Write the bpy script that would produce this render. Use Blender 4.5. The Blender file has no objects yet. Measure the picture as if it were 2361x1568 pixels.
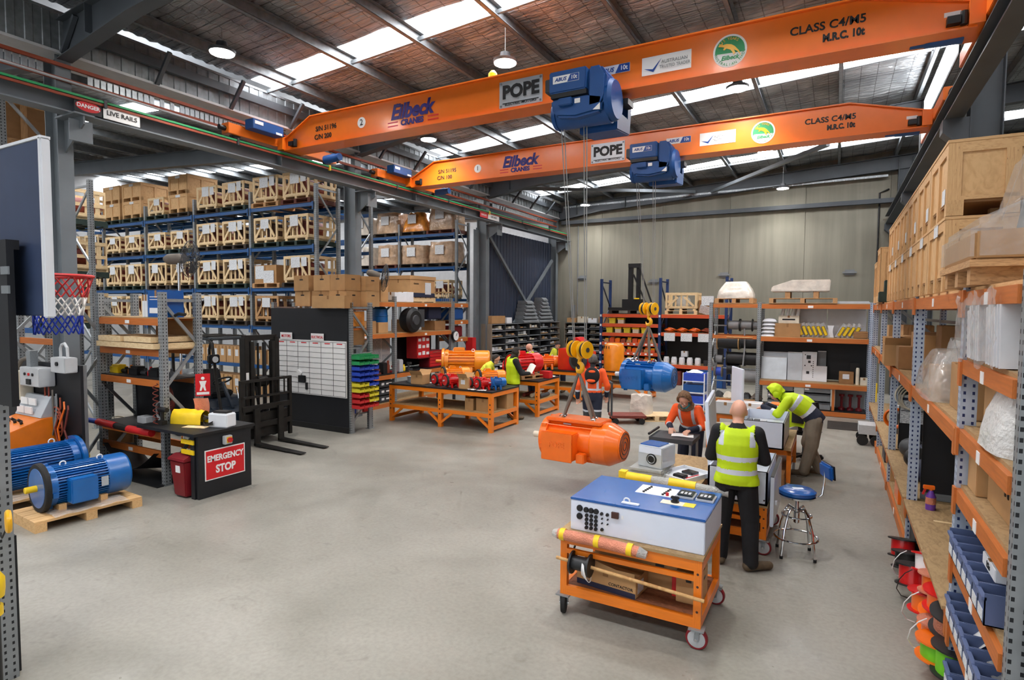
import bpy, bmesh, math, random
from math import sin, cos, pi, radians as R
from mathutils import Vector as V, Matrix, noise as mnoise

S = bpy.context.scene
COL = S.collection
rnd = random.Random(11)

# ------------------------------------------------------------------ camera, world, exposure
YAW, PITCH, ROLL = R(28.9), R(-3.1), R(-0.41)
_f = V((-sin(YAW)*cos(PITCH), cos(YAW)*cos(PITCH), sin(PITCH)))
_r = V((cos(YAW), sin(YAW), 0)); _d = -_r.cross(_f)
_r2 = _r*cos(ROLL)+_d*sin(ROLL); _d2 = -_r*sin(ROLL)+_d*cos(ROLL)
cam = bpy.data.objects.new('camera', bpy.data.cameras.new('camera')); COL.objects.link(cam)
cam.data.sensor_width = 36; cam.data.lens = 1350/2361*36; cam.data.clip_start = .05; cam.data.clip_end = 200
m = Matrix((_r2, -_d2, -_f)).transposed().to_4x4(); m.translation = (0, 0, 2.65)
cam.matrix_world = m
S.camera = cam

W = bpy.data.worlds.new('sky'); S.world = W; W.use_nodes = True
bg = W.node_tree.nodes['Background']; bg.inputs[0].default_value = (.95, .97, 1, 1); bg.inputs[1].default_value = 1.05
SKY_E, LAMP_E = 16.0, 55.0          # roof-light sheets and high-bay lamps
S.view_settings.view_transform = 'Standard'; S.view_settings.look = 'None'
S.view_settings.exposure = 0.3; S.view_settings.gamma = 1; S.view_settings.use_curve_mapping = False
S.cycles.use_denoising = True
S.cycles.max_bounces = 5; S.cycles.diffuse_bounces = 3; S.cycles.glossy_bounces = 2
S.cycles.use_adaptive_sampling = True; S.cycles.adaptive_threshold = .1; S.cycles.adaptive_min_samples = 10
S.cycles.transmission_bounces = 3; S.cycles.transparent_max_bounces = 6
S.cycles.sample_clamp_indirect = 6; S.cycles.caustics_reflective = False; S.cycles.caustics_refractive = False

# ------------------------------------------------------------------ materials
def lin(c):
    return tuple(((x/255)/12.92 if x/255 <= .04045 else ((x/255+.055)/1.055)**2.4) for x in c)
MATS = {}
def M(name, rgb=None, rough=.5, metal=0, var=.06, scale=6, bump=0, bscale=40, alpha=1, coat=0, emit=0, spec=.5):
    if name in MATS: return MATS[name]
    m = bpy.data.materials.new(name); m.use_nodes = True; MATS[name] = m
    n, l = m.node_tree.nodes, m.node_tree.links
    p = n['Principled BSDF']; c = lin(rgb)
    p.inputs['Roughness'].default_value = rough; p.inputs['Metallic'].default_value = metal
    p.inputs['Specular IOR Level'].default_value = spec
    if coat: p.inputs['Coat Weight'].default_value = coat; p.inputs['Coat Roughness'].default_value = .15
    if alpha < 1: p.inputs['Alpha'].default_value = alpha
    if emit:
        p.inputs['Emission Color'].default_value = (*c, 1); p.inputs['Emission Strength'].default_value = emit
    tc = n.new('ShaderNodeTexCoord')
    nz = n.new('ShaderNodeTexNoise'); nz.inputs['Scale'].default_value = scale; nz.inputs['Detail'].default_value = 4
    l.new(tc.outputs['Object'], nz.inputs['Vector'])
    rp = n.new('ShaderNodeValToRGB'); rp.color_ramp.elements[0].position = .3; rp.color_ramp.elements[1].position = .7
    rp.color_ramp.elements[0].color = (*[max(0, x*(1-2*var)) for x in c], 1)
    rp.color_ramp.elements[1].color = (*[min(1, x*(1+var)) for x in c], 1)
    l.new(nz.outputs['Fac'], rp.inputs[0]); l.new(rp.outputs[0], p.inputs['Base Color'])
    if bump:
        b = n.new('ShaderNodeTexNoise'); b.inputs['Scale'].default_value = bscale; b.inputs['Detail'].default_value = 3
        l.new(tc.outputs['Object'], b.inputs['Vector'])
        bm = n.new('ShaderNodeBump'); bm.inputs['Strength'].default_value = bump; bm.inputs['Distance'].default_value = .02
        l.new(b.outputs['Fac'], bm.inputs['Height']); l.new(bm.outputs[0], p.inputs['Normal'])
    return m
def nodes(name): m = MATS[name]; return m, m.node_tree.nodes, m.node_tree.links

def wood(name, rgb, dark, scale=3, knots=True):
    m = M(name, rgb, .65, var=.05); _, n, l = nodes(name)
    p = n['Principled BSDF']; tc = n['Texture Coordinate']
    mp = n.new('ShaderNodeMapping'); mp.inputs['Scale'].default_value = (scale*1.0, scale*1.0, scale*.35)
    l.new(tc.outputs['Object'], mp.inputs[0])
    w = n.new('ShaderNodeTexNoise'); w.inputs['Scale'].default_value = 4; w.inputs['Detail'].default_value = 6; w.inputs['Distortion'].default_value = 1.2
    l.new(mp.outputs[0], w.inputs['Vector'])
    r = n.new('ShaderNodeValToRGB'); a, b = lin(dark), lin(rgb)
    r.color_ramp.elements[0].position = .32; r.color_ramp.elements[0].color = (*a, 1)
    r.color_ramp.elements[1].position = .58; r.color_ramp.elements[1].color = (*b, 1)
    l.new(w.outputs['Fac'], r.inputs[0]); out = r.outputs[0]
    if knots:
        vo = n.new('ShaderNodeTexVoronoi'); vo.inputs['Scale'].default_value = 3.2
        l.new(tc.outputs['Object'], vo.inputs['Vector'])
        k = n.new('ShaderNodeValToRGB'); k.color_ramp.elements[0].position = .035; k.color_ramp.elements[0].color = (.22, .1, .04, 1)
        k.color_ramp.elements[1].position = .085; k.color_ramp.elements[1].color = (1, 1, 1, 1)
        l.new(vo.outputs['Distance'], k.inputs[0])
        mx = n.new('ShaderNodeMixRGB'); mx.blend_type = 'MULTIPLY'; mx.inputs[0].default_value = .8
        l.new(out, mx.inputs[1]); l.new(k.outputs[0], mx.inputs[2]); out = mx.outputs[0]
    l.new(out, p.inputs['Base Color']); return m

# paints and metals
M('orange', (240, 128, 24), .38, var=.05, coat=.2); M('crane', (244, 122, 30), .34, var=.02, coat=.3)
M('motor_orange', (250, 116, 22), .3, var=.03, coat=.4); M('motor_yellow', (240, 142, 20), .35, var=.05, coat=.3)
M('motor_blue', (14, 98, 172), .3, var=.05, coat=.35); M('motor_red', (215, 22, 24), .32, var=.06, coat=.3)
M('hoist_blue', (16, 76, 142), .5, var=.04); M('rack_blue', (20, 80, 140), .4, var=.08)
M('rack_orange', (196, 110, 46), .5, var=.08); M('shelf_red', (214, 84, 42), .5, var=.08)
M('steel', (112, 119, 125), .5, .1, var=.06, scale=2); M('steel_dark', (74, 80, 86), .55, .1, var=.08, scale=2)
M('galv', (158, 164, 168), .42, .55, var=.12, scale=14); M('galv_dull', (128, 134, 138), .5, .4, var=.12, scale=10)
M('chrome', (225, 228, 232), .12, 1, var=.02); M('alu', (205, 210, 214), .3, .75, var=.05)
M('black', (17, 18, 21), .5, var=.1); M('black_board', (21, 23, 29), .55, var=.12, scale=3); M('rubber', (26, 25, 25), .8, var=.1)
M('dark_grey', (58, 60, 64), .55); M('grey', (120, 124, 128), .5); M('lightgrey', (190, 193, 196), .5, var=.04)
M('white', (232, 235, 240), .4, var=.02); M('cab_white', (222, 230, 246), .32, var=.015, coat=.15); M('cream', (222, 214, 194), .6)
M('paint_blue', (24, 88, 164), .22, var=.03, coat=.3); M('yellow', (245, 205, 25), .45); M('gold', (243, 180, 18), .35, coat=.3)
M('red', (205, 32, 36), .45, var=.05); M('bin_red', (128, 24, 34), .45, var=.05); M('green', (40, 150, 90), .5)
M('bin_blue', (44, 78, 190), .45); M('bin_yellow', (228, 214, 60), .5); M('bin_red2', (205, 50, 52), .5); M('bin_grey', (92, 108, 148), .5, var=.04)
M('navy', (26, 34, 62), .6); M('navy_clad', (48, 58, 78), .45, .1, var=.05, scale=1.5)
M('teal', (45, 140, 150), .6); M('fork_black', (38, 36, 34), .5, .3, var=.2, scale=8); M('fork_navy', (26, 40, 56), .45, var=.08)
M('cardboard', (190, 148, 100), .8, var=.06, scale=4); M('cardboard2', (176, 134, 88), .8, var=.06, scale=4); M('cardboard_d', (150, 110, 70), .85)
M('pallet_dark', (58, 50, 44), .8, var=.2); M('pallet_green', (36, 54, 48), .75, var=.15); M('pallet_red', (98, 52, 40), .8, var=.15)
M('rust', (120, 48, 36), .6, var=.2, scale=9); M('oxide', (150, 66, 40), .6, var=.12); M('copper', (232, 148, 118), .35, .2, var=.12, bump=.7, bscale=95)
M('lime', (196, 226, 12), .7, var=.04, bump=.1, bscale=18); M('hiyellow', (226, 232, 70), .75, bump=.1, bscale=18); M('hiorange', (255, 92, 28), .7, bump=.12, bscale=18)
M('reflective', (214, 220, 232), .35, .15, var=.04); M('cloth_black', (22, 22, 26), .85, var=.15, bump=.15, bscale=20)
M('cloth_navy', (30, 36, 56), .85, bump=.15, bscale=20); M('khaki', (140, 128, 112), .85, var=.1, bump=.15, bscale=20)
M('boot', (98, 82, 62), .7, var=.15, scale=20); M('skin', (214, 160, 136), .5, var=.04); M('hair_dark', (46, 36, 30), .75, var=.3, scale=60)
M('hair_brown', (126, 92, 64), .7, var=.35, scale=60); M('hair_grey', (88, 84, 80), .75, var=.3, scale=60)
M('clear_wrap', (222, 222, 220), .14, var=.1, bump=.9, bscale=9, alpha=.38, coat=.8)
M('film', (205, 208, 210), .1, var=.1, bump=.9, bscale=14, alpha=.26, coat=1)
M('milky_wrap', (232, 232, 230), .35, var=.05, bump=.9, bscale=30, alpha=.9, coat=.3)
M('wrap_brown', (196, 164, 134), .22, var=.2, scale=5, bump=.55, bscale=14, coat=.7)
M('wrap_white', (222, 214, 202), .3, var=.1, bump=.5, bscale=12, coat=.5); M('wrap_orange', (240, 150, 62), .25, var=.25, scale=4, bump=.6, bscale=10, coat=.7)
M('bubble', (222, 224, 220), .3, var=.08, bump=1, bscale=75, alpha=.62, coat=.4)
M('strap', (112, 104, 96), .85, var=.1); M('rope', (150, 152, 152), .5, .3); M('black_reel', (30, 31, 33), .45); M('cable_grey', (138, 140, 142), .6)
M('glass_dark', (44, 50, 52), .12, var=.05, coat=.5); M('sign_white', (240, 240, 240), .45, var=.01); M('sign_blue', (22, 70, 150), .45)
M('sign_navy', (40, 30, 120), .4); M('sign_red', (214, 26, 36), .4, var=.01); M('ink', (16, 16, 20), .5); M('plate', (196, 202, 208), .35, .3, var=.03)
M('mat_brown', (52, 46, 42), .9); M('concrete_wall', (150, 146, 132), .85, var=.05); M('daylight', (250, 250, 252), .5, emit=SKY_E, var=0)
M('lampglow', (255, 250, 242), .5, emit=LAMP_E, var=0); M('bakelite', (70, 40, 34), .6); M('net_white', (230, 228, 222), .8); M('net_blue', (30, 60, 170), .8)
M('rim_red', (200, 44, 44), .45); M('board_back', (52, 66, 96), .45, var=.05); M('lime_green', (120, 210, 40), .5); M('purple', (110, 60, 160), .4)
wood('pine', (222, 182, 128), (200, 156, 104)); wood('pine_pale', (232, 206, 162), (212, 178, 130), knots=False)
wood('crate_pine', (214, 172, 120), (196, 150, 100)); wood('ply', (216, 174, 122), (200, 156, 104)); wood('pallet_wood', (196, 152, 104), (160, 118, 76), knots=False)
wood('chipboard', (176, 146, 104), (150, 120, 82), 6, False); wood('ply_dark', (136, 84, 56), (112, 66, 44), 5, False); wood('dowel', (214, 170, 112), (190, 140, 84), 4, False)

# concrete floor: large soft stains, fine speckle, worn semi-gloss
m = M('floor', (150, 147, 138), .4); _, n, l = nodes('floor'); p = n['Principled BSDF']; tc = n['Texture Coordinate']
def nt(sc, det=5, dist=0, src=None):
    t = n.new('ShaderNodeTexNoise'); t.inputs['Scale'].default_value = sc; t.inputs['Detail'].default_value = det
    t.inputs['Distortion'].default_value = dist; l.new((src or tc.outputs['Object']), t.inputs['Vector']); return t
def ramp(src, a, b, ca, cb):
    r = n.new('ShaderNodeValToRGB'); e = r.color_ramp.elements
    e[0].position = a; e[1].position = b; e[0].color = (*ca, 1); e[1].color = (*cb, 1); l.new(src, r.inputs[0]); return r.outputs[0]
def mul(a, b, f=1.0, mode='MULTIPLY'):
    x = n.new('ShaderNodeMixRGB'); x.blend_type = mode; x.inputs[0].default_value = f
    l.new(a, x.inputs[1]); l.new(b, x.inputs[2]); return x.outputs[0]
base = ramp(nt(.55, 6, .6).outputs['Fac'], .3, .72, lin((134, 131, 122)), lin((164, 161, 152)))
spk = ramp(nt(26, 6).outputs['Fac'], .3, .62, (.8, .8, .78), (1, 1, 1)); spot = ramp(nt(5.5, 8, 1.5).outputs['Fac'], .22, .4, (.66, .65, .63), (1, 1, 1))
l.new(mul(mul(base, spk, .7), spot, .6), p.inputs['Base Color'])
l.new(ramp(nt(1.7, 4).outputs['Fac'], .3, .7, (.27,)*3, (.5,)*3), p.inputs['Roughness'])

m, n, l = nodes('concrete_wall'); p = n['Principled BSDF']; tc = n['Texture Coordinate']
mp = n.new('ShaderNodeMapping'); mp.inputs['Scale'].default_value = (3.2, 3.2, .16); l.new(tc.outputs['Object'], mp.inputs[0])
st = ramp(nt(1.6, 6, .3, mp.outputs[0]).outputs['Fac'], .3, .7, lin((126, 123, 111)), lin((142, 139, 126)))
l.new(mul(st, ramp(nt(.8, 5).outputs['Fac'], .3, .7, (.88, .88, .87), (1, 1, 1)), .8), p.inputs['Base Color'])

# foil-faced roof blanket held by wire mesh
m = M('foil', (150, 148, 144), .32, .6); _, n, l = nodes('foil'); p = n['Principled BSDF']; tc = n['Texture Coordinate']
mp = n.new('ShaderNodeMapping'); mp.inputs['Scale'].default_value = (1.6, 9, 1); l.new(tc.outputs['Object'], mp.inputs[0])
br = n.new('ShaderNodeTexBrick'); br.offset = 0; br.inputs['Scale'].default_value = 1; br.inputs['Mortar Size'].default_value = .009
br.inputs['Brick Width'].default_value = .3; br.inputs['Row Height'].default_value = .16
br.inputs['Color1'].default_value = br.inputs['Color2'].default_value = (1, 1, 1, 1); br.inputs['Mortar'].default_value = (.3, .29, .28, 1)
l.new(tc.outputs['Object'], br.inputs['Vector'])
base = ramp(nt(1.3, 4, .5).outputs['Fac'], .3, .72, lin((128, 133, 138)), lin((196, 202, 206)))
l.new(mul(base, br.outputs[0], .8), p.inputs['Base Color'])
bm = n.new('ShaderNodeBump'); bm.inputs['Strength'].default_value = 1.0; bm.inputs['Distance'].default_value = .07
l.new(nt(2.5, 5, .8, mp.outputs[0]).outputs['Fac'], bm.inputs['Height']); l.new(bm.outputs[0], p.inputs['Normal'])

def holes(name, rgb, hole, metal=.3, pitch=20, off=.024, w=.007):      # perforated racking post, post axis = local z
    m = M(name, rgb, .45, metal, var=.08); _, n, l = nodes(name); p = n['Principled BSDF']; tc = n['Texture Coordinate']
    sp = n.new('ShaderNodeSeparateXYZ'); l.new(tc.outputs['Object'], sp.inputs[0])
    def mt(op, a, b=None):
        t = n.new('ShaderNodeMath'); t.operation = op
        l.new(a, t.inputs[0])
        if b is not None:
            if isinstance(b, (int, float)): t.inputs[1].default_value = b
            else: l.new(b, t.inputs[1])
        return t.outputs[0]
    def near(ax): return mt('LESS_THAN', mt('ABSOLUTE', mt('SUBTRACT', mt('ABSOLUTE', sp.outputs[ax]), off)), w)
    zz = mt('LESS_THAN', mt('FRACT', mt('MULTIPLY', sp.outputs[2], pitch)), .42)
    k = mt('MULTIPLY', mt('MAXIMUM', near(0), near(1)), zz)
    old = p.inputs['Base Color'].links[0].from_socket
    x = n.new('ShaderNodeMixRGB'); l.new(k, x.inputs[0]); l.new(old, x.inputs[1]); x.inputs[2].default_value = (*lin(hole), 1)
    l.new(x.outputs[0], p.inputs['Base Color'])
holes('post_galv', (150, 155, 158), (34, 36, 40)); holes('post_white', (178, 190, 208), (22, 40, 92), .1)
holes('post_navy', (34, 60, 112), (20, 26, 44), .1)

def lines(name, bgc, ink, sx, sz, dens=.55):       # printed sheet: broken lines of small type
    m = M(name, bgc, .55, var=.02); _, n, l = nodes(name); p = n['Principled BSDF']; tc = n['Texture Coordinate']
    mp = n.new('ShaderNodeMapping'); mp.inputs['Scale'].default_value = (sx, sx, sz); l.new(tc.outputs['Object'], mp.inputs[0])
    t = n.new('ShaderNodeTexNoise'); t.inputs['Scale'].default_value = 1; t.inputs['Detail'].default_value = 1; l.new(mp.outputs[0], t.inputs['Vector'])
    r = n.new('ShaderNodeValToRGB'); r.color_ramp.interpolation = 'CONSTANT'
    r.color_ramp.elements[0].color = (*lin(bgc), 1); r.color_ramp.elements[1].position = dens; r.color_ramp.elements[1].color = (*lin(ink), 1)
    l.new(t.outputs['Fac'], r.inputs[0]); l.new(r.outputs[0], p.inputs['Base Color'])
lines('paper', (232, 235, 238), (160, 164, 172), 10, 55)

# ------------------------------------------------------------------ mesh builder
class B:
    def __init__(s): s.v, s.f, s.mi, s.m = [], [], [], 0
    def add(s, vs, fs):
        o = len(s.v); s.v += [tuple(x) for x in vs]; s.f += [tuple(i+o for i in f) for f in fs]; s.mi += [s.m]*len(fs); return s
    def box(s, x0, x1, y0, y1, z0, z1):
        return s.add([(x0, y0, z0), (x1, y0, z0), (x1, y1, z0), (x0, y1, z0), (x0, y0, z1), (x1, y0, z1), (x1, y1, z1), (x0, y1, z1)],
                     [(0, 3, 2, 1), (4, 5, 6, 7), (0, 1, 5, 4), (1, 2, 6, 5), (2, 3, 7, 6), (3, 0, 4, 7)])
    def cbox(s, x, y, z, w, d, h): return s.box(x-w/2, x+w/2, y-d/2, y+d/2, z, z+h)
    def bar(s, p, q, w, h, up=(0, 0, 1)):
        p, q, up = V(p), V(q), V(up); a = (q-p).normalized()
        if abs(a.dot(up)) > .98: up = V((0, 1, 0))
        x = a.cross(up).normalized(); u = x.cross(a)
        vs = [c+x*i*w/2+u*j*h/2 for c in (p, q) for i, j in ((-1, -1), (1, -1), (1, 1), (-1, 1))]
        return s.add(vs, [(0, 1, 2, 3), (7, 6, 5, 4), (0, 4, 5, 1), (1, 5, 6, 2), (2, 6, 7, 3), (3, 7, 4, 0)])
    def cyl(s, p, q, r, r2=None, n=16, cap=True): return s.lathe(p, q, [(0, r), (1, r if r2 is None else r2)], n, cap)
    def lathe(s, p, q, prof, n=20, cap=True):       # prof: (fraction along p->q, radius)
        p, q = V(p), V(q); a = q-p; d = a.normalized(); t = V((0, 0, 1)) if abs(d.z) < .9 else V((1, 0, 0))
        x = d.cross(t).normalized(); y = d.cross(x)
        vs = []; fs = []
        for h, r in prof:
            c = p+a*h
            for i in range(n): an = 2*pi*i/n; vs.append(c+x*cos(an)*r+y*sin(an)*r)
        for k in range(len(prof)-1):
            for i in range(n): j = (i+1) % n; fs.append((k*n+i, k*n+j, k*n+n+j, k*n+n+i))
        if cap: fs.append(tuple(range(n-1, -1, -1))); fs.append(tuple(range((len(prof)-1)*n, len(prof)*n)))
        return s.add(vs, fs)
    def tube(s, pts, r, n=8, closed=False):
        pts = [V(p) for p in pts]; N = len(pts); vs = []; fs = []; x = None
        for k in range(N):
            a = (pts[(k+1) % N]-pts[k-1]) if closed or 0 < k < N-1 else (pts[1]-pts[0] if k == 0 else pts[-1]-pts[-2])
            a.normalize(); t = x if x is not None else (V((0, 0, 1)) if abs(a.z) < .9 else V((1, 0, 0)))
            if x is None: x = a.cross(t).normalized()
            else:
                x = x-a*x.dot(a)
                x = x.normalized() if x.length > 1e-6 else a.cross(V((0, 0, 1))).normalized()
            y = a.cross(x); rr = r[k] if isinstance(r, (list, tuple)) else r
            for i in range(n): an = 2*pi*i/n; vs.append(pts[k]+x*cos(an)*rr+y*sin(an)*rr)
        for k in range(N if closed else N-1):
            for i in range(n): j = (i+1) % n; k2 = (k+1) % N; fs.append((k*n+i, k*n+j, k2*n+j, k2*n+i))
        if not closed: fs.append(tuple(range(n-1, -1, -1))); fs.append(tuple(range((N-1)*n, N*n)))
        return s.add(vs, fs)
    def ring(s, c, r, t, axis=(0, 0, 1), n=24, m=8):
        d = V(axis).normalized(); k = V((0, 0, 1)) if abs(d.z) < .9 else V((1, 0, 0)); x = d.cross(k).normalized(); y = d.cross(x); c = V(c)
        return s.tube([c+x*cos(2*pi*i/n)*r+y*sin(2*pi*i/n)*r for i in range(n)], t, m, True)
    def prism(s, poly, ax, a, b):                    # poly in the two other axes, extruded from a to b along ax
        def P(u, w, c): return {'x': (c, u, w), 'y': (u, c, w), 'z': (u, w, c)}[ax]
        n = len(poly); area = sum(poly[i][0]*poly[(i+1) % n][1]-poly[(i+1) % n][0]*poly[i][1] for i in range(n))
        if (area > 0) == (ax == 'y'): poly = poly[::-1]
        vs = [P(u, w, a) for u, w in poly]+[P(u, w, b) for u, w in poly]
        return s.add(vs, [tuple(range(n-1, -1, -1)), tuple(range(n, 2*n))]+[(i, (i+1) % n, n+(i+1) % n, n+i) for i in range(n)])
    def grid(s, nx, ny, fn):
        vs = [fn(i/nx, j/ny) for j in range(ny+1) for i in range(nx+1)]
        return s.add(vs, [(j*(nx+1)+i, j*(nx+1)+i+1, (j+1)*(nx+1)+i+1, (j+1)*(nx+1)+i) for j in range(ny) for i in range(nx)])
    def sph(s, c, rx, ry=None, rz=None, n=16, m=10):
        ry = ry or rx; rz = rz or rx; vs = [(c[0], c[1], c[2]-rz)]
        for j in range(1, m):
            t = -pi/2+pi*j/m
            vs += [(c[0]+rx*cos(t)*cos(2*pi*i/n), c[1]+ry*cos(t)*sin(2*pi*i/n), c[2]+rz*sin(t)) for i in range(n)]
        vs.append((c[0], c[1], c[2]+rz)); fs = [(0, 1+(i+1) % n, 1+i) for i in range(n)]
        for j in range(m-2):
            for i in range(n): k = (i+1) % n; fs.append((1+j*n+i, 1+j*n+k, 1+j*n+n+k, 1+j*n+n+i))
        L = len(vs)-1; o = 1+(m-2)*n
        return s.add(vs, fs+[(o+i, o+(i+1) % n, L) for i in range(n)])
    def mesh(s, name, mats, bevel=0, seg=2, ang=32):
        me = bpy.data.meshes.new(name); me.from_pydata(s.v, [], s.f)
        for k in (mats if isinstance(mats, (list, tuple)) else [mats]): me.materials.append(MATS[k])
        if any(s.mi): me.polygons.foreach_set('material_index', s.mi)
        if bevel:
            bm = bmesh.new(); bm.from_mesh(me)
            es = [e for e in bm.edges if len(e.link_faces) == 2 and e.calc_face_angle(0) > .5]
            bmesh.ops.bevel(bm, geom=es, offset=bevel, segments=seg, affect='EDGES', clamp_overlap=True)
            bm.to_mesh(me); bm.free()
        me.polygons.foreach_set('use_smooth', [True]*len(me.polygons)); me.set_sharp_from_angle(angle=R(ang)); me.update()
        return me
    def build(s, name, mats, parent=None, bevel=0, loc=None, rot=None, ang=32):
        return put(name, s.mesh(name, mats, bevel, ang=ang), parent, loc, rot)
def put(name, me, parent=None, loc=None, rot=None, sc=None):
    o = bpy.data.objects.new(name, me); COL.objects.link(o); o.parent = parent
    if loc: o.location = loc
    if rot: o.rotation_euler = rot
    if sc: o.scale = sc
    return o
def tag(o, label, cat, group=None, kind=None):
    o['label'] = label
    if cat: o['category'] = cat
    if group: o['group'] = group
    if kind: o['kind'] = kind
    return o
def T(name, label, cat, loc=(0, 0, 0), rz=0, group=None):
    o = bpy.data.objects.new(name, None); COL.objects.link(o); o.location = loc; o.rotation_euler = (0, 0, rz); o.empty_display_size = .1
    return tag(o, label, cat, group)
def struct(o, label=None):
    o['kind'] = 'structure'
    if label: o['label'] = label
    return o
def dup(root, loc, rz=0, label=None, group=None):
    kids = {}
    for c in bpy.data.objects:
        if c.parent: kids.setdefault(c.parent.name, []).append(c)
    def cp(o, par):
        c = o.copy(); COL.objects.link(c); c.parent = par
        for k in kids.get(o.name, []): cp(k, c)
        return c
    r = cp(root, None); r.location = loc; r.rotation_euler = (0, 0, rz)
    if label: r['label'] = label
    if group: r['group'] = group
    return r
def one(b, name, mats, label, cat, loc=(0, 0, 0), rz=0, group=None, bevel=0, ang=32):
    return tag(b.build(name, mats, None, bevel, loc, (0, 0, rz), ang), label, cat, group)
FACE = {'-y': (pi/2, 0, 0), '+x': (pi/2, 0, pi/2), '-x': (pi/2, 0, -pi/2), 'up': (0, 0, 0), '+y': (pi/2, 0, pi)}
def txt(s, size, mat, parent, loc, face='-y', bold=0, shear=0, align='CENTER', sx=1, name='lettering', turn=None, ext=.0015, space=1):
    c = bpy.data.curves.new('t', 'FONT'); c.body = s; c.size = size; c.align_x = align; c.align_y = 'CENTER'
    c.offset = bold; c.shear = shear; c.extrude = ext; c.space_character = space; c.resolution_u = 3
    o = bpy.data.objects.new('t', c); me = bpy.data.meshes.new_from_object(o); bpy.data.objects.remove(o); bpy.data.curves.remove(c)
    me.materials.clear(); me.materials.append(MATS[mat]); me.name = name
    if sx != 1:
        for v in me.vertices: v.co.x *= sx
    r = FACE[face] if isinstance(face, str) else face
    if turn is not None: r = turn
    return put(name, me, parent, loc, r)
ORD = ['first', 'second', 'third', 'fourth', 'fifth', 'sixth', 'seventh', 'eighth', 'ninth', 'tenth', 'eleventh', 'twelfth']
# ================================================================== SETTING
XW, YB = 6.5, 22.2
RZ = lambda x: 7+.06*(x+10)                       # main roof rises to the right
LZ = lambda x: 7+.06*(-10.6-x)                    # store bay roof rises to the left
struct(B().box(-27, XW, -7, YB, -.12, 0).build('floor', 'floor'), 'grey power-floated concrete workshop floor')
wb = struct(B().box(-10.4, XW, YB, YB+.12, 0, 7.9).build('wall_back', 'concrete_wall'), 'tall streaked concrete end wall')
xs = [-10.3, -8.2, -5.8, -3.4, -1.0, 1.4, 3.8, 6.4]
for a, b in zip(xs, xs[1:]):
    B().box(a+.006, b-.006, YB-.03, YB, 0, 7.9).build('concrete_panel', 'concrete_wall', wb)
struct(B().box(-27, -10.4, YB, YB+.12, 0, 8).build('wall_back_store', 'lightgrey'), 'pale end wall of the store bay')
struct(B().box(-27.1, -27, -7, YB, 0, 8.2).build('wall_left', 'lightgrey'), 'far side wall of the store bay')
struct(B().box(XW, XW+.1, -7, YB, 0, 8.2).build('wall_right', 'grey'), 'side wall behind the right hand racks')
wf = struct(B().box(-27, -12, -7.1, -7, 0, 8.2).box(4, XW, -7.1, -7, 0, 8.2).box(-12, 4, -7.1, -7, 5.6, 8.2).build('wall_front', 'grey'), 'entrance wall with a wide open doorway')
# navy clad partition between the two rear columns: ribbed sheet
b = B(); prof = []
y = 16.55
while y < 22.1: prof += [(y, 0), (y+.13, 0), (y+.15, .03), (y+.2, .03)]; y += .22
vs = [(-10.32+d, yy, z) for yy, d in prof for z in (0, 5.3)]
b.add(vs, [(2*i, 2*i+2, 2*i+3, 2*i+1) for i in range(len(prof)-1)]); b.box(-10.5, -10.34, 16.5, YB, 0, 5.3)
struct(b.build('wall_left_partition', 'navy_clad', ang=10), 'navy ribbed metal partition wall')
# roofs: blanket sheets between the roof-light strips
STR = [(-4.6, -3.9), (1.55, 2.2), (7.64, 8.24), (13.3, 13.95), (19.7, 20.35)]  # first two strips are unseen, added at bay spacing to light the front
edges = [-7]+[e for s in STR for e in s]+[YB]
def roof(x0, x1, zf, nx):
    b = B()
    for y0, y1 in zip(edges[::2], edges[1::2]):
        ny = max(2, int((y1-y0)/.065))
        def fn(u, v):
            x = x0+(x1-x0)*u; y = y0+(y1-y0)*v
            z = zf(x)+.012*sin(y*2*pi/.2)+.035*(mnoise.noise(V((x*1.3, y*.8, 3)))) + .02*mnoise.noise(V((x*3, y*6, 9)))
            return (x, y, z)
        b.grid(nx, ny, fn)
    return struct(b.build('ceiling', 'foil', ang=180), 'foil lined roof sheets under wire mesh')
c1 = roof(-10.0, XW, RZ, 44); c2 = roof(-27, -10.6, LZ, 30)
B().box(-27, XW, -7, YB, 8.5, 8.6).build('roof_cover', 'grey', c1)
def purlin(x, z, par):
    b = B(); b.box(x-.003, x+.003, -7, YB, z-.2, z-.01).box(x-.003, x+.075, -7, YB, z-.2, z-.194).box(x-.003, x+.075, -7, YB, z-.016, z-.01)
    b.box(x+.07, x+.075, -7, YB, z-.2, z-.175); return b.build('purlin', 'galv_dull', par)
PX = [-9.3, -7.75, -6.25, -4.75, -3.2, -1.65, -.1, 1.45, 3.0, 4.6]
for x in PX: purlin(x, RZ(x), c1)
PL = [-11.6, -13.1, -14.6, -16.1, -17.6, -19.1, -20.6, -22.1, -23.6, -25.1]
for x in PL: purlin(x, LZ(x), c2)
for y0, y1 in STR[1:]:                               # slim bridging rod along each strip
    B().bar((-10, (y0+y1)/2+.08, RZ(-10)-.1), (XW, (y0+y1)/2+.08, RZ(XW)-.1), .05, .06).build('bridging_rod', 'galv_dull', c1)
k = 0
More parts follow.
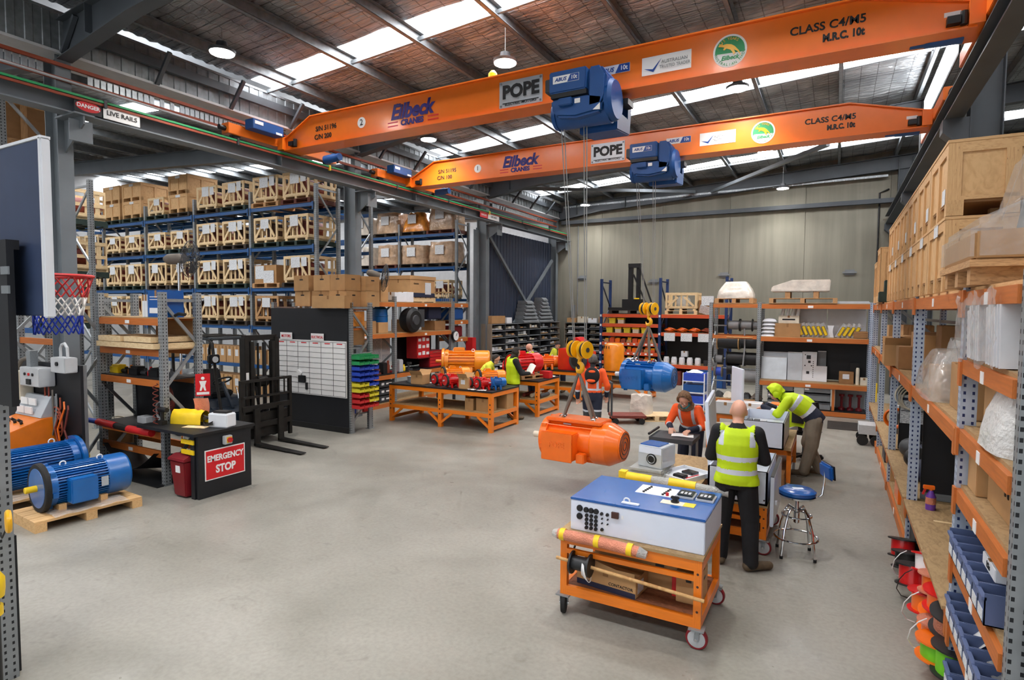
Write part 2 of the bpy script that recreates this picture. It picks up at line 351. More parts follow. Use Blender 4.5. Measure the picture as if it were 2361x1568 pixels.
for y0, y1 in STR:
    k += 1
    w = struct(B().box(-10.0, -9.98, y0-.02, y1+.02, RZ(-10), RZ(-10)+.03).build('window_%d' % k, 'white'), 'translucent roof light strip across the main roof')
    xs = [-10.0]+PX+[XW]
    for a, c in zip(xs, xs[1:]):
        B().add([(a, y0, RZ(a)+.02), (c, y0, RZ(c)+.02), (c, y1, RZ(c)+.02), (a, y1, RZ(a)+.02)], [(3, 2, 1, 0)]).build('pane', 'daylight', w)
    k += 1
    w = struct(B().box(-10.62, -10.6, y0-.02, y1+.02, LZ(-10.6), LZ(-10.6)+.03).build('window_%d' % k, 'white'), 'translucent roof light strip over the store bay')
    xs = [-10.6]+PL+[-27]
    for a, c in zip(xs, xs[1:]):
        B().add([(a, y0, LZ(a)+.02), (c, y0, LZ(c)+.02), (c, y1, LZ(c)+.02), (a, y1, LZ(a)+.02)], [(0, 1, 2, 3)]).build('pane', 'daylight', w)
# box gutter in the valley
b = B().box(-10.62, -9.98, -7, YB, 6.86, 6.9); y = -7
prof = []
while y < YB: prof += [(y, 0), (y+.1, 0), (y+.11, .012), (y+.2, .012)]; y += .21
b.add([(-10.0+d, yy, z) for yy, d in prof for z in (6.33, 6.86)], [(2*i, 2*i+2, 2*i+3, 2*i+1) for i in range(len(prof)-1)])
b.box(-10.62, -10.6, -7, YB, 6.33, 6.9)
gut = struct(b.build('trim_gutter', 'galv_dull', ang=10), 'ribbed box gutter along the valley')
B().box(-10.62, -9.96, -7, YB, 6.29, 6.33).build('gutter_sole', 'lightgrey', gut)
for i in range(20):
    y = -5+i*1.35; B().bar((-9.93, y, 6.3), (-9.55, y, 6.74), .05, .06, (0, 1, 0)).build('gutter_bracket', 'steel_dark', gut)
# portal frames
def ibeam(b, pts, w=.2, d0=.45, d1=.45, t=.012):     # pts: (x, z of top) pairs at constant y=0, depth varies
    (xa, za), (xb, zb) = pts
    b.prism([(xa, za-d0), (xb, zb-d1), (xb, zb), (xa, za)], 'y', -t/2, t/2)
    b.prism([(xa, za-d0-.015), (xb, zb-d1-.015), (xb, zb-d1), (xa, za-d0)], 'y', -w/2, w/2)
    return b.prism([(xa, za-.015), (xb, zb-.015), (xb, zb), (xa, za)], 'y', -w/2, w/2)
COLY = [-1.4, 4.5, 10.56, 16.5, 22.0]
b = B(); ibeam(b, [(-10, 6.78), (-8.2, 6.89)], d0=.55, d1=.4); ibeam(b, [(-8.2, 6.89), (XW, 6.78+.06*(XW+10))], d0=.4, d1=.42)
for x in (-9.2, -7.2): b.box(x-.006, x+.006, -.1, .1, RZ(x)-.62, RZ(x)-.22)
me = b.mesh('rafter', 'steel_dark')
b = B(); ibeam(b, [(-12.4, 6.88), (-10.6, 6.78)], d0=.4, d1=.55); ibeam(b, [(-27, 6.78+.06*16.4), (-12.4, 6.88)], d0=.42, d1=.4); me2 = b.mesh('rafter', 'steel_dark')
for y in COLY: put('rafter', me, c1, (0, y, 0)); put('rafter', me2, c2, (0, y, 0))
for (a, c) in (((-9.8, 16.6, 6.55), (-4.6, 21.9, 6.9)), ((-4.0, 21.9, 6.85), (-.3, 16.6, 6.75)), ((-13.6, 1.0, 6.7), (-10.4, 4.4, 6.4)), ((-12, .2, 6.6), (-10.3, 4.5, 6.35))):
    B().bar(a, c, .1, .1).build('roof_brace', 'steel', c1)
B().bar((-9.9, 4.6, 6.62), (-9.9, 22, 6.62), .08, .14).build('eave_strut', 'steel_dark', c1)
# columns with corbels
for i, y in enumerate(COLY):
    o = B(); o.box(-10.4, -10.385, -.1, .1, 0, 6.85).box(-10.055, -10.04, -.1, .1, 0, 6.85).box(-10.39, -10.05, -.007, .007, 0, 6.85)
    o = struct(o.build('steel_column', 'steel', None, 0, (0, y if y < 22 else 21.95, 0)),
               'grey steel column carrying the left crane runway, %s from the front' % ORD[i])
    B().prism([(-10.04, 4.9), (-10.04, 5.38), (-9.5, 5.38), (-9.5, 5.24)], 'y', -.012, .012).box(-10.04, -9.48, -.13, .13, 5.36, 5.385).build('corbel', 'steel', o)
    B().bar((-9.6, .001, 5.3), (-9.6, .001, 5.0), .02, .3).build('stiffener', 'steel', o)
for i, y in enumerate((-1.4, 4.57, 10.56, 16.5, 21.95)):
    o = struct(B().box(1.56, 1.575, -.15, .15, 0, 7.4).box(1.92, 1.935, -.15, .15, 0, 7.4).box(1.57, 1.93, -.007, .007, 0, 7.4).build('steel_column', 'steel_dark', None, 0, (0, y, 0)),
               'grey steel column carrying the right crane runway, %s from the front' % ORD[i])
    B().prism([(1.56, 4.9), (1.56, 5.385), (1.25, 5.385), (1.25, 5.2)], 'y', -.14, .14).build('corbel', 'steel_dark', o)
# bracing of the navy wall, steel edge on the end wall
for a, c, i in (((-10.2, 16.7, 5.15), (-10.2, 20.2, 2.35), 0), ((-10.2, 21.8, 4.6), (-10.2, 18.6, 2.1), 1)):
    struct(B().bar(a, c, .08, .1).build('trim_brace', 'steel'), 'diagonal steel brace on the navy wall')
struct(B().box(-9.9, XW, YB-.2, YB-.03, 6.06, 6.2).build('trim_wall_beam', 'steel_dark'), 'dark steel beam across the concrete wall')
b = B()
for i in range(36): b.sph((-9.5+i*.3, 21.98, 6.72+.0147*i*.3), .022, n=8, m=5)  # small beads coloured white to imitate points of light along the strut
es = struct(B().bar((-9.8, 22.02, 6.74), (1.3, 22.02, 6.9), .06, .07).build('trim_end_strut', 'galv'), 'bright tube across the top of the end wall'); lt = b.build('light_beads', 'white', es); lt['kind'] = 'stuff'
w = struct(B().box(1.58, 1.6, 11.8, 16.2, 6.75, 7.4).build('window_11', 'steel_dark'), 'high translucent strip above the right runway')
for k in range(6): B().box(1.57, 1.578, 11.9+.7*k, 12.55+.7*k, 6.82, 7.33).build('pane', 'daylight', w)
for x, z in ((-9.0, 3.9), (-3.55, 3.9), (.35, 3.9), (-6.1, 3.7)):
    o = T('wall_bracket', 'small steel bracket box on concrete wall, %s' % {-9.0: 'beside the corner column', -3.55: 'above the white wrapped sacks', .35: 'beside the right hand crates', -6.1: 'near the black mast'}[x], 'bracket', (x, YB-.03, z))
    B().box(-.14, .14, -.03, 0, -.09, .09).build('plate', 'grey', o); B().box(-.2, .2, -.06, -.03, -.03, .03).build('bar', 'grey', o)
B().box(-9.45, -9.3, YB-.12, YB-.03, 2.2, 2.8).build('junction_box', 'grey', wb); B().tube([(-9.2, YB-.06, 2.4), (-9.2, YB-.06, 6.0)], .02).build('conduit', 'grey', wb)
B().tube([(1.1, YB-.06, 2.6), (1.1, YB-.06, 6.4), (1.35, YB-.06, 6.5)], .025).build('conduit', 'black', wb)

# ------------------------------------------------------------------ crane runways
def runway(x0, x1, side, mat, label):
    t = T('runway_beam', label, 'crane runway', (x0, 0, 5.385)); w = x1-x0; y0, y1 = -6.5, 22.1
    B().box(0, w, y0, y1, 0, .02).box(0, w, y0, y1, .25, .27).box(w/2-.008, w/2+.008, y0, y1, .02, .25).build('girder', mat, t)
    B().box(w/2-.03, w/2+.03, y0, y1, .27, .32).build('rail', 'rust', t)
    return t
rl = runway(-9.86, -9.6, 1, 'steel', 'left crane runway beam with green and orange conductor rails')
rr = runway(1.27, 1.49, -1, 'steel_dark', 'right crane runway beam above the timber crates')
B().box(.265, .29, -6.5, 21.9, .2, .235).build('conductor_rail', 'oxide', rl); B().box(.262, .3, -6.5, 21.9, .245, .275).build('conductor_rail', 'green', rl)
for i in range(12): B().box(.262, .31, -4+2.2*i, -3.96+2.2*i, .18, .29).build('rail_clip', 'yellow' if i % 3 == 0 else 'dark_grey', rl)
for y in (8.0, 12.2, 14.5, 18.5): B().box(.14, .26, y-.006, y+.006, .02, .25).build('web_stiffener', 'steel', rl)
# red lattice girt with metal strips along the column line
gt = T('lattice_girt', 'red oxide lattice rails with upright metal strips above the left runway', 'girt', (-10.02, 0, 5.95))
for z in (0, .2): B().box(-.02, .02, -6.5, 21.8, z-.025, z+.025).build('rail', 'oxide', gt)
me = B().box(-.008, .008, 0, .07, 0, .2).mesh('strip', 'galv')
y = 1.0
while y < 21.5:
    if min(abs(y-c) for c in COLY) > .28: put('strip', me, gt, (-.03, y, 0))
    y += .092 if int(y*2.1) % 6 else .17
B().tube([(.12, -6.5, .02), (.12, 3, -.02), (.12, 8, -.09)], .018).build('cable_pipe', 'lightgrey', gt)
def sheet_sign(name, label, x, y0, y1, z0, z1, mat): return one(B().box(-.004, .004, 0, y1-y0, 0, z1-z0), name, mat, label, 'sign', (x, y0, z0))
s = sheet_sign('danger_sign', 'red and black DANGER sign on left runway beam near the front column', -9.59, 4.42, 4.78, 5.42, 5.62, 'ink')
b = B(); b.add([(.006, .18+.165*cos(a*pi/12), .1+.075*sin(a*pi/12)) for a in range(24)], [tuple(range(24))]); b.build('red_oval', 'sign_red', s)
txt('DANGER', .075, 'sign_white', s, (.008, .18, .1), '+x', .002)
s = sheet_sign('live_rails_sign', 'white LIVE RAILS sign on left runway beam near the front column', -9.59, 4.8, 5.32, 5.42, 5.6, 'sign_white')
txt('LIVE RAILS', .095, 'ink', s, (.008, .26, .09), '+x', .001)
s = sheet_sign('danger_sign', 'small red DANGER sign on left runway beam near the rear column', -9.59, 15.3, 15.75, 5.43, 5.6, 'sign_red'); txt('DANGER', .08, 'sign_white', s, (.008, .22, .085), '+x')
s = sheet_sign('live_rails_sign', 'small white LIVE RAILS sign on left runway beam near the rear column', -9.59, 15.77, 16.45, 5.43, 5.6, 'sign_white'); txt('LIVE RAILS', .08, 'ink', s, (.008, .34, .085), '+x')

# ------------------------------------------------------------------ high-bay lamps
def lamp(x, y, lab):
    z = 6.6; t = T('high_bay_lamp', lab, 'lamp', (x, y, z), group='high bay lamps hanging from the roof')
    B().lathe((0, 0, 0), (0, 0, .16), [(0, .19), (.25, .2), (.45, .14), (.5, .09), (1, .08)], 24).build('housing', 'dark_grey', t)
    B().cyl((0, 0, -.012), (0, 0, .004), .175, n=24).build('diffuser', 'lampglow', t)
    B().cyl((0, 0, .16), (0, 0, RZ(x)-z-.1), .006, n=6).build('cord', 'rope', t)
    L = bpy.data.lights.new('lamp_light', 'AREA'); L.shape = 'DISK'; L.size = .34; L.energy = 30; L.color = (1, .97, .93); L.spread = R(115)
    o = bpy.data.objects.new('lamp_light', L); COL.objects.link(o); o.parent = t; o.location = (0, 0, -.02)
for x, y, d in ((-8.52, 6.0, 'at upper left beside the front roof light strip'), (-4.8, 8.4, 'just above the nearer crane girder'), (-8.52, 11.3, 'below the left end of the nearer crane girder'),
                (-8.5, 21.1, 'near the left end of the concrete wall'), (-4.78, 18.43, 'beside the further crane hoist'), (-1.64, 21.1, 'lowest at right in front of the concrete wall'),
                (-1.67, 11.3, 'against the bright strip between the two girders'), (-1.67, 16.06, 'just below the right of the further girder'), (-1.67, 5.9, 'overhead at the right of the front bay'), (-4.8, 2.5, 'overhead in the front bay')):
    lamp(x, y, 'round high bay lamp '+d)
for i, (x, y) in enumerate(((-15, 6), (-20, 6), (-15, 15.5), (-20, 15.5))):
    L = T('high_bay_lamp', 'round high bay lamp over the store racks, %s' % ['front right', 'front left', 'rear right', 'rear left'][i], 'lamp', (x, y, 7.0), group='high bay lamps over the store racks')
    B().lathe((0, 0, 0), (0, 0, .16), [(0, .19), (.25, .2), (.45, .14), (1, .08)], 20).build('housing', 'dark_grey', L)
    B().cyl((0, 0, -.012), (0, 0, .004), .175, n=20).build('diffuser', 'lampglow', L)
    A = bpy.data.lights.new('lamp_light', 'AREA'); A.shape = 'DISK'; A.size = .34; A.energy = 34; A.color = (1, .97, .93)
    o = bpy.data.objects.new('lamp_light', A); COL.objects.link(o); o.parent = L; o.location = (0, 0, -.02)
# ================================================================== CRANES
def abus(par, x, y, z, h, w):                       # white sticker with slanted blue end
    B().box(x, x+w, y-.003, y, z, z+h).build('sticker', 'sign_white', par)
    B().prism([(x+w*.56, z+.004), (x+w-.004, z+.004), (x+w-.004, z+h-.004), (x+w*.68, z+h-.004)], 'y', y-.006, y-.003).build('sticker_corner', 'sign_blue', par)
    txt('ABUS', h*.66, 'sign_blue', par, (x+w*.3, y-.006, z+h*.48), '-y', h*.02, .25, sx=1.05)
    txt('10t', h*.72, 'sign_white', par, (x+w*.82, y-.009, z+h*.5), '-y', h*.01, sx=.95)
def crane(y, num, sn, cn, hx, label):
    t = T('bridge_crane', label, 'overhead crane', (0, y, 0))
    top = [(-9.5, 5.9), (-8.8, 6.24), (.1, 6.24), (1.22, 5.95)]
    b = B(); b.prism([(-9.5, 5.7), (-9.5, 5.9), (-8.8, 6.23), (.1, 6.23), (1.22, 5.94), (1.22, 5.7)], 'y', 0, .3); b.build('girder_box', 'crane', t)
    b = B()
    for (xa, za), (xc, zc) in zip(top, top[1:]): b.prism([(xa, za-.008), (xc, zc-.008), (xc, zc+.012), (xa, za+.012)], 'y', -.05, .35)
    b.build('top_flange', 'crane', t)
    B().box(-9.5, 1.22, -.05, .35, 5.68, 5.7).build('bottom_flange', 'crane', t)
    for x, s in ((-9.73, 1), (1.38, -1)):           # end carriages run along the rails
        e = B().box(x-.1, x+.1, -1.15, 1.45, 5.76, 5.95).build('end_carriage', 'crane', t, .008)
        for yy in (-.95, 1.25): B().cyl((x-.04, yy, 5.8), (x+.04, yy, 5.8), .1, n=18).build('wheel', 'dark_grey', e)
        for yy, d in ((-1.15, -1), (1.45, 1)): B().cyl((x, yy, 5.85), (x, yy+d*.12, 5.85), .045, n=12).build('buffer', 'black', e)
        B().box(x+s*.1, x+s*.24, -.1, .45, 5.7, 5.95).build('end_plate', 'crane', e)
    bx = B().box(-9.62, -9.4, -.82, -.14, 5.9, 6.08).build('control_box', 'hoist_blue', t, .008)
    B().box(-9.398, -9.392, -.78, -.6, 5.99, 6.05).build('box_label', 'sign_white', bx); B().box(-9.398, -9.392, -.32, -.18, 5.91, 5.95).build('box_label', 'sign_white', bx)
    for k in range(4): B().cyl((-9.48+.03*(k % 2), -.14, 5.95+.035*k), (-9.48+.03*(k % 2), -.06, 5.95+.035*k), .014, n=8).build('cable_gland', 'black', bx)
    for x, yy in ((-9.45, .95), (1.15, .25)):
        mt = B(); mt.lathe((x, yy, 5.72), (x+(.42 if x < 0 else -.5), yy, 5.74), [(0, .05), (.02, .085), (.7, .085), (.74, .075), (1, .075)], 18).build('travel_motor', 'hoist_blue', t)
    for x in (-9.28, 1.0):
        B().box(x-.05, x+.07, -.1, 0, 5.74, 5.82).cyl((x+.1, -.06, 5.72), (x+.1, -.06, 5.86), .035, n=10).build('limit_switch', 'black', t)
    B().box(.93, 1.08, -.004, 0, 5.85, 5.9).build('data_plate', 'sign_white', t)
    F = -.004
    txt('S/N '+sn, .125, 'ink', t, (-8.42, F, 5.985), '-y', .003); txt('C/N '+cn, .125, 'ink', t, (-8.5, F, 5.835), '-y', .003)
    d = B().cyl((-7.54, -.004, 5.95), (-7.54, 0, 5.95), .095, n=28).build('number_disc', 'sign_white', t); txt(num, .15, 'ink', d, (-7.54, -.007, 5.95))
    txt('Eilbeck', .34, 'sign_navy', t, (-6.42, F, 6.0), '-y', .014, .28, sx=.92); txt('CRANES', .13, 'sign_navy', t, (-6.4, F, 5.81), '-y', .007)
    B().cyl((-6.72, -.003, 6.13), (-6.72, 0, 6.13), .022, n=12).build('mark', 'sign_navy', t)
    for x in (-6.83, -5.97):
        for z in (5.775, 5.835): B().box(x-.1, x+.12, -.003, 0, z, z+.018).build('red_line', 'sign_red', t)
    pl = B().box(-4.68, -3.94, -.012, 0, 5.74, 6.14).build('name_plate', 'plate', t)
    for x in (-4.65, -3.97):
        for z in (5.77, 6.11): B().cyl((x, -.018, z), (x, -.01, z), .018, n=10).build('screw', 'grey', pl)
    txt('POPE', .27, 'ink', pl, (-4.31, -.015, 5.965), '-y', .012); B().box(-4.62, -4.0, -.015, -.012, 5.8, 5.812).build('underline', 'ink', pl)
    txt('ELECTRIC MOTORS', .05, 'ink', pl, (-4.31, -.015, 5.785), '-y', .001, sx=1.25)
    abus(t, -3.08, 0, 5.94, .12, .48)
    tp = B().box(-2.43, -1.77, -.006, 0, 5.83, 6.07).build('trader_plate', 'sign_white', t)
    B().add([(-2.4, -.009, 5.92), (-2.28, -.009, 5.9), (-2.16, -.009, 6.03), (-2.27, -.009, 5.86)], [(0, 1, 2, 3)]).build('tick', 'sign_blue', tp)
    txt('AUSTRALIAN', .062, 'grey', tp, (-1.99, -.009, 5.975), sx=.95); txt('TRUSTED TRADER', .058, 'grey', tp, (-1.985, -.009, 5.91), sx=.85)
    bd = B().cyl((-1.29, -.006, 5.945), (-1.29, 0, 5.945), .205, n=40).build('round_badge', 'sign_white', t)
    B().add([(-1.29+.18*cos(a), -.009, 5.945+.18*sin(a)) for a in [R(-12+i*9) for i in range(23)]], [tuple(range(23))]).build('badge_green', 'green', bd)
    for i, ch in enumerate('115 YEARS'):
        a = R(140-i*11); txt(ch, .05, 'gold', bd, (-1.29+.15*cos(a), -.012, 5.945+.15*sin(a)), turn=(pi/2, -(a-pi/2), 0))
    for i, ch in enumerate('AUSTRALIAN MADE'):
        a = R(190+i*11.6); txt(ch, .046, 'green', bd, (-1.29+.172*cos(a), -.009, 5.945+.172*sin(a)), turn=(pi/2, -(a+pi/2), 0))
    kx, kz = -1.3, 5.96                                  # leaping kangaroo emblem
    kang = [(-.13, .055), (-.115, .085), (-.095, .08), (-.085, .1), (-.075, .07), (-.03, .075), (.03, .06), (.07, .03), (.12, -.03), (.15, -.1), (.1, -.035), (.06, -.01), (.08, -.05), (.055, -.075), (.05, -.05), (.02, -.005), (-.03, .02), (-.06, .0), (-.07, .012), (-.055, .035), (-.1, .05)]
    B().prism([(kx+u, kz+w) for u, w in kang], 'y', -.015, -.009).build('kangaroo_emblem', 'gold', bd)
    txt('Eilbeck', .075, 'green', bd, (-1.29, -.009, 5.86), '-y', .002, .3)
    txt('CLASS C4/M5', .135, 'ink', t, (-.2, F, 6.02), '-y', .003, sx=1.02); txt('M.R.C. 10t', .12, 'ink', t, (-.03, F, 5.875), '-y', .006, sx=.82)
    # hoist trolley straddling the girder
    h = B().box(hx-.26, hx+.28, -.62, -.28, 5.58, 5.87).build('hoist', 'hoist_blue', t, .015)
    abus(h, hx-.2, -.622, 5.7, .1, .38)
    B().prism([(hx+.28, 5.34), (hx+.48, 5.36), (hx+.54, 5.48), (hx+.54, 5.76), (hx+.46, 5.88), (hx+.28, 5.88)], 'y', -.56, -.06).build('gear_case', 'hoist_blue', h, .03)
    B().box(hx-.34, hx-.26, -.58, -.34, 5.62, 5.8).build('side_cover', 'dark_grey', h, .01)
    B().box(hx-.24, hx+.28, -.6, -.3, 5.52, 5.58).build('vent_slot', 'black', h)
    B().prism([(hx-.26, 5.42), (hx-.18, 5.28), (hx+.1, 5.24), (hx+.46, 5.28), (hx+.5, 5.48), (hx+.28, 5.53), (hx-.26, 5.53)], 'y', -.56, -.04).build('lower_case', 'hoist_blue', h, .03)
    B().box(hx-.12, hx+.08, -.63, -.54, 5.4, 5.5).build('terminal_cover', 'hoist_blue', h, .01); B().box(hx+.1, hx+.18, -.575, -.56, 5.42, 5.48).build('tag_plate', 'sign_white', h)
    B().lathe((hx+.5, -.28, 5.48), (hx+.6, -.28, 5.48), [(0, .27), (.5, .28), (1, .25)], 28).build('drum_flange', 'hoist_blue', h)
    B().lathe((hx-.3, -.28, 5.38), (hx-.24, -.28, 5.38), [(0, .19), (1, .21)], 24).build('drum_flange', 'hoist_blue', h)
    B().cyl((hx-.26, -.28, 5.36), (hx+.52, -.28, 5.36), .18, n=24).build('rope_drum', 'hoist_blue', h)
    B().prism([(-.1, 5.14), (.48, 5.2), (.55, 5.62), (.36, 5.64), (.36, 5.42), (-.1, 5.42)], 'x', hx-.02, hx+.54).build('trolley_frame', 'hoist_blue', h, .015)
    for x in (hx-.15, hx+.35): B().cyl((x, .36, 5.76), (x, .44, 5.76), .07, n=16).build('trolley_wheel', 'dark_grey', h)
    B().box(hx+.55, hx+.66, .0, .25, 5.5, 5.58).build('buffer_stop', 'black', h); B().prism([(hx+.36, 5.3), (hx+.46, 5.38), (hx+.46, 5.29)], 'y', -.565, -.56).build('white_arrow', 'sign_white', h)
    return t
def hookblock(t, x, y, z, hx):                       # z: axle height; ropes rise to the hoist
    a = V((cos(R(22)), -sin(R(22)), 0)); c = V((x, y, z)); D3 = V((0, 0, 1))
    k = B().cyl(c-a*.16, c+a*.16, .03, n=14).bar(c-D3*.14, c+D3*.05, .07, .07).build('hook_block', 'gold', t)
    for s in (-1, 1):
        B().lathe(c+a*s*.05, c+a*s*.16, [(0, .125), (.12, .13), (.3, .09), (.7, .09), (.88, .13), (1, .125)], 32).build('sheave', 'gold', k)
        B().cyl(c+a*s*.09, c+a*s*.12, .11, n=28).build('sheave_groove', 'black', k)
        B().cyl(c+a*s*.158, c+a*s*.168, .035, n=16).build('axle_cap', 'dark_grey', k)
    pts = [c-D3*.12, c-D3*.17, c-a*.01-D3*.2]+[c-a*.005-D3*.265+a*.065*cos(q)+D3*.065*sin(q) for q in [R(80-i*24) for i in range(12)]]
    B().tube(pts, [.028, .028, .028]+[.03+.008*sin(pi*i/11) if i < 9 else .028-.008*(i-8) for i in range(12)], 12).build('hook', 'gold', k)
    B().bar(c+a*.01-D3*.18, c+a*.06-D3*.24, .014, .016, (0, 1, 0)).build('safety_latch', 'red', k)
    for dx in (-.13, -.1, .1, .13): B().cyl(c+a*dx+D3*.08, (hx+dx*1.5-.02, -.3, 5.25), .007, n=6).build('wire_rope', 'rope', t)
c1_ = crane(8.03, '2', '51196', '200', -3.28, 'nearer orange bridge crane numbered 2 with blue hoist')
hookblock(c1_, -3.29, 0, 2.05, -3.28)
c2_ = crane(11.92, '1', '51195', '100', -3.38, 'further orange bridge crane numbered 1 with blue hoist')
hookblock(c2_, -3.37, 0, 2.66, -3.38)
B().lathe((-4.9, .15, 6.25), (-4.9, .15, 6.42), [(0, .07), (.7, .07), (1, .03)], 16).build('warning_beacon', 'yellow', c1_)

# ------------------------------------------------------------------ electric motors
def motor(name, label, mat, loc, rz, L=1.2, r=.3, flange=False, feet=True, shaft='white', box=True, ribs=26, fan=.3, cat='motor', group=None, square=False):
    """axis along local x, shaft at -x, fan cowl at +x; origin at underside centre; terminal box on -y side when square"""
    t = T(name, label, cat, loc, rz, group); z = r+.05; x0 = -L/2
    body1 = L/2-fan*L
    B().lathe((x0+.06*L, 0, z), (body1, 0, z), [(0, r*.86), (1, r*.86)], 32).build('stator', mat, t)
    b = B()
    for i in range(ribs):
        a = 2*pi*(i+.5)/ribs
        if square and abs(a-pi) < .75: continue
        b.bar((x0+.1*L, cos(a)*r*.92, z+sin(a)*r*.92), (body1, cos(a)*r*.92, z+sin(a)*r*.92), .012 if r > .2 else .007, r*.2, (0, cos(a), sin(a)))
    o = b.build('cooling_fins', mat, t); o['kind'] = 'stuff'
    B().lathe((body1-.03*L, 0, z), (L/2, 0, z), [(0, r*1.0), (.06, r*1.03), (.55, r*1.03), (.97, r*.74), (1, r*.7)] if square else [(0, r*1.0), (.05, r*1.04), (.88, r*1.04), (.96, r*.99), (1, r*.88)], 40, True).build('fan_cowl', mat, t, ang=16)
    g = B().cyl((L/2-.002, 0, z), (L/2+.006, 0, z), r*.7, n=32).build('fan_grille', mat, t)
    for k in range(3): B().ring((L/2+.008, 0, z), r*(.2+.2*k), .006, (1, 0, 0), 28, 5).build('grille_ring', 'dark_grey', g)
    B().lathe((x0, 0, z), (x0+.12*L, 0, z), [(0, r*.5), (.1, r*.85), (.3, r*1.02), (1, r*1.02)], 36).build('end_bell', mat, t)
    for k in range(6): a = 2*pi*k/6+.3; B().cbox(x0+.08*L, cos(a)*r*1.0, z+sin(a)*r*1.0-.03, .06*L, .05, .06).build('bolt_lug', mat, t)
    if flange: B().lathe((x0-.03, 0, z), (x0+.03*L, 0, z), [(0, r*1.18), (.2, r*1.22), (1, r*1.22)], 44).build('flange', 'rubber' if flange == 'dark' else mat, t); B().lathe((x0-.034, 0, z), (x0-.02, 0, z), [(0, r*.98), (1, r*1.0)], 36).build('flange_face', mat, t)
    sh = B().lathe((x0-.16*L, 0, z), (x0, 0, z), [(0, r*.13), (.04, r*.16), (1, r*.16)], 20).build('shaft', shaft, t)
    if feet:
        for x in (x0+.22*L, body1-.12*L):
            for s in (-1, 1): B().prism([(s*r*.35, z-r*.8), (s*r*1.05, .0), (s*r*1.05, .035), (s*r*.8, z-r*.35)] if s > 0 else [(-r*.35, z-r*.8), (-r*.8, z-r*.35), (-r*1.05, .035), (-r*1.05, 0)], 'x', x-.05*L, x+.05*L).build('foot', mat, t)
    if box and not square:
        k = B().box(x0+.22*L, x0+.46*L, -r*.35, r*.35, z+r*.85, z+r*1.28).build('terminal_box', mat, t, .012)
        B().box(x0+.24*L, x0+.44*L, -r*.3, r*.3, z+r*1.28, z+r*1.31).build('box_lid', mat, k)
    if square:
        k = B().box(x0+.14*L, x0+.52*L, -r*1.42, -r*.6, z-r*.78, z+r*.52).build('terminal_box', mat, t, .015)
        B().box(x0+.135*L, x0+.525*L, -r*1.47, -r*1.42, z-r*.82, z+r*.56).build('box_lid', mat, k, .01)
        txt('POPE', r*.36, mat, k, (x0+.33*L, -r*1.475, z-r*.05), '-y', .004, ext=.006)
        B().box(x0+.54*L, x0+.64*L, -r*1.2, -r*.8, z-r*.85, z-r*.4).build('cable_gland', mat, t, .01)
        B().box(x0+.3*L, x0+.4*L, -r*.52, -r*.5, z+r*.8, z+r*.86).build('rating_plate', 'plate', t)
    for x in (x0+.24*L, body1-.06*L):
        B().ring((x, -r*.2, z+r*1.05), r*.13, r*.035, (0, 1, 0), 18, 8).build('lifting_eye', 'white' if not square else 'chrome', t)
    return t
def sling(label, pts, loc):
    t = T('lifting_sling', label, 'sling', loc)
    for a, c in pts: B().tube([V(a)-V(loc), (V(a)*.5+V(c)*.5)-V(loc)+V((0, 0, -.01)), V(c)-V(loc)], [.018, .03, .018], 8).build('sling_leg', 'strap', t); B().ring(V(c)-V(loc), .035, .012, (0, 1, 0), 14, 6).build('shackle', 'chrome', t)
    return t
motor('hanging_motor', 'large orange electric motor hanging from nearer crane hook', 'motor_orange', (-3.2, 8.0, .36), R(-4), L=1.28, r=.3, square=True, feet=False, shaft='cream')
B().box(-.52, .36, -.2, .2, .63, .68).build('mounting_pad', 'motor_orange', bpy.data.objects['hanging_motor'], .01)
sling('grey webbing sling holding the orange motor', [((-3.3, 8.03, 1.72), (-3.53, 8.06, 1.04)), ((-3.3, 8.03, 1.72), (-3.02, 7.9, 1.02)), ((-3.3, 8.03, 1.72), (-3.5, 7.94, 1.04)), ((-3.3, 8.03, 1.72), (-3.04, 8.08, 1.02))], (-3.3, 8.03, 1.72))
motor('hanging_motor', 'large blue electric motor hanging from further crane hook', 'motor_blue', (-3.36, 11.92, .92), R(-5), L=1.1, r=.3, square=True, feet=False, shaft='lightgrey')
sling('grey webbing sling holding the blue motor', [((-3.37, 11.92, 2.32), (-3.66, 11.85, 1.6)), ((-3.37, 11.92, 2.32), (-3.62, 12.0, 1.6)), ((-3.37, 11.92, 2.32), (-3.3, 11.8, 1.56)), ((-3.37, 11.92, 2.32), (-3.1, 12.0, 1.55))], (-3.37, 11.92, 2.32))
# ================================================================== generic pieces
CUBE = {}
def pc(name, mat, par, x0, x1, y0, y1, z0, z1, rot=None):
    if mat not in CUBE: CUBE[mat] = B().box(-.5, .5, -.5, .5, -.5, .5).mesh('piece_'+mat, mat)
    return put(name, CUBE[mat], par, ((x0+x1)/2, (y0+y1)/2, (z0+z1)/2), rot, (abs(x1-x0), abs(y1-y0), abs(z1-z0)))
def pbar(name, mat, par, p, q, w, h):                # slender piece between two points
    p, q = V(p), V(q); d = q-p
    if mat not in CUBE: CUBE[mat] = B().box(-.5, .5, -.5, .5, -.5, .5).mesh('piece_'+mat, mat)
    o = put(name, CUBE[mat], par, (p+q)/2, d.to_track_quat('X', 'Z').to_euler(), (d.length, w, h)); return o
POST = {}
def post(par, mat, x, y, h, z=0, w=.09, name='upright'):
    k = (mat, h, w)
    if k not in POST: POST[k] = B().box(-w/2, w/2, -w/2, w/2, 0, h).mesh('post', mat)
    return put(name, POST[k], par, (x, y, z))
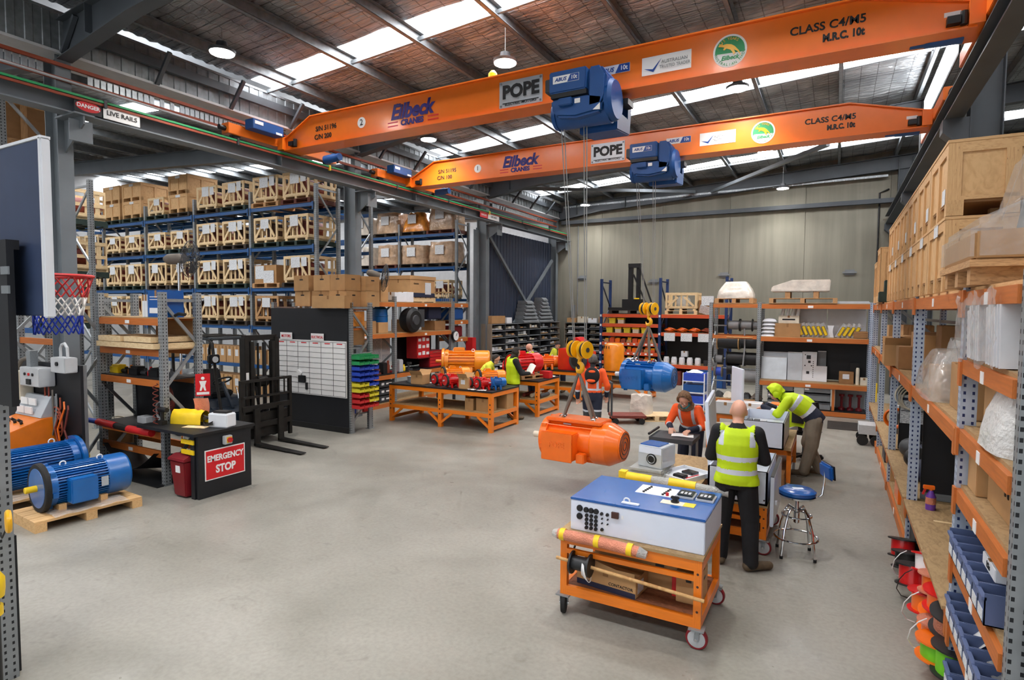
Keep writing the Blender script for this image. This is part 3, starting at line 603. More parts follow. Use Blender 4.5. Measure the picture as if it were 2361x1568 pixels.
def frame(par, pm, bm, x, y, x2, y2, h, n=None):     # end frame: two posts, zigzag bracing
    a = V((x, y, 0)); c = V((x2, y2, 0)); post(par, pm, x, y, h); post(par, pm, x2, y2, h)
    n = n or max(2, int(h/.75)); s = (h-.3)/n
    for i in range(n):
        p, q = (a, c) if i % 2 == 0 else (c, a)
        pbar('brace', bm, par, p+V((0, 0, .15+i*s)), q+V((0, 0, .15+(i+1)*s)), .03, .045)
    pbar('brace', bm, par, a+V((0, 0, h-.12)), c+V((0, 0, h-.12)), .03, .045)
    for p in (a, c): pc('foot_plate', bm, par, p.x-.07, p.x+.07, p.y-.07, p.y+.07, 0, .012)
def pallet(label, x, y, z, w=1.15, d=1.0, mat='pallet_dark', rz=0, group='pallets on the racks', h=.14, nb=5):
    t = T('pallet', label, 'pallet', (x, y, z), rz, group)
    for i in range(3): s = -w/2+.05+i*(w-.1)/2; pc('bearer', mat, t, s-.05, s+.05, -d/2, d/2, .018, h-.02)
    for i in range(nb): s = -d/2+(i+.5)*d/nb; pc('deck_board', mat, t, -w/2, w/2, s-d/nb*.42, s+d/nb*.42, h-.02, h)
    for i in range(3): s = -d/2+.05+i*(d-.1)/2; pc('bottom_board', mat, t, -w/2, w/2, s-.05, s+.05, 0, .018)
    return t
def slat_crate(label, x, y, z, w, d, h, papers=2, inner='rust', rz=0, wm='pine_pale', group='slatted crates on the blue rack'):
    t = T('slatted_crate', label, 'crate', (x, y, z), rz, group); p = .07
    for sx in (-1, 1):
        for sy in (-1, 1): pc('corner_post', wm, t, sx*w/2-(p if sx > 0 else 0), sx*w/2+(0 if sx > 0 else p), sy*d/2-(.03 if sy > 0 else 0), sy*d/2+(0 if sy > 0 else .03), .06, h)
    for sy in (-1, 1):
        f = sy*d/2; g = f-sy*.028
        for z0, z1 in ((.06, .15), (h-.08, h)): pc('rail', wm, t, -w/2+p, w/2-p, min(f, g), max(f, g), z0, z1)
        if sy < 0:
            for k in (-.18, 0, .18): pc('slat', wm, t, w*k-.028, w*k+.028, f+.03, f+.05, .15, h-.08)
            for s in (-1, 1): pbar('brace', wm, t, (s*(w/2-.1), f-.01, .15), (s*w*.1, f-.01, h-.16), .02, .07)
    for sx in (-1, 1):
        f = sx*w/2
        for z0, z1 in ((.08, .16), (h*.5-.04, h*.5+.04), (h-.08, h)): pc('side_rail', wm, t, f-.012, f+.012, -d/2+.03, d/2-.03, z0, z1)
        for k in (-.25, .1, .32): pc('side_slat', wm, t, f-.02 if sx > 0 else f, f if sx > 0 else f+.02, d*k-.05, d*k+.05, .08, h)
    pc('base', wm, t, -w/2, w/2, -d/2, d/2, .06, .085)
    for s in (-.42, 0, .42): pc('skid', wm, t, s*w-.045, s*w+.045, -d/2, d/2, 0, .06)
    B().lathe((0, -d/2+.13, h*.48), (0, d/2-.1, h*.48), [(0, h*.2), (.05, h*.33), (1, h*.33)], 14).build('contents', inner, t)
    for i in range(papers):
        px = -.02*w if i == 0 else w*.3
        if papers == 1: px = rnd.uniform(-.1, .1)*w
        pw, ph = (.34, .4) if i == 0 else (.2, .36)
        pc('paper_label', 'paper', t, px-pw*w/2, px+pw*w/2, -d/2-.024, -d/2-.02, h*(.98-ph)-.02, h-.02-rnd.random()*.04, (0, rnd.uniform(-.04, .04), 0))
    return t
def ply_crate(label, x, y, z, w, d, h, rz=0, group='plywood crates on the blue rack', wm='crate_pine', pm='ply', tagw=True, gap=.12, blocks=False):
    """closed crate: plywood panels proud battens, skid openings at the bottom; front is -y, side is +x/-x"""
    t = T('wooden_crate', label, 'crate', (x, y, z), rz, group); bt = .09; e = .016
    pc('panel', pm, t, -w/2+e, w/2-e, -d/2+e, d/2-e, gap, h-.01)
    for s in (-1, 0, 1):
        for q in (-1, 0, 1):
            if blocks: pc('block', wm, t, s*(w/2-.06)-.05, s*(w/2-.06)+.05, q*(d/2-.05)-.05, q*(d/2-.05)+.05, 0, gap)
        if not blocks: pc('skid', wm, t, s*(w/2-.05)-.05, s*(w/2-.05)+.05, -d/2, d/2, 0, gap)
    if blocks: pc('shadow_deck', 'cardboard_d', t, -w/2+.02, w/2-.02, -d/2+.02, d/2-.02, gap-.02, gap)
    pc('lid', wm, t, -w/2-.005, w/2+.005, -d/2-.005, d/2+.005, h-.022, h)
    for sy in (-1, 1):
        f = sy*d/2; a, c = (f, f+e) if sy < 0 else (f-e, f)
        for z0, z1 in ((gap, gap+.03), (h-.1, h-.022)): pc('batten', wm, t, -w/2+bt, w/2-bt, a, c, z0, z1)
        for xx in (-w/2+bt/2, 0, w/2-bt/2): pc('batten', wm, t, xx-bt/2, xx+bt/2, a, c, gap*0 if xx else gap, h-.1 if xx == 0 else h-.022)
    for sx in (-1, 1):
        f = sx*w/2; a, c = (f, f+e) if sx < 0 else (f-e, f)
        pc('batten', wm, t, a, c, -d/2+bt, d/2-bt, h-.1, h-.022)
        for k in (-1, 0, 1): yy = k*(d/2-bt/2); pc('batten', wm, t, a, c, yy-bt/2, yy+bt/2, 0 if k else .0, h-.1 if k == 0 else h-.022)
    if tagw: pc('paper_label', 'paper', t, -.12, .12, -d/2-.004, -d/2, h-.1, h-.01)
    return t
def carton(label, x, y, z, w, d, h, rz=0, mat='cardboard', group=None, mark=None, lab=False, name='cardboard_box', flaps=False):
    t = T(name, label, 'box', (x, y, z), rz, group)
    B().box(-w/2, w/2, -d/2, d/2, 0, h).build('carton', mat, t, .004)
    pc('tape', 'cardboard_d', t, -w/2-.001, w/2+.001, -.025, .025, h, h+.001)
    pc('tape', 'cardboard_d', t, -.025, .025, -d/2-.001, -d/2, h*.72, h+.0)
    if mark: pc('print', 'ink', t, -w*.1, w*.12, -d/2-.002, -d/2, h*.68, h*.76); pc('print', 'ink', t, w/2, w/2+.002, -d*.1, d*.12, h*.68, h*.76)
    if lab: pc('paper_label', 'paper', t, -w*.25, w*.2, -d/2-.003, -d/2, h*.42, h*.82)
    if flaps:
        for s in (-1, 1): B().add([(-w/2, s*d/2, h), (w/2, s*d/2, h), (w/2, s*(d/2+.08), h+.1), (-w/2, s*(d/2+.08), h+.1), (-w/2, s*d/2, h-.006), (w/2, s*d/2, h-.006)], [(0, 1, 2, 3), (4, 5, 2, 3)]).build('flap', mat, t)
    return t
# ================================================================== STORE BAY: tall blue pallet racks
LV = [.93, 2.08, 3.19, 4.35, 5.5]; LN = ['bottom', 'second', 'third', 'fourth', 'top']
def tall_rack(label, xs, y0, H, lv, depth=.9, pm='post_galv', bm='rack_blue'):
    t = T('pallet_rack', label, 'rack', (0, y0, 0))
    for x in xs: frame(t, pm, 'galv', x, .05, x, depth-.05, H, 6)
    for z in lv:
        for a, c in zip(xs, xs[1:]):
            for yy in (0, depth):
                o = pc('beam', bm, t, a+.045, c-.045, yy-.02, yy+.03, z-.1, z)
            for s in (.3, .7): pc('cross_support', bm, t, a+(c-a)*s-.03, a+(c-a)*s+.03, .03, depth-.02, z-.06, z-.01)
            for xx in (a+.06, c-.06): pc('beam_clip', bm, t, xx-.025, xx+.025, -.03, -.02, z-.2, z+.02)
    return t
R1 = [-25.9, -23.2, -20.55, -17.85, -15.16, -12.47]
tall_rack('tall blue beam pallet rack filled with motor crates', R1, 11.46, 6.0, LV)
tall_rack('tall blue beam rack standing back to back behind the motor crates', R1[1:], 12.8, 6.0, LV[1:])
yc = 11.46+.48
def at(bay, k, n=2):                               # centre x of slot k (from left) in bay
    a, c = R1[bay], R1[bay+1]; return a+.08+(c-a-.16)*(k+.5)/n
pm_ = ['pallet_dark', 'pallet_green', 'pallet_wood', 'pallet_red']; cnt = {}
def name_slot(lv):
    cnt[lv] = cnt.get(lv, -1)+1; return ORD[min(cnt[lv], 11)]
def slot(bay, k, lv, kind, w=1.0, h=.72, pal=None, papers=2, inner='rust', d=1.0):
    z = LV[lv]; x = at(bay, k); nm = name_slot(lv); ln = LN[lv]
    pal = pal or pm_[(bay*3+k*2+lv) % 2]
    pallet('%s pallet, %s from right end on %s level of crate rack' % ({'pallet_dark': 'dark', 'pallet_green': 'green', 'pallet_wood': 'pale timber', 'pallet_red': 'red brown'}[pal], nm, ln), x, yc, z, 1.16, 1.05, pal)
    if kind == 's': slat_crate('slatted pine motor crate, %s from right end on %s level of blue rack' % (nm, ln), x, yc, z+.14, w, d, h, papers, inner)
    elif kind == 'd':
        ply_crate('lower closed pine crate of stacked pair, %s from right on %s rack level' % (nm, ln), x, yc, z+.14, w, d, .58)
        ply_crate('upper closed pine crate of stacked pair, %s from right on %s rack level' % (nm, ln), x, yc, z+.72, w, d, .6)
slot(4, 1, 4, 's', 1.05, .74, 'pallet_red'); slot(4, 0, 4, 's', 1.05, .74, 'pallet_wood'); slot(3, 1, 4, 's', 1.0, .72, 'pallet_green'); slot(3, 0, 4, 's', .98, .7, 'pallet_dark')
slot(2, 1, 4, 'd', 1.0, d=1.05); slot(2, 0, 4, 's', .9, .58, 'pallet_green', 1); slot(1, 1, 4, 'd', 1.15); slot(1, 0, 4, 'd', 1.05); slot(0, 1, 4, 's', 1.0, .8)
for lv, hs in ((3, .72), (2, .74), (1, .76)):
    for bay in (4, 3, 2, 1, 0):
        for k in (1, 0):
            if lv == 1 and bay == 4: continue
            if lv == 2 and bay == 4 and k == 0: continue
            h = hs*(.8 if (bay, lv) in ((2, 3), (1, 3)) else 1); slot(bay, k, lv, 's', rnd.choice((.95, 1.0, 1.05)), h, None, 1 if (bay == 4 and lv == 3) or bay in (1, 2) else 2, rnd.choice(('rust', 'bakelite', 'rust')))
x = at(4, 0); pallet('timber pallet under the paper covered carton on third level of crate rack', x, yc, LV[2], 1.16, 1.05, 'pallet_wood')
o = carton('brown carton covered with two large white papers on third rack level', x-.1, yc, LV[2]+.14, .95, .9, .52, mat='cardboard2')
pc('paper_label', 'paper', o, -.42, -.05, -.46, -.455, .12, .5); pc('paper_label', 'paper', o, -.06, .38, -.468, -.463, .0, .36)
x = at(4, 0); pallet('dark pallet beside the whiteboard on second level of crate rack', x, yc, LV[1], 1.16, 1.05, 'pallet_dark'); o = slat_crate('dark stained slatted crate with grey sheet on second rack level', x, yc, LV[1]+.14, 1.0, 1.0, .74, 1, 'bakelite', wm='pallet_wood')
for bay, n in ((3, 7), (4, 4), (2, 3)):              # small labelled cartons on the low levels
    for k in range(n):
        xx = R1[bay]+.25+k*(.34 if bay != 4 else .55)
        carton('small labelled carton, %s from left in %s group on low rack level' % (ORD[k], {3: 'middle', 4: 'right', 2: 'left'}[bay]), xx, 11.75, LV[0], .31, .5, .5 if bay != 4 else .42, mat='cardboard', group='small cartons on the low rack level', lab=True)
for k in range(8): carton('small labelled carton on the rack floor, %s from left behind forklift' % ORD[k], -17.6+k*.42, 11.75, .0, .36, .5, .55, mat='cardboard', group='cartons on the rack floor', lab=True)
# rear rack with shrink wrapped pallets
R2 = [-20.5, -17.8, -15.1, -12.4]
tall_rack('rear blue beam rack holding shrink wrapped pallets', R2, 18.1, 5.9, [3.0, 4.2, 5.44])
def wrapped(label, x, y, z, w, d, h, mat='wrap_brown', pm='pallet_dark', taper=.92, seed=0, lab=True, rz=0, group='shrink wrapped pallet loads', pal=True):
    if pal: pallet('pallet under the '+label, x, y, z, w*1.02, d*1.02, pm, rz, 'pallets under wrapped loads')
    t = T('wrapped_load', label, 'wrapped load', (x, y, z+(.14 if pal else 0)), rz, group); b = B(); n = 28; ms = 12
    ring = []
    for j in range(ms+1):
        f = j/ms; s = 1-(1-taper)*f*f
        for i in range(n):
            a = 2*pi*i/n; c, q = cos(a), sin(a); k = 1/max(abs(c)**5+abs(q)**5, 1e-6)**.2
            m_ = 1+.05*mnoise.noise(V((c*3+seed, q*3, f*5)))
            ring.append((c*k*w/2*s*m_, q*k*d/2*s*m_, h*f+(.04*mnoise.noise(V((c*2, q*2, seed))) if j == ms else 0)))
    fs = [(j*n+i, j*n+(i+1) % n, (j+1)*n+(i+1) % n, (j+1)*n+i) for j in range(ms) for i in range(n)]
    ring.append((0, 0, h+.02)); L = len(ring)-1
    fs += [(ms*n+i, ms*n+(i+1) % n, L) for i in range(n)]; b.add(ring, fs); b.build('wrapped_body', mat, t, ang=50)
    if lab: pc('paper_label', 'paper', t, -.2, .2, -d/2*1.02-.03, -d/2*1.02-.025, h*.4, h*.4+.34)
    return t
y2 = 18.55
for x, z, w, h, mat, tp, s, nm in ((-13.1, 5.44, 1.25, 1.0, 'wrap_brown', .9, 1, 'brown wrapped load at right end of top level'), (-14.4, 5.44, 1.2, .75, 'wrap_orange', .6, 2, 'orange wrapped load with peaked top on top level'),
                                   (-15.75, 5.44, 1.2, .8, 'wrap_brown', .95, 3, 'brown wrapped load third from right on top level'), (-17.1, 5.44, 1.1, .7, 'wrap_white', .95, 4, 'pale wrapped load at left of rear rack top level'),
                                   (-13.1, 4.2, 1.25, .8, 'wrap_brown', .93, 5, 'grey brown wrapped load with big label on middle level'), (-14.45, 4.2, 1.2, .72, 'wrap_brown', .97, 6, 'pinkish wrapped load second from right on middle level'),
                                   (-15.75, 4.2, 1.1, .78, 'wrap_brown', .95, 7, 'tall wrapped load with white label third from right on middle level'), (-17.1, 4.2, 1.1, .75, 'wrap_white', .95, 8, 'pale wrapped load at left of rear rack middle level')):
    wrapped(nm, x, y2, z, w, .95, h, mat, 'pallet_red' if s in (1, 7) else 'pallet_dark', tp, s)
for k, x in enumerate((-13.2, -14.5, -15.9, -17.2)): slat_crate('slatted crate on low level of rear rack, %s from right' % ORD[k], x, y2, 3.0, 1.0, .9, .7, 1, group='slatted crates on the rear rack')
o = T('parts_cabinet', 'bright blue topped storage cabinet behind the rear rack', 'cabinet', (-11.6, 20.6, 0))
pc('body', 'white', o, -.9, .9, -.4, .4, 0, 5.0); pc('blue_band', 'paint_blue', o, -.92, .92, -.42, .42, 4.1, 4.35); pc('blue_band', 'paint_blue', o, -.92, .92, -.42, .42, 2.6, 2.85)
# front-left end of the store: tall rack frames seen past the near column
t = T('pallet_rack', 'tall rack end frame rising past the near column at left', 'rack', (-13.9, 6.65, 0)); frame(t, 'post_galv', 'galv', 0, 0, -.9, .0, 5.3, 6)
for z in (2.1, 3.3, 4.5): pc('beam', 'rack_blue', t, -3.6, -.9, -.03, .03, z-.12, z)
frame(t, 'post_galv', 'galv', -3.6, 0, -3.6, .9, 5.3, 6)
for i, (x, z) in enumerate(((-15.9, 2.1), (-15.9, 3.3), (-15.9, 4.5))):
    pallet('green pallet on the near left rack, %s level' % ['lower', 'middle', 'upper'][i], x, 7.2, z, 1.15, 1, 'pallet_green'); slat_crate('slatted crate on near left rack partly hidden by column, %s level' % ['lower', 'middle', 'upper'][i], x, 7.2, z+.14, 1.0, 1.0, .7, 1, group='slatted crates on the near left rack')
for i, (x, y, z, w, h) in enumerate(((-12.8, 4.9, 4.3, 1.3, 1.0), (-12.9, 4.9, 5.35, 1.2, .8))):
    ply_crate('brown closed crate high at far left, %s of the two' % ['lower', 'upper'][i], x, y, z, w, 1.0, h, wm='pallet_wood', pm='cardboard_d', group='closed crates high at far left')
t = T('pallet_rack', 'rack carrying the brown crates high at far left', 'rack', (-12.9, 4.4, 0)); frame(t, 'post_galv', 'galv', 1.1, 0, 1.1, .9, 6.2, 6); frame(t, 'post_galv', 'galv', -1.1, 0, -1.1, .9, 6.2, 6)
for z in (4.28, ): pc('beam', 'rack_blue', t, -1.1, 1.1, -.03, .03, z-.12, z); pc('beam', 'rack_blue', t, -1.1, 1.1, .87, .93, z-.12, z)
# ================================================================== LEFT FOREGROUND
# near rack upright with black hinged panel, basketball hoop beyond
t = T('rack_upright', 'near perforated rack upright with black panel at left edge', 'rack', (-5.07, 1.8, 0))
post(t, 'post_galv', 0, 0, 1.98, w=.1); post(t, 'post_galv', -.9, 0, 1.98, w=.1); pc('beam', 'rack_orange', t, -.9, .03, -.05, .05, 1.8, 1.92)
pc('beam', 'rack_orange', t, -.9, -.02, -.05, .05, .4, .5); pc('beam_clip', 'rack_orange', t, -.01, .05, -.06, -.05, .32, .55)
pc('panel', 'black_board', t, -.95, -.02, .06, .09, .0, 1.0)
hk = B().ring((0, 0, 0), .06, .018, (.3, 1, 0), 20, 8).build('tape_roll', 'gold', t, 0, (.33, -.08, 1.22)); B().tube([(.3, -.08, 1.17), (.2, -.07, 1.08), (.06, -.05, 1.12)], .006).build('cord', 'black', t)
o = T('safety_barrier', 'yellow and black post guard at bottom left edge', 'guard', (-4.72, 1.6, 0))
B().cyl((0, 0, 0), (0, 0, .85), .05, n=20).build('post', 'black', o); B().lathe((0, 0, .76), (0, 0, .93), [(0, .075), (.3, .08), (.7, .08), (1, .05)], 20).build('cap', 'yellow', o); B().lathe((0, 0, .64), (0, 0, .7), [(0, .066), (1, .066)], 20).build('band', 'yellow', o)
o = T('cover_board', 'black hinged cover panel on near rack at left edge', 'panel', (-5.0, 1.72, 2.0))
pc('leaf', 'black_board', o, -.9, .43, -.02, .02, 0, 1.06)
for z in (.72, .84): pc('hinge', 'galv', o, .37, .47, -.03, -.02, z, z+.05)
pc('header', 'black', o, -.9, .43, .02, .05, 1.0, 1.06)
t = T('basketball_hoop', 'dark blue basketball backboard with red rim and net', 'basketball hoop', (-4.97, 1.83, 2.58))
B().box(-.62, .6, -.02, .02, 0, 1.1).build('backboard', 'board_back', t, .006); B().box(.6, .64, -.028, .028, -.012, 1.112).build('edge_trim', 'white', t, .008); B().box(-.62, .64, -.028, .028, 1.1, 1.118).build('edge_trim', 'white', t)
pc('bracket', 'rim_red', t, -.1, .02, .02, .16, .2, .3)
cx, cy, cz, rr_ = -.2, .4, .29, .225
B().ring((cx, cy, cz), rr_, .012, n=36).build('rim', 'rim_red', t)
for k, (z0, z1, r0, r1, mt, nm) in enumerate(((0, -.16, .225, .18, 'rim_red', 'net_top'), (-.16, -.3, .18, .15, 'net_white', 'net_middle'), (-.3, -.44, .15, .15, 'net_blue', 'net_bottom'))):
    b = B()
    for i in range(12):
        for s in (-1, 1):
            a0 = 2*pi*i/12; a1 = a0+s*2*pi/24
            for q in range(2):
                f0, f1 = q/2, (q+1)/2
                def P(f, a): r = r0+(r1-r0)*f; return (cx+r*cos(a), cy+r*sin(a), cz+z0+(z1-z0)*f)
                b.tube([P(f0, a0 if q == 0 else a1), P(f1, a1 if q == 0 else a0)], .006, 5)
    o = b.build(nm, mt, t); o['kind'] = 'stuff'
# electrical test corner
t = T('test_board', 'black board carrying electrical test boxes behind blue motors', 'board', (-10.4, 4.33, 0)); pc('board', 'black_board', t, -1.6, .93, 0, .04, 0, 1.78)
pc('leg', 'galv', t, -1.55, -1.5, .04, .1, 0, 1.78); pc('leg', 'galv', t, .85, .9, .04, .1, 0, 1.78)
t = T('isolator_switch', 'beige isolator switch box with rotary handle on test board', 'switch box', (-11.08, 4.27, 1.2)); B().box(-.26, .24, -.14, .05, 0, .44).build('body', 'cream', t, .01)
B().cyl((-.02, -.16, .16), (-.02, -.14, .16), .06, n=16).build('handle_base', 'grey', t); B().bar((-.08, -.18, .2), (.05, -.18, .1), .03, .03).build('handle', 'grey', t); pc('label', 'sign_white', t, -.2, -.06, -.145, -.14, .32, .4); txt('1', .07, 'sign_blue', t, (-.13, -.148, .36))
for k in range(3): pc('indicator', 'black', t, .14, .2, -.145, -.14, .18+k*.08, .24+k*.08)
B().tube([(0, -.05, .44), (.03, -.05, .52), (.12, -.05, .6), (.3, -.05, .64), (.42, .0, .62)], .03, 10).build('conduit', 'strap', t)
t = T('control_box', 'grey control box with three buttons on test board', 'control box', (-10.46, 4.27, 1.44)); B().box(-.3, .3, -.16, .05, 0, .28).build('body', 'lightgrey', t, .01)
for k, c in enumerate(('ink', 'red', 'ink')): B().cyl((-.12+k*.12, -.175, .18), (-.12+k*.12, -.16, .18), .022, n=12).build('button', c, t)
pc('socket', 'ink', t, -.06, .06, -.18, -.16, .03, .11); pc('trunking', 'galv', t, -.22, -.1, -.1, .0, .28, .52)
t = T('control_box', 'small grey switch box with looped white conduit beside the column', 'control box', (-9.7, 4.27, 1.68)); B().box(-.2, .2, -.12, .05, 0, .22).build('body', 'lightgrey', t, .01); B().cyl((0, -.14, .13), (0, -.12, .13), .03, n=14).build('knob', 'ink', t)
B().tube([(-.1, -.03, .22), (-.1, -.03, .34), (-.06, -.03, .4), (.02, -.03, .42), (.09, -.03, .36), (.1, -.03, .22)], .02, 8).build('conduit', 'lightgrey', t)
for i in range(7):
    x = -10.3+i*.11; pts = [(x, 4.24, 1.5-.05*i), (x+.05, 4.22, 1.15), (x+.12*sin(i), 4.2, .85), (x+.1*cos(i*2), 4.22, .55), (x+.15, 4.24, .3+.1*(i % 3))]
    one(B().tube([V(p)-V((x, 4.24, 0)) for p in pts], .013, 6), 'hanging_cable', ['oxide', 'rust', 'strap', 'cable_grey', 'oxide', 'motor_orange', 'rust'][i], ['brown lead hanging leftmost on test board', 'dark red lead second on test board', 'grey brown lead third on test board', 'grey lead in middle of test board', 'brown lead right of middle on test board', 'bright orange lead looping down the test board', 'dark red lead rightmost on test board'][i], 'cable', (x, 4.24, 0), group='leads hanging on the test board')
b = B()
for k in range(3): b.ring((0, 0, -.06*k), .16, .012, (.1, 1, .1), 20, 6)
one(b, 'cable_coil', 'oxide', 'coil of brown cable hanging on black test board', 'cable', (-9.95, 4.24, 1.0))
t = T('test_console', 'orange sloped test console with meters beside the blue motors', 'console', (-10.38, 3.98, 0))
B().prism([(-.3, 0), (.3, 0), (.3, 1.0), (.12, 1.0), (-.3, .86)], 'x', -.5, .35).build('cabinet', 'orange', t, .008); pc('front_panel', 'black', t, -.25, .25, -.31, -.3, .05, .72)
B().prism([(.1, 1.0), (.3, 1.0), (.3, 1.3), (.24, 1.3)], 'x', -.5, .3).build('meter_panel', 'plate', t, .004)
for k in range(2):
    for q in range(2): B().box(-.4+k*.25, -.2+k*.25, .09+.05*q, .11+.05*q, 1.04+.12*q, 1.14+.12*q).build('meter', 'sign_white', t)
for k in range(7): B().cyl((-.42+.1*k, -.08+.04*(k % 2), .93+.02*(k % 2)), (-.42+.1*k, -.09, .97+.02*(k % 2)), .02, n=8).build('knob', 'ink', t)
B().cyl((.0, -.34, .58), (.0, -.31, .58), .035, n=14).build('stop_button', 'yellow', t); pc('label', 'sign_white', t, -.09, .12, -.315, -.31, .4, .47); pc('label', 'sign_white', t, -.07, .1, -.315, -.31, .3, .36)
# the two blue motors on pallets
def low_pallet(label, x, y, w, d, rz=0):
    t = T('pallet', label, 'pallet', (x, y, 0), rz, 'pallets under the blue motors')
    for s in (-1, 0, 1): pc('bearer', 'pine', t, -w/2, w/2, s*(d/2-.06)-.06, s*(d/2-.06)+.06, 0, .1)
    for k in range(4): pc('deck_board', 'pine', t, -w/2+k*w/4+.006, -w/2+(k+1)*w/4-.006, -d/2, d/2, .1, .13)
    return t
low_pallet('pine pallet under the nearer blue flange motor', -8.36, 3.76, .74, 1.16, R(-4)); low_pallet('pine pallet under the rear blue motor', -9.5, 3.7, .74, 1.2)
motor('flange_motor', 'blue flange motor with yellow shaft on nearer pallet', 'motor_blue', (-8.38, 3.84, .13), pi/2-R(4), L=.94, r=.245, flange='dark', feet=False, shaft='yellow', box=False, ribs=44, fan=.27)
fm = bpy.data.objects['flange_motor']; B().box(-.27, .02, -.36, -.2, .1, .4).build('terminal_box', 'motor_blue', fm, .012); pc('rating_plate', 'plate', fm, .09, .17, -.262, -.255, .22, .34)
pc('cradle', 'pine', fm, .1, .18, -.2, .2, 0, .09); pc('cradle', 'pine', fm, -.35, -.27, -.2, .2, 0, .09)
motor('flange_motor', 'blue flange motor with yellow shaft behind the nearer one', 'motor_blue', (-9.55, 3.72, .13), -pi/2, L=1.1, r=.27, flange=True, feet=False, shaft='yellow', box=False, ribs=44, fan=.2)
b = B(); b.grid(14, 10, lambda u, v: ((u-.5)*.36, (v-.5)*.8, .015+.04*abs(mnoise.noise(V((u*5, v*7, 2))))))
one(b, 'plastic_sheet', 'clear_wrap', 'crumpled clear plastic sheet beside the nearer blue motor', 'plastic sheet', (-8.12, 3.75, .131), R(-4), ang=180)
b = B(); b.grid(10, 8, lambda u, v: ((u-.5)*.3, (v-.5)*.5, .015+.04*abs(mnoise.noise(V((u*5, v*7, 8)))))); one(b, 'plastic_sheet', 'clear_wrap', 'crumpled clear plastic on the rear blue motor pallet', 'plastic sheet', (-9.2, 3.5, .131), ang=180)

# orange shelf unit with workbench level
t = T('shelf_unit', 'galvanised shelf unit with orange beams left of emergency stop desk', 'shelf', (-9.45, 5.0, 0)); XL, XR, D = -.85, .85, .55
frame(t, 'post_galv', 'galv', XR, .02, XR, D, 2.85, 4); frame(t, 'post_galv', 'galv', XL, .02, XL, D, 2.85, 4)
for z, m_ in ((2.46, 'chipboard'), (2.0, 'chipboard'), (1.55, 'black'), (.78, 'black'), (.5, 'chipboard')):
    for yy in (0, D): pc('beam', 'rack_orange', t, XL+.04, XR-.04, yy-.02, yy+.02, z-.1, z)
    if z != .5: pc('shelf_board', m_, t, XL, XR, 0, D, z, z+.018)
    pc('beam_tag', 'sign_white', t, -.06, .05, -.025, -.02, z-.08, z-.03)
for z in (1.0, 2.02): pc('back_panel', 'cardboard_d' if z > 2 else 'black_board', t, -.2 if z > 2 else XL, XR, D-.03, D-.01, z-.2 if z < 2 else z, z+.4 if z > 2 else 1.45)
carton('blue file box with printed panels on shelf unit top', -8.85, 5.22, 2.478, .42, .3, .4, mat='paint_blue', name='file_box')
o = bpy.data.objects['file_box']; pc('print', 'sign_white', o, -.16, .14, -.154, -.15, .06, .14); pc('print', 'sign_white', o, -.15, .1, -.154, -.15, .3, .31); pc('print', 'sign_white', o, -.15, .1, -.154, -.15, .26, .27)
for k in range(2): carton('white lever arch file on shelf unit top, %s' % ['left one', 'right one'][k], -9.16+k*.07, 5.2, 2.478, .06, .28, .34, mat='white', name='lever_file')
one(B().tube([(0, 0, 0), (.1, 0, .03), (.22, .02, .02)], .025), 'hand_tool', 'fork_black', 'dark hand tool lying on shelf unit top', 'tool', (-8.6, 5.2, 2.503))
for k, (x, z, w) in enumerate(((-9.75, 2.018, .8), (-9.0, 2.018, .78), (-9.78, 2.105, .62), (-9.02, 2.11, .7))):
    o = T('pine_tray', 'flat pine tray on shelf unit, %s' % ['lower left', 'lower right', 'upper left', 'upper right'][k], 'tray', (x, 5.2, z), group='flat pine trays on the shelf unit')
    for s in (-1, 1): pc('rail', 'pine_pale', o, -w/2, w/2, s*.3-.02, s*.3+.02, 0, .08); pc('rail', 'pine_pale', o, s*(w/2-.02)-.02, s*(w/2-.02)+.02, -.28, .28, 0, .08)
    pc('panel', 'ply', o, -w/2+.02, w/2-.02, -.28, .28, .05, .07)
for k in range(9):
    x = -10.15+k*.18; c = ['yellow', 'fork_black', 'orange', 'black', 'dark_grey', 'red', 'black', 'bin_red', 'dark_grey'][k]; b = B()
    if k % 3 == 0: b.box(-.12, .12, -.08, .08, 0, .1).box(-.1, .1, -.06, .06, .1, .13)
    elif k % 3 == 1: b.cyl((-.08, 0, .035), (.08, 0, .035), .035, n=12).box(.03, .08, -.02, .02, -.0, .05).box(.02, .06, -.02, .02, .06, .1)
    else: b.lathe((0, 0, 0), (0, 0, .14), [(0, .05), (.5, .05), (.7, .02), (1, .02)], 12)
    one(b, 'workshop_tool', c, '%s coloured tool on black shelf, %s from left' % (c.replace('_', ' '), ORD[k]), 'tool', (x, 5.2, 1.568), group='tools on the black shelf', bevel=.004)
one(B().box(-.12, .12, -.08, .08, 0, .11), 'charger_box', 'lightgrey', 'grey charger box on black workbench shelf', 'charger', (-9.5, 5.25, .798), bevel=.008)
b = B(); [b.ring((0, 0, .02*k), .16-.01*k, .018, (.2, 1, .1), 24, 6) for k in range(5)]
one(b, 'hose_coil', 'rust', 'red air hose coil hanging behind the rack upright', 'hose', (-8.95, 5.3, 1.2))
b = B(); [b.ring((0, 0, 0), .17, .012, (0, 1, .1*k), 24, 6) for k in range(3)]; one(b, 'hose_coil', 'cable_grey', 'grey hose loop hanging beside red hose coil', 'hose', (-8.78, 5.1, 1.05))
b = B(); b.tube([(.035*cos(i*.9), .035*sin(i*.9), -.012*i) for i in range(60)], .007, 5); one(b, 'coiled_hose', 'rust', 'dark red spiral air hose hanging on front upright', 'hose', (-8.62, 4.9, 1.52))
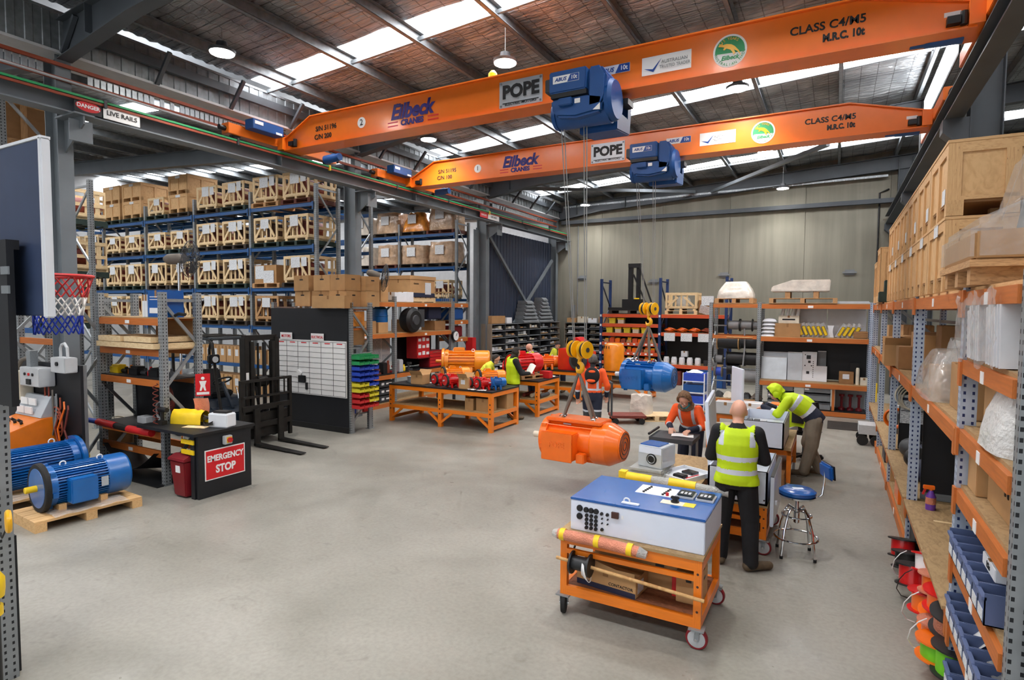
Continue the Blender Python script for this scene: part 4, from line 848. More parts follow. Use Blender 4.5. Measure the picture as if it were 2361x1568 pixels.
t = T('roll_bar', 'blue and red foam covered bar across front of shelf unit', 'bar', (-9.5, 4.85, .82)); B().cyl((-.88, 0, 0), (-.6, 0, 0), .04, n=12).build('blue_end', 'bin_blue', t); B().cyl((-.6, 0, 0), (-.1, 0, -.01), .055, n=14).build('red_sleeve', 'red', t); B().cyl((-.1, 0, -.01), (.25, 0, -.02), .05, n=14).build('dark_sleeve', 'fork_black', t); B().cyl((.25, 0, -.02), (.85, 0, -.02), .055, n=14).build('red_sleeve', 'red', t)
one(B().grid(12, 10, lambda u, v: (-.7+1.4*u, -.2+.5*v, .48-.4*sin(pi*u)*.8-.1*v)), 'sling_sheet', 'black', 'black canvas sheet slung under the shelf unit', 'sheet', (-9.4, 5.1, .0), ang=180)
one(B().box(-.75, .75, -.25, .25, 0, .012), 'floor_mat', 'black', 'black rubber mat on floor below shelf unit', 'mat', (-9.3, 5.1, 0))
o = T('cable_drum', 'brown cardboard barrel with white rope beside left shelf unit', 'barrel', (-10.55, 5.35, 0)); B().cyl((0, 0, 0), (0, 0, .62), .24, n=24).build('barrel', 'cardboard_d', o)
for k in range(4): B().ring((.02*k, .01, .66+.03*k), .16-.02*k, .012, (.1*k, .1, 1), 20, 6).build('rope_coil', 'cream', o)
pc('paper_label', 'paper', o, -.14, .16, -.25, -.24, .25, .4)
# tall frame left of the shelf unit
t = T('storage_rack', 'perforated rack end frame beside the grey column', 'rack', (-10.6, 4.85, 0)); frame(t, 'post_galv', 'galv', 0, 0, 0, .42, 2.78, 4); frame(t, 'post_galv', 'galv', -2.0, 0, -2.0, .42, 2.78, 4)
for z in (2.08, 2.7): pc('beam', 'rack_orange', t, -2.0, -.0, -.03, .03, z-.1, z)
# emergency stop desk
t = T('workbench', 'black workbench desk bearing large red EMERGENCY STOP sign', 'workbench', (-7.55, 5.25, 0))
pc('worktop', 'black', t, -1.3, .05, -.5, .45, .88, .92); pc('end_panel', 'black_board', t, -.03, .02, -.42, .4, 0, .88); pc('back_panel', 'black_board', t, -1.1, -.03, .38, .42, 0, .88); pc('side_panel', 'black_board', t, -.12, -.04, -.44, -.4, 0, .88)
sg = B().box(.02, .028, -.33, .29, .235, .66).build('sign_plate', 'sign_white', t); pc('sign_face', 'sign_red', sg, .028, .03, -.315, .275, .25, .645)
txt('EMERGENCY', .118, 'sign_white', sg, (.032, -.02, .53), '+x', .004, sx=.83); txt('STOP', .15, 'sign_white', sg, (.032, -.02, .37), '+x', .006, sx=.85)
sw = B().box(.02, .08, -.06, .06, .7, .82).build('switch_box', 'lightgrey', t, .006); B().cyl((.08, .01, .76), (.11, .01, .76), .035, n=16).build('stop_button', 'red', sw); pc('button_plate', 'yellow', sw, .08, .084, -.03, .05, .72, .8)
for z in (.62, .76): pc('hazard_band', 'yellow', t, -.3, -.03, -.46, -.44, z, z+.06)
one(B().grid(16, 10, lambda u, v: ((u-.5)*.5, .12*cos(pi*v)*(1-.15*abs(u-.5)), .2*sin(pi*v)**.7*(1+.15*mnoise.noise(V((u*6, v*4, 1)))))), 'tool_bag', 'yellow', 'yellow vinyl tool bag on the black workbench', 'bag', (-8.3, 5.22, .921), R(18), ang=180)
t = T('battery_charger', 'white battery charger with leads on the black workbench', 'charger', (-7.68, 5.3, .921), R(15)); B().box(-.16, .16, -.1, .1, 0, .2).build('case', 'white', t, .015); pc('top_panel', 'fork_black', t, -.1, .12, -.06, .06, .2, .23)
for k in range(3): B().tube([(-.16, -.05+.04*k, .12), (-.26, -.06, .16-.03*k), (-.3, -.02, .05), (-.22, -.1, .02), (-.05, -.13, .05+.02*k)], .008, 6).build('lead', 'black', t)
one(B().box(-.18, .18, -.07, .07, 0, .006), 'timber_offcut', 'pine_pale', 'thin timber offcut lying on black workbench', 'offcut', (-7.95, 5.08, .921), R(20))
t = T('drill', 'cordless drill standing on corner of black workbench', 'drill', (-8.55, 4.95, .921)); B().box(-.06, .06, -.04, .04, 0, .06).cyl((0, 0, .06), (0, 0, .2), .025, n=10).build('grip', 'fork_black', t, .004); B().cyl((-.07, 0, .22), (.12, 0, .22), .035, n=14).build('body', 'black', t)
t = T('wheelie_bin', 'small dark red wheelie bin under the black workbench', 'bin', (-7.86, 4.92, 0)); b = B()
b.add([(-.13, -.15, .02), (.13, -.15, .02), (.13, .15, .02), (-.13, .15, .02), (-.17, -.19, .52), (.17, -.19, .52), (.17, .19, .52), (-.17, .19, .52)], [(0, 3, 2, 1), (4, 5, 6, 7), (0, 1, 5, 4), (1, 2, 6, 5), (2, 3, 7, 6), (3, 0, 4, 7)]); b.build('body', 'bin_red', t, .015)
B().prism([(-.21, .52), (.2, .52), (.2, .55), (-.1, .6), (-.21, .55)], 'x', -.19, .19).build('lid', 'bin_red', t, .01); pc('sticker', 'sign_white', t, -.04, .06, -.185, -.175, .36, .46)
for s in (-1, 1): B().cyl((s*.16, .17, .05), (s*.19, .17, .05), .05, n=14).build('wheel', 'black', t)
o = T('fire_sign', 'red fire blanket sign with pictogram hanging on shelf frame', 'sign', (-8.42, 5.5, 1.28), R(60)); pc('plate', 'sign_red', o, -.1, .1, -.004, .004, 0, .34); pc('footer', 'sign_white', o, -.085, .085, -.006, -.004, .02, .06)
B().sph((0, -.006, .27), .025, .004, .025).build('pictogram_head', 'sign_white', o); B().prism([(-.045, .08), (-.02, .08), (0, .14), (.02, .08), (.045, .08), (.03, .16), (.05, .23), (-.05, .23), (-.03, .16)], 'y', -.006, -.004).build('pictogram_body', 'sign_white', o)
one(B().grid(8, 14, lambda u, v: ((u-.5)*.2+.02*sin(v*5), .03*sin(u*6), -.42*v)), 'work_glove', 'copper', 'salmon coloured glove hanging below the fire blanket sign', 'glove', (-8.36, 5.42, 1.26), R(60), ang=180)
t = T('pedestal_fan', 'grey pedestal fan standing behind the shelf unit', 'fan', (-9.45, 5.8, 0))
B().cyl((0, 0, .03), (0, 0, 3.35), .022, n=12).build('pole', 'chrome', t); B().lathe((0, 0, 0), (0, 0, .05), [(0, .28), (.7, .27), (1, .05)], 24).build('base', 'fork_black', t)
B().lathe((-.3, -.04, 3.42), (.06, .04, 3.42), [(0, .05), (.2, .085), (.8, .09), (1, .05)], 16).build('fan_motor', 'strap', t)
b = B(); c0 = V((.18, .08, 3.42)); ax = V((.75, .5, -.1)).normalized(); u_ = ax.cross(V((0, 0, 1))).normalized(); w_ = ax.cross(u_)
for i in range(28):
    a = 2*pi*i/28; d = u_*cos(a)+w_*sin(a); b.tube([c0-ax*.08+d*.04, c0-ax*.07+d*.2, c0+d*.3, c0+ax*.07+d*.2, c0+ax*.08+d*.04], .004, 4)
for r_ in (.1, .2, .3): b.ring(c0+ax*(.07 if r_ < .3 else 0), r_, .005, ax, 30, 4)
o = b.build('guard', 'dark_grey', t); o['kind'] = 'stuff'
for k in range(3): a = 2*pi*k/3; d = u_*cos(a)+w_*sin(a); e_ = ax.cross(d); B().add([c0+d*.03, c0+d*.24+e_*.1+ax*.02, c0+d*.27, c0+d*.22-e_*.08-ax*.02], [(0, 1, 2, 3)]).build('blade', 'dark_grey', t)

# ================================================================== FORKLIFT (faces +x)
t = T('forklift', 'dark forklift with lowered forks and backrest guard beside whiteboard', 'forklift', (-10.9, 7.55, 0)); k_ = 'fork_black'
B().prism([(-1.2, .2), (.75, .2), (.9, .35), (.9, .62), (.2, .62), (.1, .78), (-.75, .82), (-1.2, .7)], 'y', -.42, .42).build('chassis', 'fork_navy', t, .03)
B().prism([(-1.3, .3), (-1.0, .3), (-.95, 1.0), (-1.2, 1.0), (-1.3, .8)], 'y', -.45, .45).build('counterweight', 'fork_navy', t, .05)
B().prism([(-.45, .8), (.0, .8), (.02, .92), (-.32, .95), (-.42, 1.35), (-.52, 1.35)], 'y', -.24, .24).build('seat', 'black', t, .03)
for x, r_ in ((.68, .26), (-.8, .22)):
    for s in (-1, 1):
        w = B().lathe((x, s*.36, r_), (x, s*.5, r_), [(0, r_*.9), (.15, r_), (.85, r_), (1, r_*.9)], 24).build('wheel', 'rubber', t); B().cyl((x, s*.49, r_), (x, s*.51, r_), r_*.5, n=16).build('wheel_hub', 'grey', w)
for s in (-1, 1):
    B().tube([(.55, s*.42, .6), (.42, s*.42, 1.2), (.3, s*.42, 1.93), (.2, s*.42, 2.0)], .03, 8).build('guard_pillar', k_, t); B().tube([(-1.0, s*.4, .9), (-1.02, s*.4, 1.7), (-.9, s*.4, 2.0)], .03, 8).build('guard_pillar', k_, t)
B().box(-.95, .3, -.44, .44, 1.98, 2.04).build('overhead_guard', 'steel_dark', t, .02)
for kx in range(5): pc('guard_slat', k_, t, -.8+kx*.22, -.72+kx*.22, -.44, .44, 2.04, 2.06)
B().cyl((-1.12, -.3, 1.15), (-1.12, .3, 1.15), .17, n=24).build('gas_cylinder', 'galv', t); B().box(-.35, .05, -.46, -.4, .95, 1.25).build('yellow_cover', 'gold', t, .02)
B().bar((.45, -.1, .62), (.1, -.08, 1.12), .05, .05).build('steering_column', 'fork_navy', t); B().ring((.1, -.08, 1.15), .17, .018, (-.5, 0, 1)).build('steering_wheel', 'black', t)
for kx in range(4): B().tube([(.45, .05+.07*kx, .7), (.35, .05+.07*kx, 1.02)], .012, 6).build('lever', 'chrome', t)
B().box(.42, .52, -.62, -.4, 1.55, 1.72).build('work_light', 'black', t, .02); B().cyl((.52, -.51, 1.63), (.535, -.51, 1.63), .06, n=14).build('light_lens', 'lightgrey', t)
mx = 1.15
for s in (-1, 1):
    B().box(mx-.08, mx+.08, s*.34-.05, s*.34+.05, .12, 2.06).build('mast_channel', k_, t, .006); B().box(mx+.0, mx+.1, s*.24-.04, s*.24+.04, .12, 1.98).build('inner_mast', k_, t, .006)
    B().cyl((mx-.05, s*.14, .2), (mx-.05, s*.14, 1.95), .035, n=12).build('lift_cylinder', 'dark_grey', t)
for z in (.25, 1.2, 2.0): pc('cross_member', k_, t, mx-.06, mx+.04, -.36, .36, z, z+.1)
B().bar((mx+.02, -.06, .3), (mx+.02, -.06, 1.95), .03, .03).bar((mx+.02, .06, .3), (mx+.02, .06, 1.95), .03, .03).build('lift_chain', 'black', t)
B().cyl((mx+.04, -.1, 1.2), (mx+.04, .1, 1.2), .1, n=16).build('chain_pulley', k_, t)
cg = mx+.16
for z in (.35, .68): pc('carriage_bar', k_, t, cg, cg+.06, -.55, .55, z, z+.1)
for yy in (-.55, .55): pc('guard_post', k_, t, cg-.02, cg+.04, yy-.03, yy+.03, .1, 1.24)
pc('guard_rail', k_, t, cg-.02, cg+.04, -.58, .58, 1.22, 1.27); pc('guard_rail', k_, t, cg-.02, cg+.04, -.58, .58, .92, .96)
for kx in range(7): yy = -.42+.14*kx; pc('guard_bar', k_, t, cg, cg+.02, yy-.012, yy+.012, .96, 1.22)
pc('carriage_plate', k_, t, cg-.06, cg, -.5, .5, .15, .62)
for yy in (-.27, .27):
    f = B().box(cg+.06, cg+.1, yy-.06, yy+.06, .03, .72).prism([(cg+.06, .02), (cg+1.32, .02), (cg+1.32, .032), (cg+.1, .07), (cg+.06, .07)], 'y', yy-.06, yy+.06).build('fork', k_, t)
pc('rating_plate', 'sign_white', t, mx+.081, mx+.084, -.37, -.31, 1.25, 1.4)

# ================================================================== WHITEBOARD AND PARTS-BIN SHELF
t = T('whiteboard_screen', 'black partition with gridded whiteboard headed MOTORS and ELECTRICAL', 'whiteboard', (-9.95, 9.0, 0)); W0, W1 = -1.27, 1.1
pc('backing', 'black_board', t, W0, W1-.02, .0, .03, .06, 2.62); wbd = B().box(W0+.15, W1-.05, -.02, 0, .74, 1.93).build('board', 'sign_white', t)
x0, x1, z0, z1 = W0+.17, W1-.07, .76, 1.9
for i in range(7): x = x0+(x1-x0)*i/6; pc('grid_line', 'ink', wbd, x-.004, x+.004, -.023, -.02, z0, z1)
for j in range(11): z = z0+(z1-z0)*j/10; pc('grid_line', 'ink', wbd, x0, x1, -.023, -.02, z-.003, z+.003)
for i in range(6): pc('heading', 'sign_red', wbd, x0+(x1-x0)*(i+.3)/6, x0+(x1-x0)*(i+.75)/6, -.023, -.02, 1.86, 1.88)
for x, s in ((-.75, 'MOTORS'), (.22, 'ELECTRICAL')): c = B().box(x-.19, x+.19, -.03, -.02, 1.93, 2.08).build('header_card', 'sign_white', t); txt(s, .085 if len(s) < 8 else .075, 'sign_red', c, (x, -.033, 2.0), bold=.001, sx=.85)
b = B().box(-.36, -.14, -.06, -.02, 1.0, 1.15); b.build('pen_holder', 'black', t, .01); B().box(-.13, -.09, -.06, -.02, .85, 1.0).build('pen_holder', 'black', t); pc('rag', 'sign_white', t, -.42, -.28, -.05, -.02, 1.1, 1.25, (0, .5, 0))
pc('skirting', 'black', t, W0, W1, -.03, .0, 0, .12)
t = T('bin_shelf', 'galvanised shelf frame behind the whiteboard', 'shelf', (-9.95, 9.03, 0)); frame(t, 'post_galv', 'galv', 1.08, .04, 1.08, .62, 2.75, 4); frame(t, 'post_galv', 'galv', -1.25, .04, -1.25, .62, 2.75, 4)
for z in (.38, 1.8, 2.2, 2.62): pc('shelf_board', 'rack_orange' if z > 2 else 'galv', t, -1.2, 1.03, .05, .62, z-.04, z)
def stack_bin(par, x, y, z, mat, w=.14, d=.22, h=.1):
    if mat not in stack_bin.c:
        b = B(); q = .005; b.box(0, d, -w/2, w/2, 0, q).box(0, q, -w/2, w/2, 0, h).box(0, d, -w/2, -w/2+q, 0, h*.75).box(0, d, w/2-q, w/2, 0, h*.75).box(d-q, d, -w/2, w/2, 0, h*.5); stack_bin.c[mat] = b.mesh('parts_bin', mat)
    return tag(put('parts_bin', stack_bin.c[mat], None, (x, y, z)), par, 'bin', 'coloured parts bins beside the whiteboard')
stack_bin.c = {}
rows = [('green', 'green')]*2+[('bin_blue', 'bin_blue')]*3+[('bin_yellow', 'bin_blue')]*1+[('bin_yellow', 'bin_yellow')]+[('bin_red2', 'bin_yellow')]*2+[('bin_red2', 'bin_red2')]
cn = {'green': 'green', 'bin_blue': 'blue', 'bin_yellow': 'yellow', 'bin_red2': 'red'}
sh = T('bin_rail', 'louvred steel panel carrying coloured parts bins', 'rail panel', (-8.82, 9.05, 0)); pc('panel', 'galv', sh, -.02, .0, 0, .6, .5, 1.68); pc('panel_leg', 'galv', sh, -.02, .0, .02, .08, 0, .5); pc('panel_leg', 'galv', sh, -.02, 0, .52, .58, 0, .5)
for r_, (ca, cb) in enumerate(rows):
    for k in range(4):
        c = ca if k < 2 else cb
        stack_bin('%s plastic parts bin, row %s from top, %s from front' % (cn[c], ORD[r_], ORD[k]), -8.82, 9.12+k*.15, 1.56-r_*.115, c)
for k in range(3): carton('small %s packet below the parts bins' % ['blue', 'white', 'red'][k], -8.95+.02*k, 9.18+k*.16, .39, .14, .12, .22, mat=['bin_blue', 'white', 'bin_red2'][k], name='parts_packet')
i = 0
for x, y, z, w, h in ((-10.35, 9.36, 2.66, .5, .34), (-9.8, 9.36, 2.66, .52, .34), (-9.27, 9.33, 2.66, .48, .34), (-10.35, 9.33, 3.0, .5, .34), (-9.75, 9.35, 3.0, .5, .34), (-9.25, 9.33, 3.0, .46, .34), (-9.1, 9.78, 2.66, .42, .34), (-9.1, 9.78, 3.0, .42, .32)):
    carton('brown carton with black print on top of whiteboard shelf, %s' % ['lower left', 'lower middle', 'lower right', 'upper left', 'upper middle', 'upper right', 'lower at back', 'upper at back'][i], x, y, z, w, .44, h, rz=rnd.uniform(-.06, .06), mat=('cardboard', 'cardboard2')[i % 2], group='brown cartons above the whiteboard', mark=True); i += 1
carton('long pale carton at front edge above the whiteboard', -9.3, 8.98, 2.625, .95, .22, .26, mat='cardboard', name='cardboard_box')
for z, lab, mt in ((1.84, 'brown sack on middle shelf beside whiteboard', 'cardboard_d'), (2.24, 'orange wrapped parcel on upper shelf beside whiteboard', 'wrap_orange')): carton(lab, -9.1, 9.36, z, .34, .4, .32, mat=mt, name='parcel')
# ================================================================== CENTRE: benches along the left lane
def bench(label, x0, x1, y0, y1, h=.88, mid=None, low=.42, holes_=True):
    t = T('workbench', label, 'workbench', ((x0+x1)/2, (y0+y1)/2, 0)); w, d = (x1-x0)/2, (y1-y0)/2; L = 'orange'; p = .09
    xs = [-w, w-p]+([mid-(x0+x1)/2] if mid else [])
    for x in xs:
        for y in (-d, d-p):
            pc('leg', L, t, x, x+p, y, y+p, 0, h-.03)
            if y < 0 and holes_:
                for k in range(4): B().cyl((x+p/2, y-.002, .3+.1*k), (x+p/2, y+.001, .3+.1*k), .018, n=10).build('bolt_hole', 'bakelite', t)
    pc('top_plate', 'black', t, -w-.01, w+.01, -d-.01, d+.01, h-.03, h)
    for y in (-d, d-.04): pc('top_rail', L, t, -w+p, w-p, y, y+.04, h-.12, h-.03); pc('lower_rail', L, t, -w+p, w-p, y, y+.04, low-.1, low-.02)
    for x in (-w, w-.04): pc('top_rail', L, t, x, x+.04, -d+p, d-p, h-.12, h-.03); pc('lower_rail', L, t, x, x+.04, -d+p, d-p, low-.1, low-.02); pc('foot_rail', L, t, x, x+.04, -d+p, d-p, .05, .12)
    pc('lower_shelf', 'chipboard', t, -w+.02, w-.02, -d+.02, d-.02, low-.02, low)
    for x in xs:
        for s in ((1, -1) if mid and x == xs[-1] else ((1,) if x < 0 else (-1,))):
            for y in (-d+.02, d-.02): pbar('knee_brace', L, t, (x+p/2, y, .08), (x+p/2+s*.32, y, low-.1), .04, .05)
    return t
bench('long orange workbench nearest in centre with red and yellow motors', -9.1, -6.3, 10.55, 11.75, mid=-7.7)
bench('orange workbench behind the long one with big red motor', -8.2, -6.28, 12.72, 13.96)
bench('furthest orange workbench with red machine and hook hanging in front', -7.9, -6.25, 15.3, 16.5)
bench('low timber topped orange bench behind the walking man', -6.2, -4.7, 16.6, 17.6, .8)
ht = .881
M5 = [('motor_red', -7.83, 10.92, 1.25, .44, .1, 'small red flange motor leftmost on long orange bench'), ('motor_red', -7.42, 10.8, 1.15, .46, .11, 'small red flange motor second from left on long orange bench'), ('motor_red', -6.9, 10.95, 1.15, .4, .09, 'small red flange motor right of the open carton'), ('motor_red', -6.62, 10.82, 1.1, .38, .09, 'small red flange motor beside the blue motor'),
      ('motor_yellow', -7.75, 11.35, .9, .62, .16, 'yellow orange flange motor behind the small red motors'), ('motor_yellow', -6.85, 11.45, .9, .62, .15, 'yellow orange flange motor behind the bench carton')]
for mt, x, y, a, L, r_, lb in M5: motor('flange_motor', lb, mt, (x, y, ht), a, L=L, r=r_, flange='dark', feet=True, shaft='plate', ribs=18, group='flange motors on the long bench')
motor('small_motor', 'small blue motor at right end of long orange bench', 'motor_blue', (-6.42, 11.0, ht), 1.0, L=.34, r=.1, ribs=18, shaft='plate')
motor('geared_motor', 'large yellow orange geared motor behind long bench', 'motor_yellow', (-8.3, 12.62, .96), .55, L=1.2, r=.27, flange=True, shaft='motor_yellow', ribs=20)
bench('small orange stand under the yellow geared motor', -8.1, -6.95, 12.1, 13.0, .96, low=.5) if 0 else None
t = T('machine_stand', 'dark timber stand carrying the large yellow geared motor', 'stand', (-8.35, 12.5, 0)); pc('top', 'chipboard', t, -.65, .65, -.32, .5, .92, .96)
for x in (-.6, .55):
    for y in (-.3, .42): pc('leg', 'dark_grey', t, x, x+.06, y, y+.06, 0, .92)
carton('small open carton on left end of long orange bench', -8.42, 10.85, ht, .34, .28, .22, flaps=True); carton('open carton with white label among small red motors', -7.08, 10.72, ht, .24, .18, .24, flaps=True, lab=True)
o = T('steel_pot', 'dull steel pot at left end of long orange bench', 'pot', (-8.75, 10.95, ht)); B().lathe((0, 0, 0), (0, 0, .14), [(0, .1), (1, .11)], 18).build('pot', 'galv', o); B().ring((0, 0, .14), .11, .008).build('rim', 'galv', o)
for k, (x, y) in enumerate(((-6.85, 10.62), (-6.6, 10.62), (-8.25, 11.1))): one(B().grid(6, 6, lambda u, v: ((u-.5)*.2, (v-.5)*.14, .004+.02*abs(mnoise.noise(V((u*3, v*3, k)))))), 'paper_sheet', 'sign_white', 'white papers on long orange bench, %s' % ['beside second red motor', 'below the blue motor', 'on open carton side'][k], 'paper', (x, y, ht+.003), .3*k, ang=180)
for k, (x, w, h) in enumerate(((-6.95, .22, .26), (-6.6, .34, .28), (-6.5, .34, .34))): carton('carton on lower shelf of long orange bench, %s' % ['narrow left', 'wide middle', 'rear right'][k], x, 10.82 if k < 2 else 11.4, .421, w, .3, h, mat='cardboard2')
motor('pump_motor', 'big red motor with dark open flange on second bench', 'motor_red', (-6.85, 13.1, .98), 1.15, L=.85, r=.24, flange='dark', ribs=18, shaft='dark_grey')
t = pallet('timber blocks under the big red motor', -6.85, 13.2, .881, .8, .6, 'pallet_wood', 1.15, None, .1)
motor('pump_motor', 'red motor standing at rear of second orange bench', 'motor_red', (-7.5, 13.6, .881), .3, L=.5, r=.16, ribs=16); motor('small_motor', 'yellow orange motor at rear of second orange bench', 'motor_yellow', (-7.05, 13.75, .881), .4, L=.4, r=.12, ribs=16)
motor('small_motor', 'orange motor between second and third benches', 'motor_orange', (-7.3, 15.5, .881), .7, L=.55, r=.17, ribs=16)
one(B().grid(6, 6, lambda u, v: ((u-.5)*.3, (v-.5)*.2, .01*sin(u*3))), 'paper_sheet', 'sign_white', 'white paper sheet on right end of second bench', 'paper', (-6.45, 13.7, .9), .2, ang=180)
one(B().box(-.14, .14, -.1, .1, 0, .18), 'tool_box', 'red', 'red box at right end of second orange bench', 'box', (-6.42, 13.45, .881), bevel=.01)
for k in range(3): one(B().cyl((0, -.25, .06), (0, .25, .06), .05, n=12), 'pipe_offcut', ['rust', 'cream', 'dark_grey'][k], '%s pipe offcut on lower shelf of second bench' % ['rusty', 'cream', 'dark'][k], 'pipe', (-6.8+.22*k, 13.2, .421))
t = T('test_machine', 'tall red machine with dark round port behind yellow hook', 'machine', (-6.46, 15.75, .881)); B().box(-.55, .2, -.3, .3, 0, .62).build('body', 'motor_red', t, .02); B().prism([(-.1, .62), (.2, .62), (.2, .8), (.02, .95), (-.1, .95)], 'y', -.25, .25).build('hood', 'motor_red', t, .01)
B().lathe((.1, -.42, .3), (.1, -.3, .3), [(0, .24), (.2, .26), (1, .26)], 28).build('port_ring', 'dark_grey', t); B().cyl((.1, -.43, .3), (.1, -.4, .3), .18, n=24).build('port', 'black', t); B().box(.2, .42, -.25, .25, 0, .55).build('side_box', 'motor_red', t, .02)
o = T('orange_drum', 'upright orange motor cowl standing behind walking man', 'motor cowl', (-5.85, 17.0, .8)); B().lathe((0, 0, 0), (0, 0, .82), [(0, .3), (.85, .31), (.95, .27), (1, .2)], 28).build('shell', 'motor_yellow', o); 
for k in range(10): a = pi+.3*k-1.3; pc('vent_slot', 'ink', o, .31*cos(a)-.01, .31*cos(a)+.01, .31*sin(a)-.01, .31*sin(a)+.01, .66, .74)
o = T('red_canister', 'red round canister on timber topped bench', 'canister', (-4.95, 16.9, .8)); B().lathe((0, 0, 0), (0, 0, .34), [(0, .17), (.75, .17), (.9, .14), (1, .09)], 20).build('shell', 'red', o); B().cyl((0, 0, .34), (0, 0, .38), .05, n=12).build('cap', 'dark_grey', o)
for k in range(6): one(B().lathe((0, 0, 0), (0, 0, .3), [(0, .035), (.8, .035), (1, .02)], 10), 'spray_can', ['lightgrey', 'dark_grey', 'white', 'galv', 'cream', 'lightgrey'][k], 'upright metal tube on rear bench, %s from left' % ORD[k], 'tube', (-5.3+.09*k, 17.3, .8), group='metal tubes on the rear bench')
one(B().sph((0, 0, .2), .22, .2, .2), 'fan_housing', 'galv', 'round grey blower housing behind walking man', 'blower', (-5.4, 17.1, .8))
t = T('pump_trolley', 'dark red hand trolley on floor behind walking man', 'trolley', (-4.2, 13.2, 0), .5); pc('deck', 'rust', t, -.4, .4, -.25, .25, .14, .2); pc('handle', 'dark_grey', t, -.42, -.38, -.25, -.2, .2, .95); pc('handle', 'dark_grey', t, -.42, -.38, .2, .25, .2, .95); pc('handle', 'dark_grey', t, -.42, -.38, -.25, .25, .92, .96)
for x in (-.3, .3):
    for s in (-1, 1): B().cyl((x, s*.22, .07), (x, s*.26, .07), .07, n=14).build('wheel', 'rubber', t)
pallet('small pine pallet on floor beside the walking man', -3.75, 13.9, 0, .8, .6, 'pine_pale', .5, None); wrapped('tan wrapped box on small pine pallet', -4.05, 13.85, .14, .5, .45, .45, 'wrap_white', taper=.9, pal=False, lab=False, group=None)
# ------------------------------------------------------------------ wall shelves behind the benches (face +x)
def wall_shelf(label, X, ys, D, H, lv, bm='rack_orange', pm='post_galv', tags=True):
    t = T('shelf_unit', label, 'shelf', (X, 0, 0))
    for y in ys: frame(t, pm, 'galv', -.02, y, -D, y, H, 4)
    for z, mt in lv:
        for a, c in zip(ys, ys[1:]):
            pc('beam', bm, t, -.03, .03, a+.045, c-.045, z-.11, z); pc('beam', bm, t, -D-.03, -D+.03, a+.045, c-.045, z-.11, z)
            pc('shelf_board', mt, t, -D, 0, a, c, z, z+.02)
            if tags: pc('beam_tag', 'sign_white', t, .03, .034, (a+c)/2-.05, (a+c)/2+.05, z-.09, z-.03)
    return t
wall_shelf('orange beam shelving with workbench behind the long orange bench', -10.4, [10.0, 12.3, 14.95], .85, 2.95, [(2.78, 'chipboard'), (1.95, 'chipboard'), (.85, 'black'), (.1, 'chipboard')])
wall_shelf('narrow glazed end bay of orange shelving beside the corner column', -10.4, [15.05, 15.9], .6, 2.85, [(2.78, 'chipboard'), (2.25, 'chipboard'), (1.7, 'chipboard')])
XF = -10.75
pc_ = lambda *a: pc(*a)
t = T('pin_board', 'white notice boards and papers behind the shelf workbench', 'notice board', (-11.2, 12.5, .9)); pc('board', 'sign_white', t, 0, .02, -1.0, -.2, 0, 1.0); pc('board', 'sign_white', t, 0, .02, -.15, .5, 0, 1.0)
for k, (y, z, w, h) in enumerate(((-.05, .3, .3, .6), (.3, .5, .28, .4), (.32, .12, .3, .3), (-.5, .2, .15, .5))): pc('paper', 'paper', t, .022, .026, y-w/2, y+w/2, z, z+h)
t = T('back_panel', 'black panel behind red tool cabinet on shelf workbench', 'panel', (-11.2, 14.0, .9)); pc('panel', 'black_board', t, 0, .02, -.9, .95, 0, 1.0)
t = T('tool_cabinet', 'red tool cabinet with upper case of stickers on shelf workbench', 'tool cabinet', (-10.75, 13.75, .87)); B().box(-.2, .2, -.3, .3, .3, 1.0).build('case', 'red', t, .01); pc('shelf', 'bin_red', t, .2, .24, -.3, .3, .3, .33)
for k in range(9): pc('sticker', 'sign_white', t, .2, .204, -.25+.19*(k % 3), -.12+.19*(k % 3), .4+.2*(k//3), .48+.2*(k//3)+.03*(k % 2))
t = T('tool_chest', 'dark red multi drawer tool chest on shelf workbench', 'tool chest', (-10.7, 14.35, .87)); B().box(-.22, .16, -.35, .35, 0, .5).build('case', 'bin_red', t, .01)
for k in range(5): dr = pc('drawer', 'red', t, .16, .18, -.33, .33, .02+.095*k, .1+.095*k)
pc('handle', 'chrome', t, .18, .19, -.2, .2, .44, .46)
for k, (y, z, w, h, mt) in enumerate(((10.9, 1.972, .5, .4, 'cardboard2'), (11.45, 1.972, .45, .32, 'cardboard2'), (11.95, 1.972, .38, .28, 'cardboard'), (13.0, 1.972, .3, .34, 'cardboard'), (14.5, 1.972, .55, .28, 'cardboard_d'))): carton('carton on middle orange shelf, %s from left' % ORD[k], XF, y, z, .5, w, h, mat=mt, lab=k == 0)
for k, (y, w, h) in enumerate(((11.55, .45, .6), (12.0, .3, .58))): carton('tall brown carton beside wall fan, %s one' % ['left', 'right'][k], XF, y, 2.802, .5, w, h, mat='cardboard')
t = carton('big brown carton with lid and white paper on top shelf pallet', -10.85, 13.55, 2.95, .85, 1.15, .55, mat='cardboard'); pc('lid', 'cardboard', t, -.45, .45, -.6, .6, .5, .6); pc('paper_label', 'paper', t, .43, .434, .1, .38, .08, .42); pc('base_band', 'navy', t, .428, .43, -.57, .57, 0, .12); txt('Gamesa', .07, 'ink', t, (.432, -.3, .38), '+x')
pallet('small timber pallet under big brown carton on top shelf', -10.85, 13.6, 2.802, .8, 1.2, 'pine_pale', 0, None)
for k, (y, w, h) in enumerate(((12.55, .5, .26), (12.95, .3, .28))): carton('white carton on top orange shelf, %s one' % ['long left', 'small right'][k], -10.55, y, 2.802, .3, w, h, mat='white', name='white_box')
t = T('wire_basket', 'small wire basket at right end of top orange shelf', 'basket', (-10.6, 14.7, 2.802))
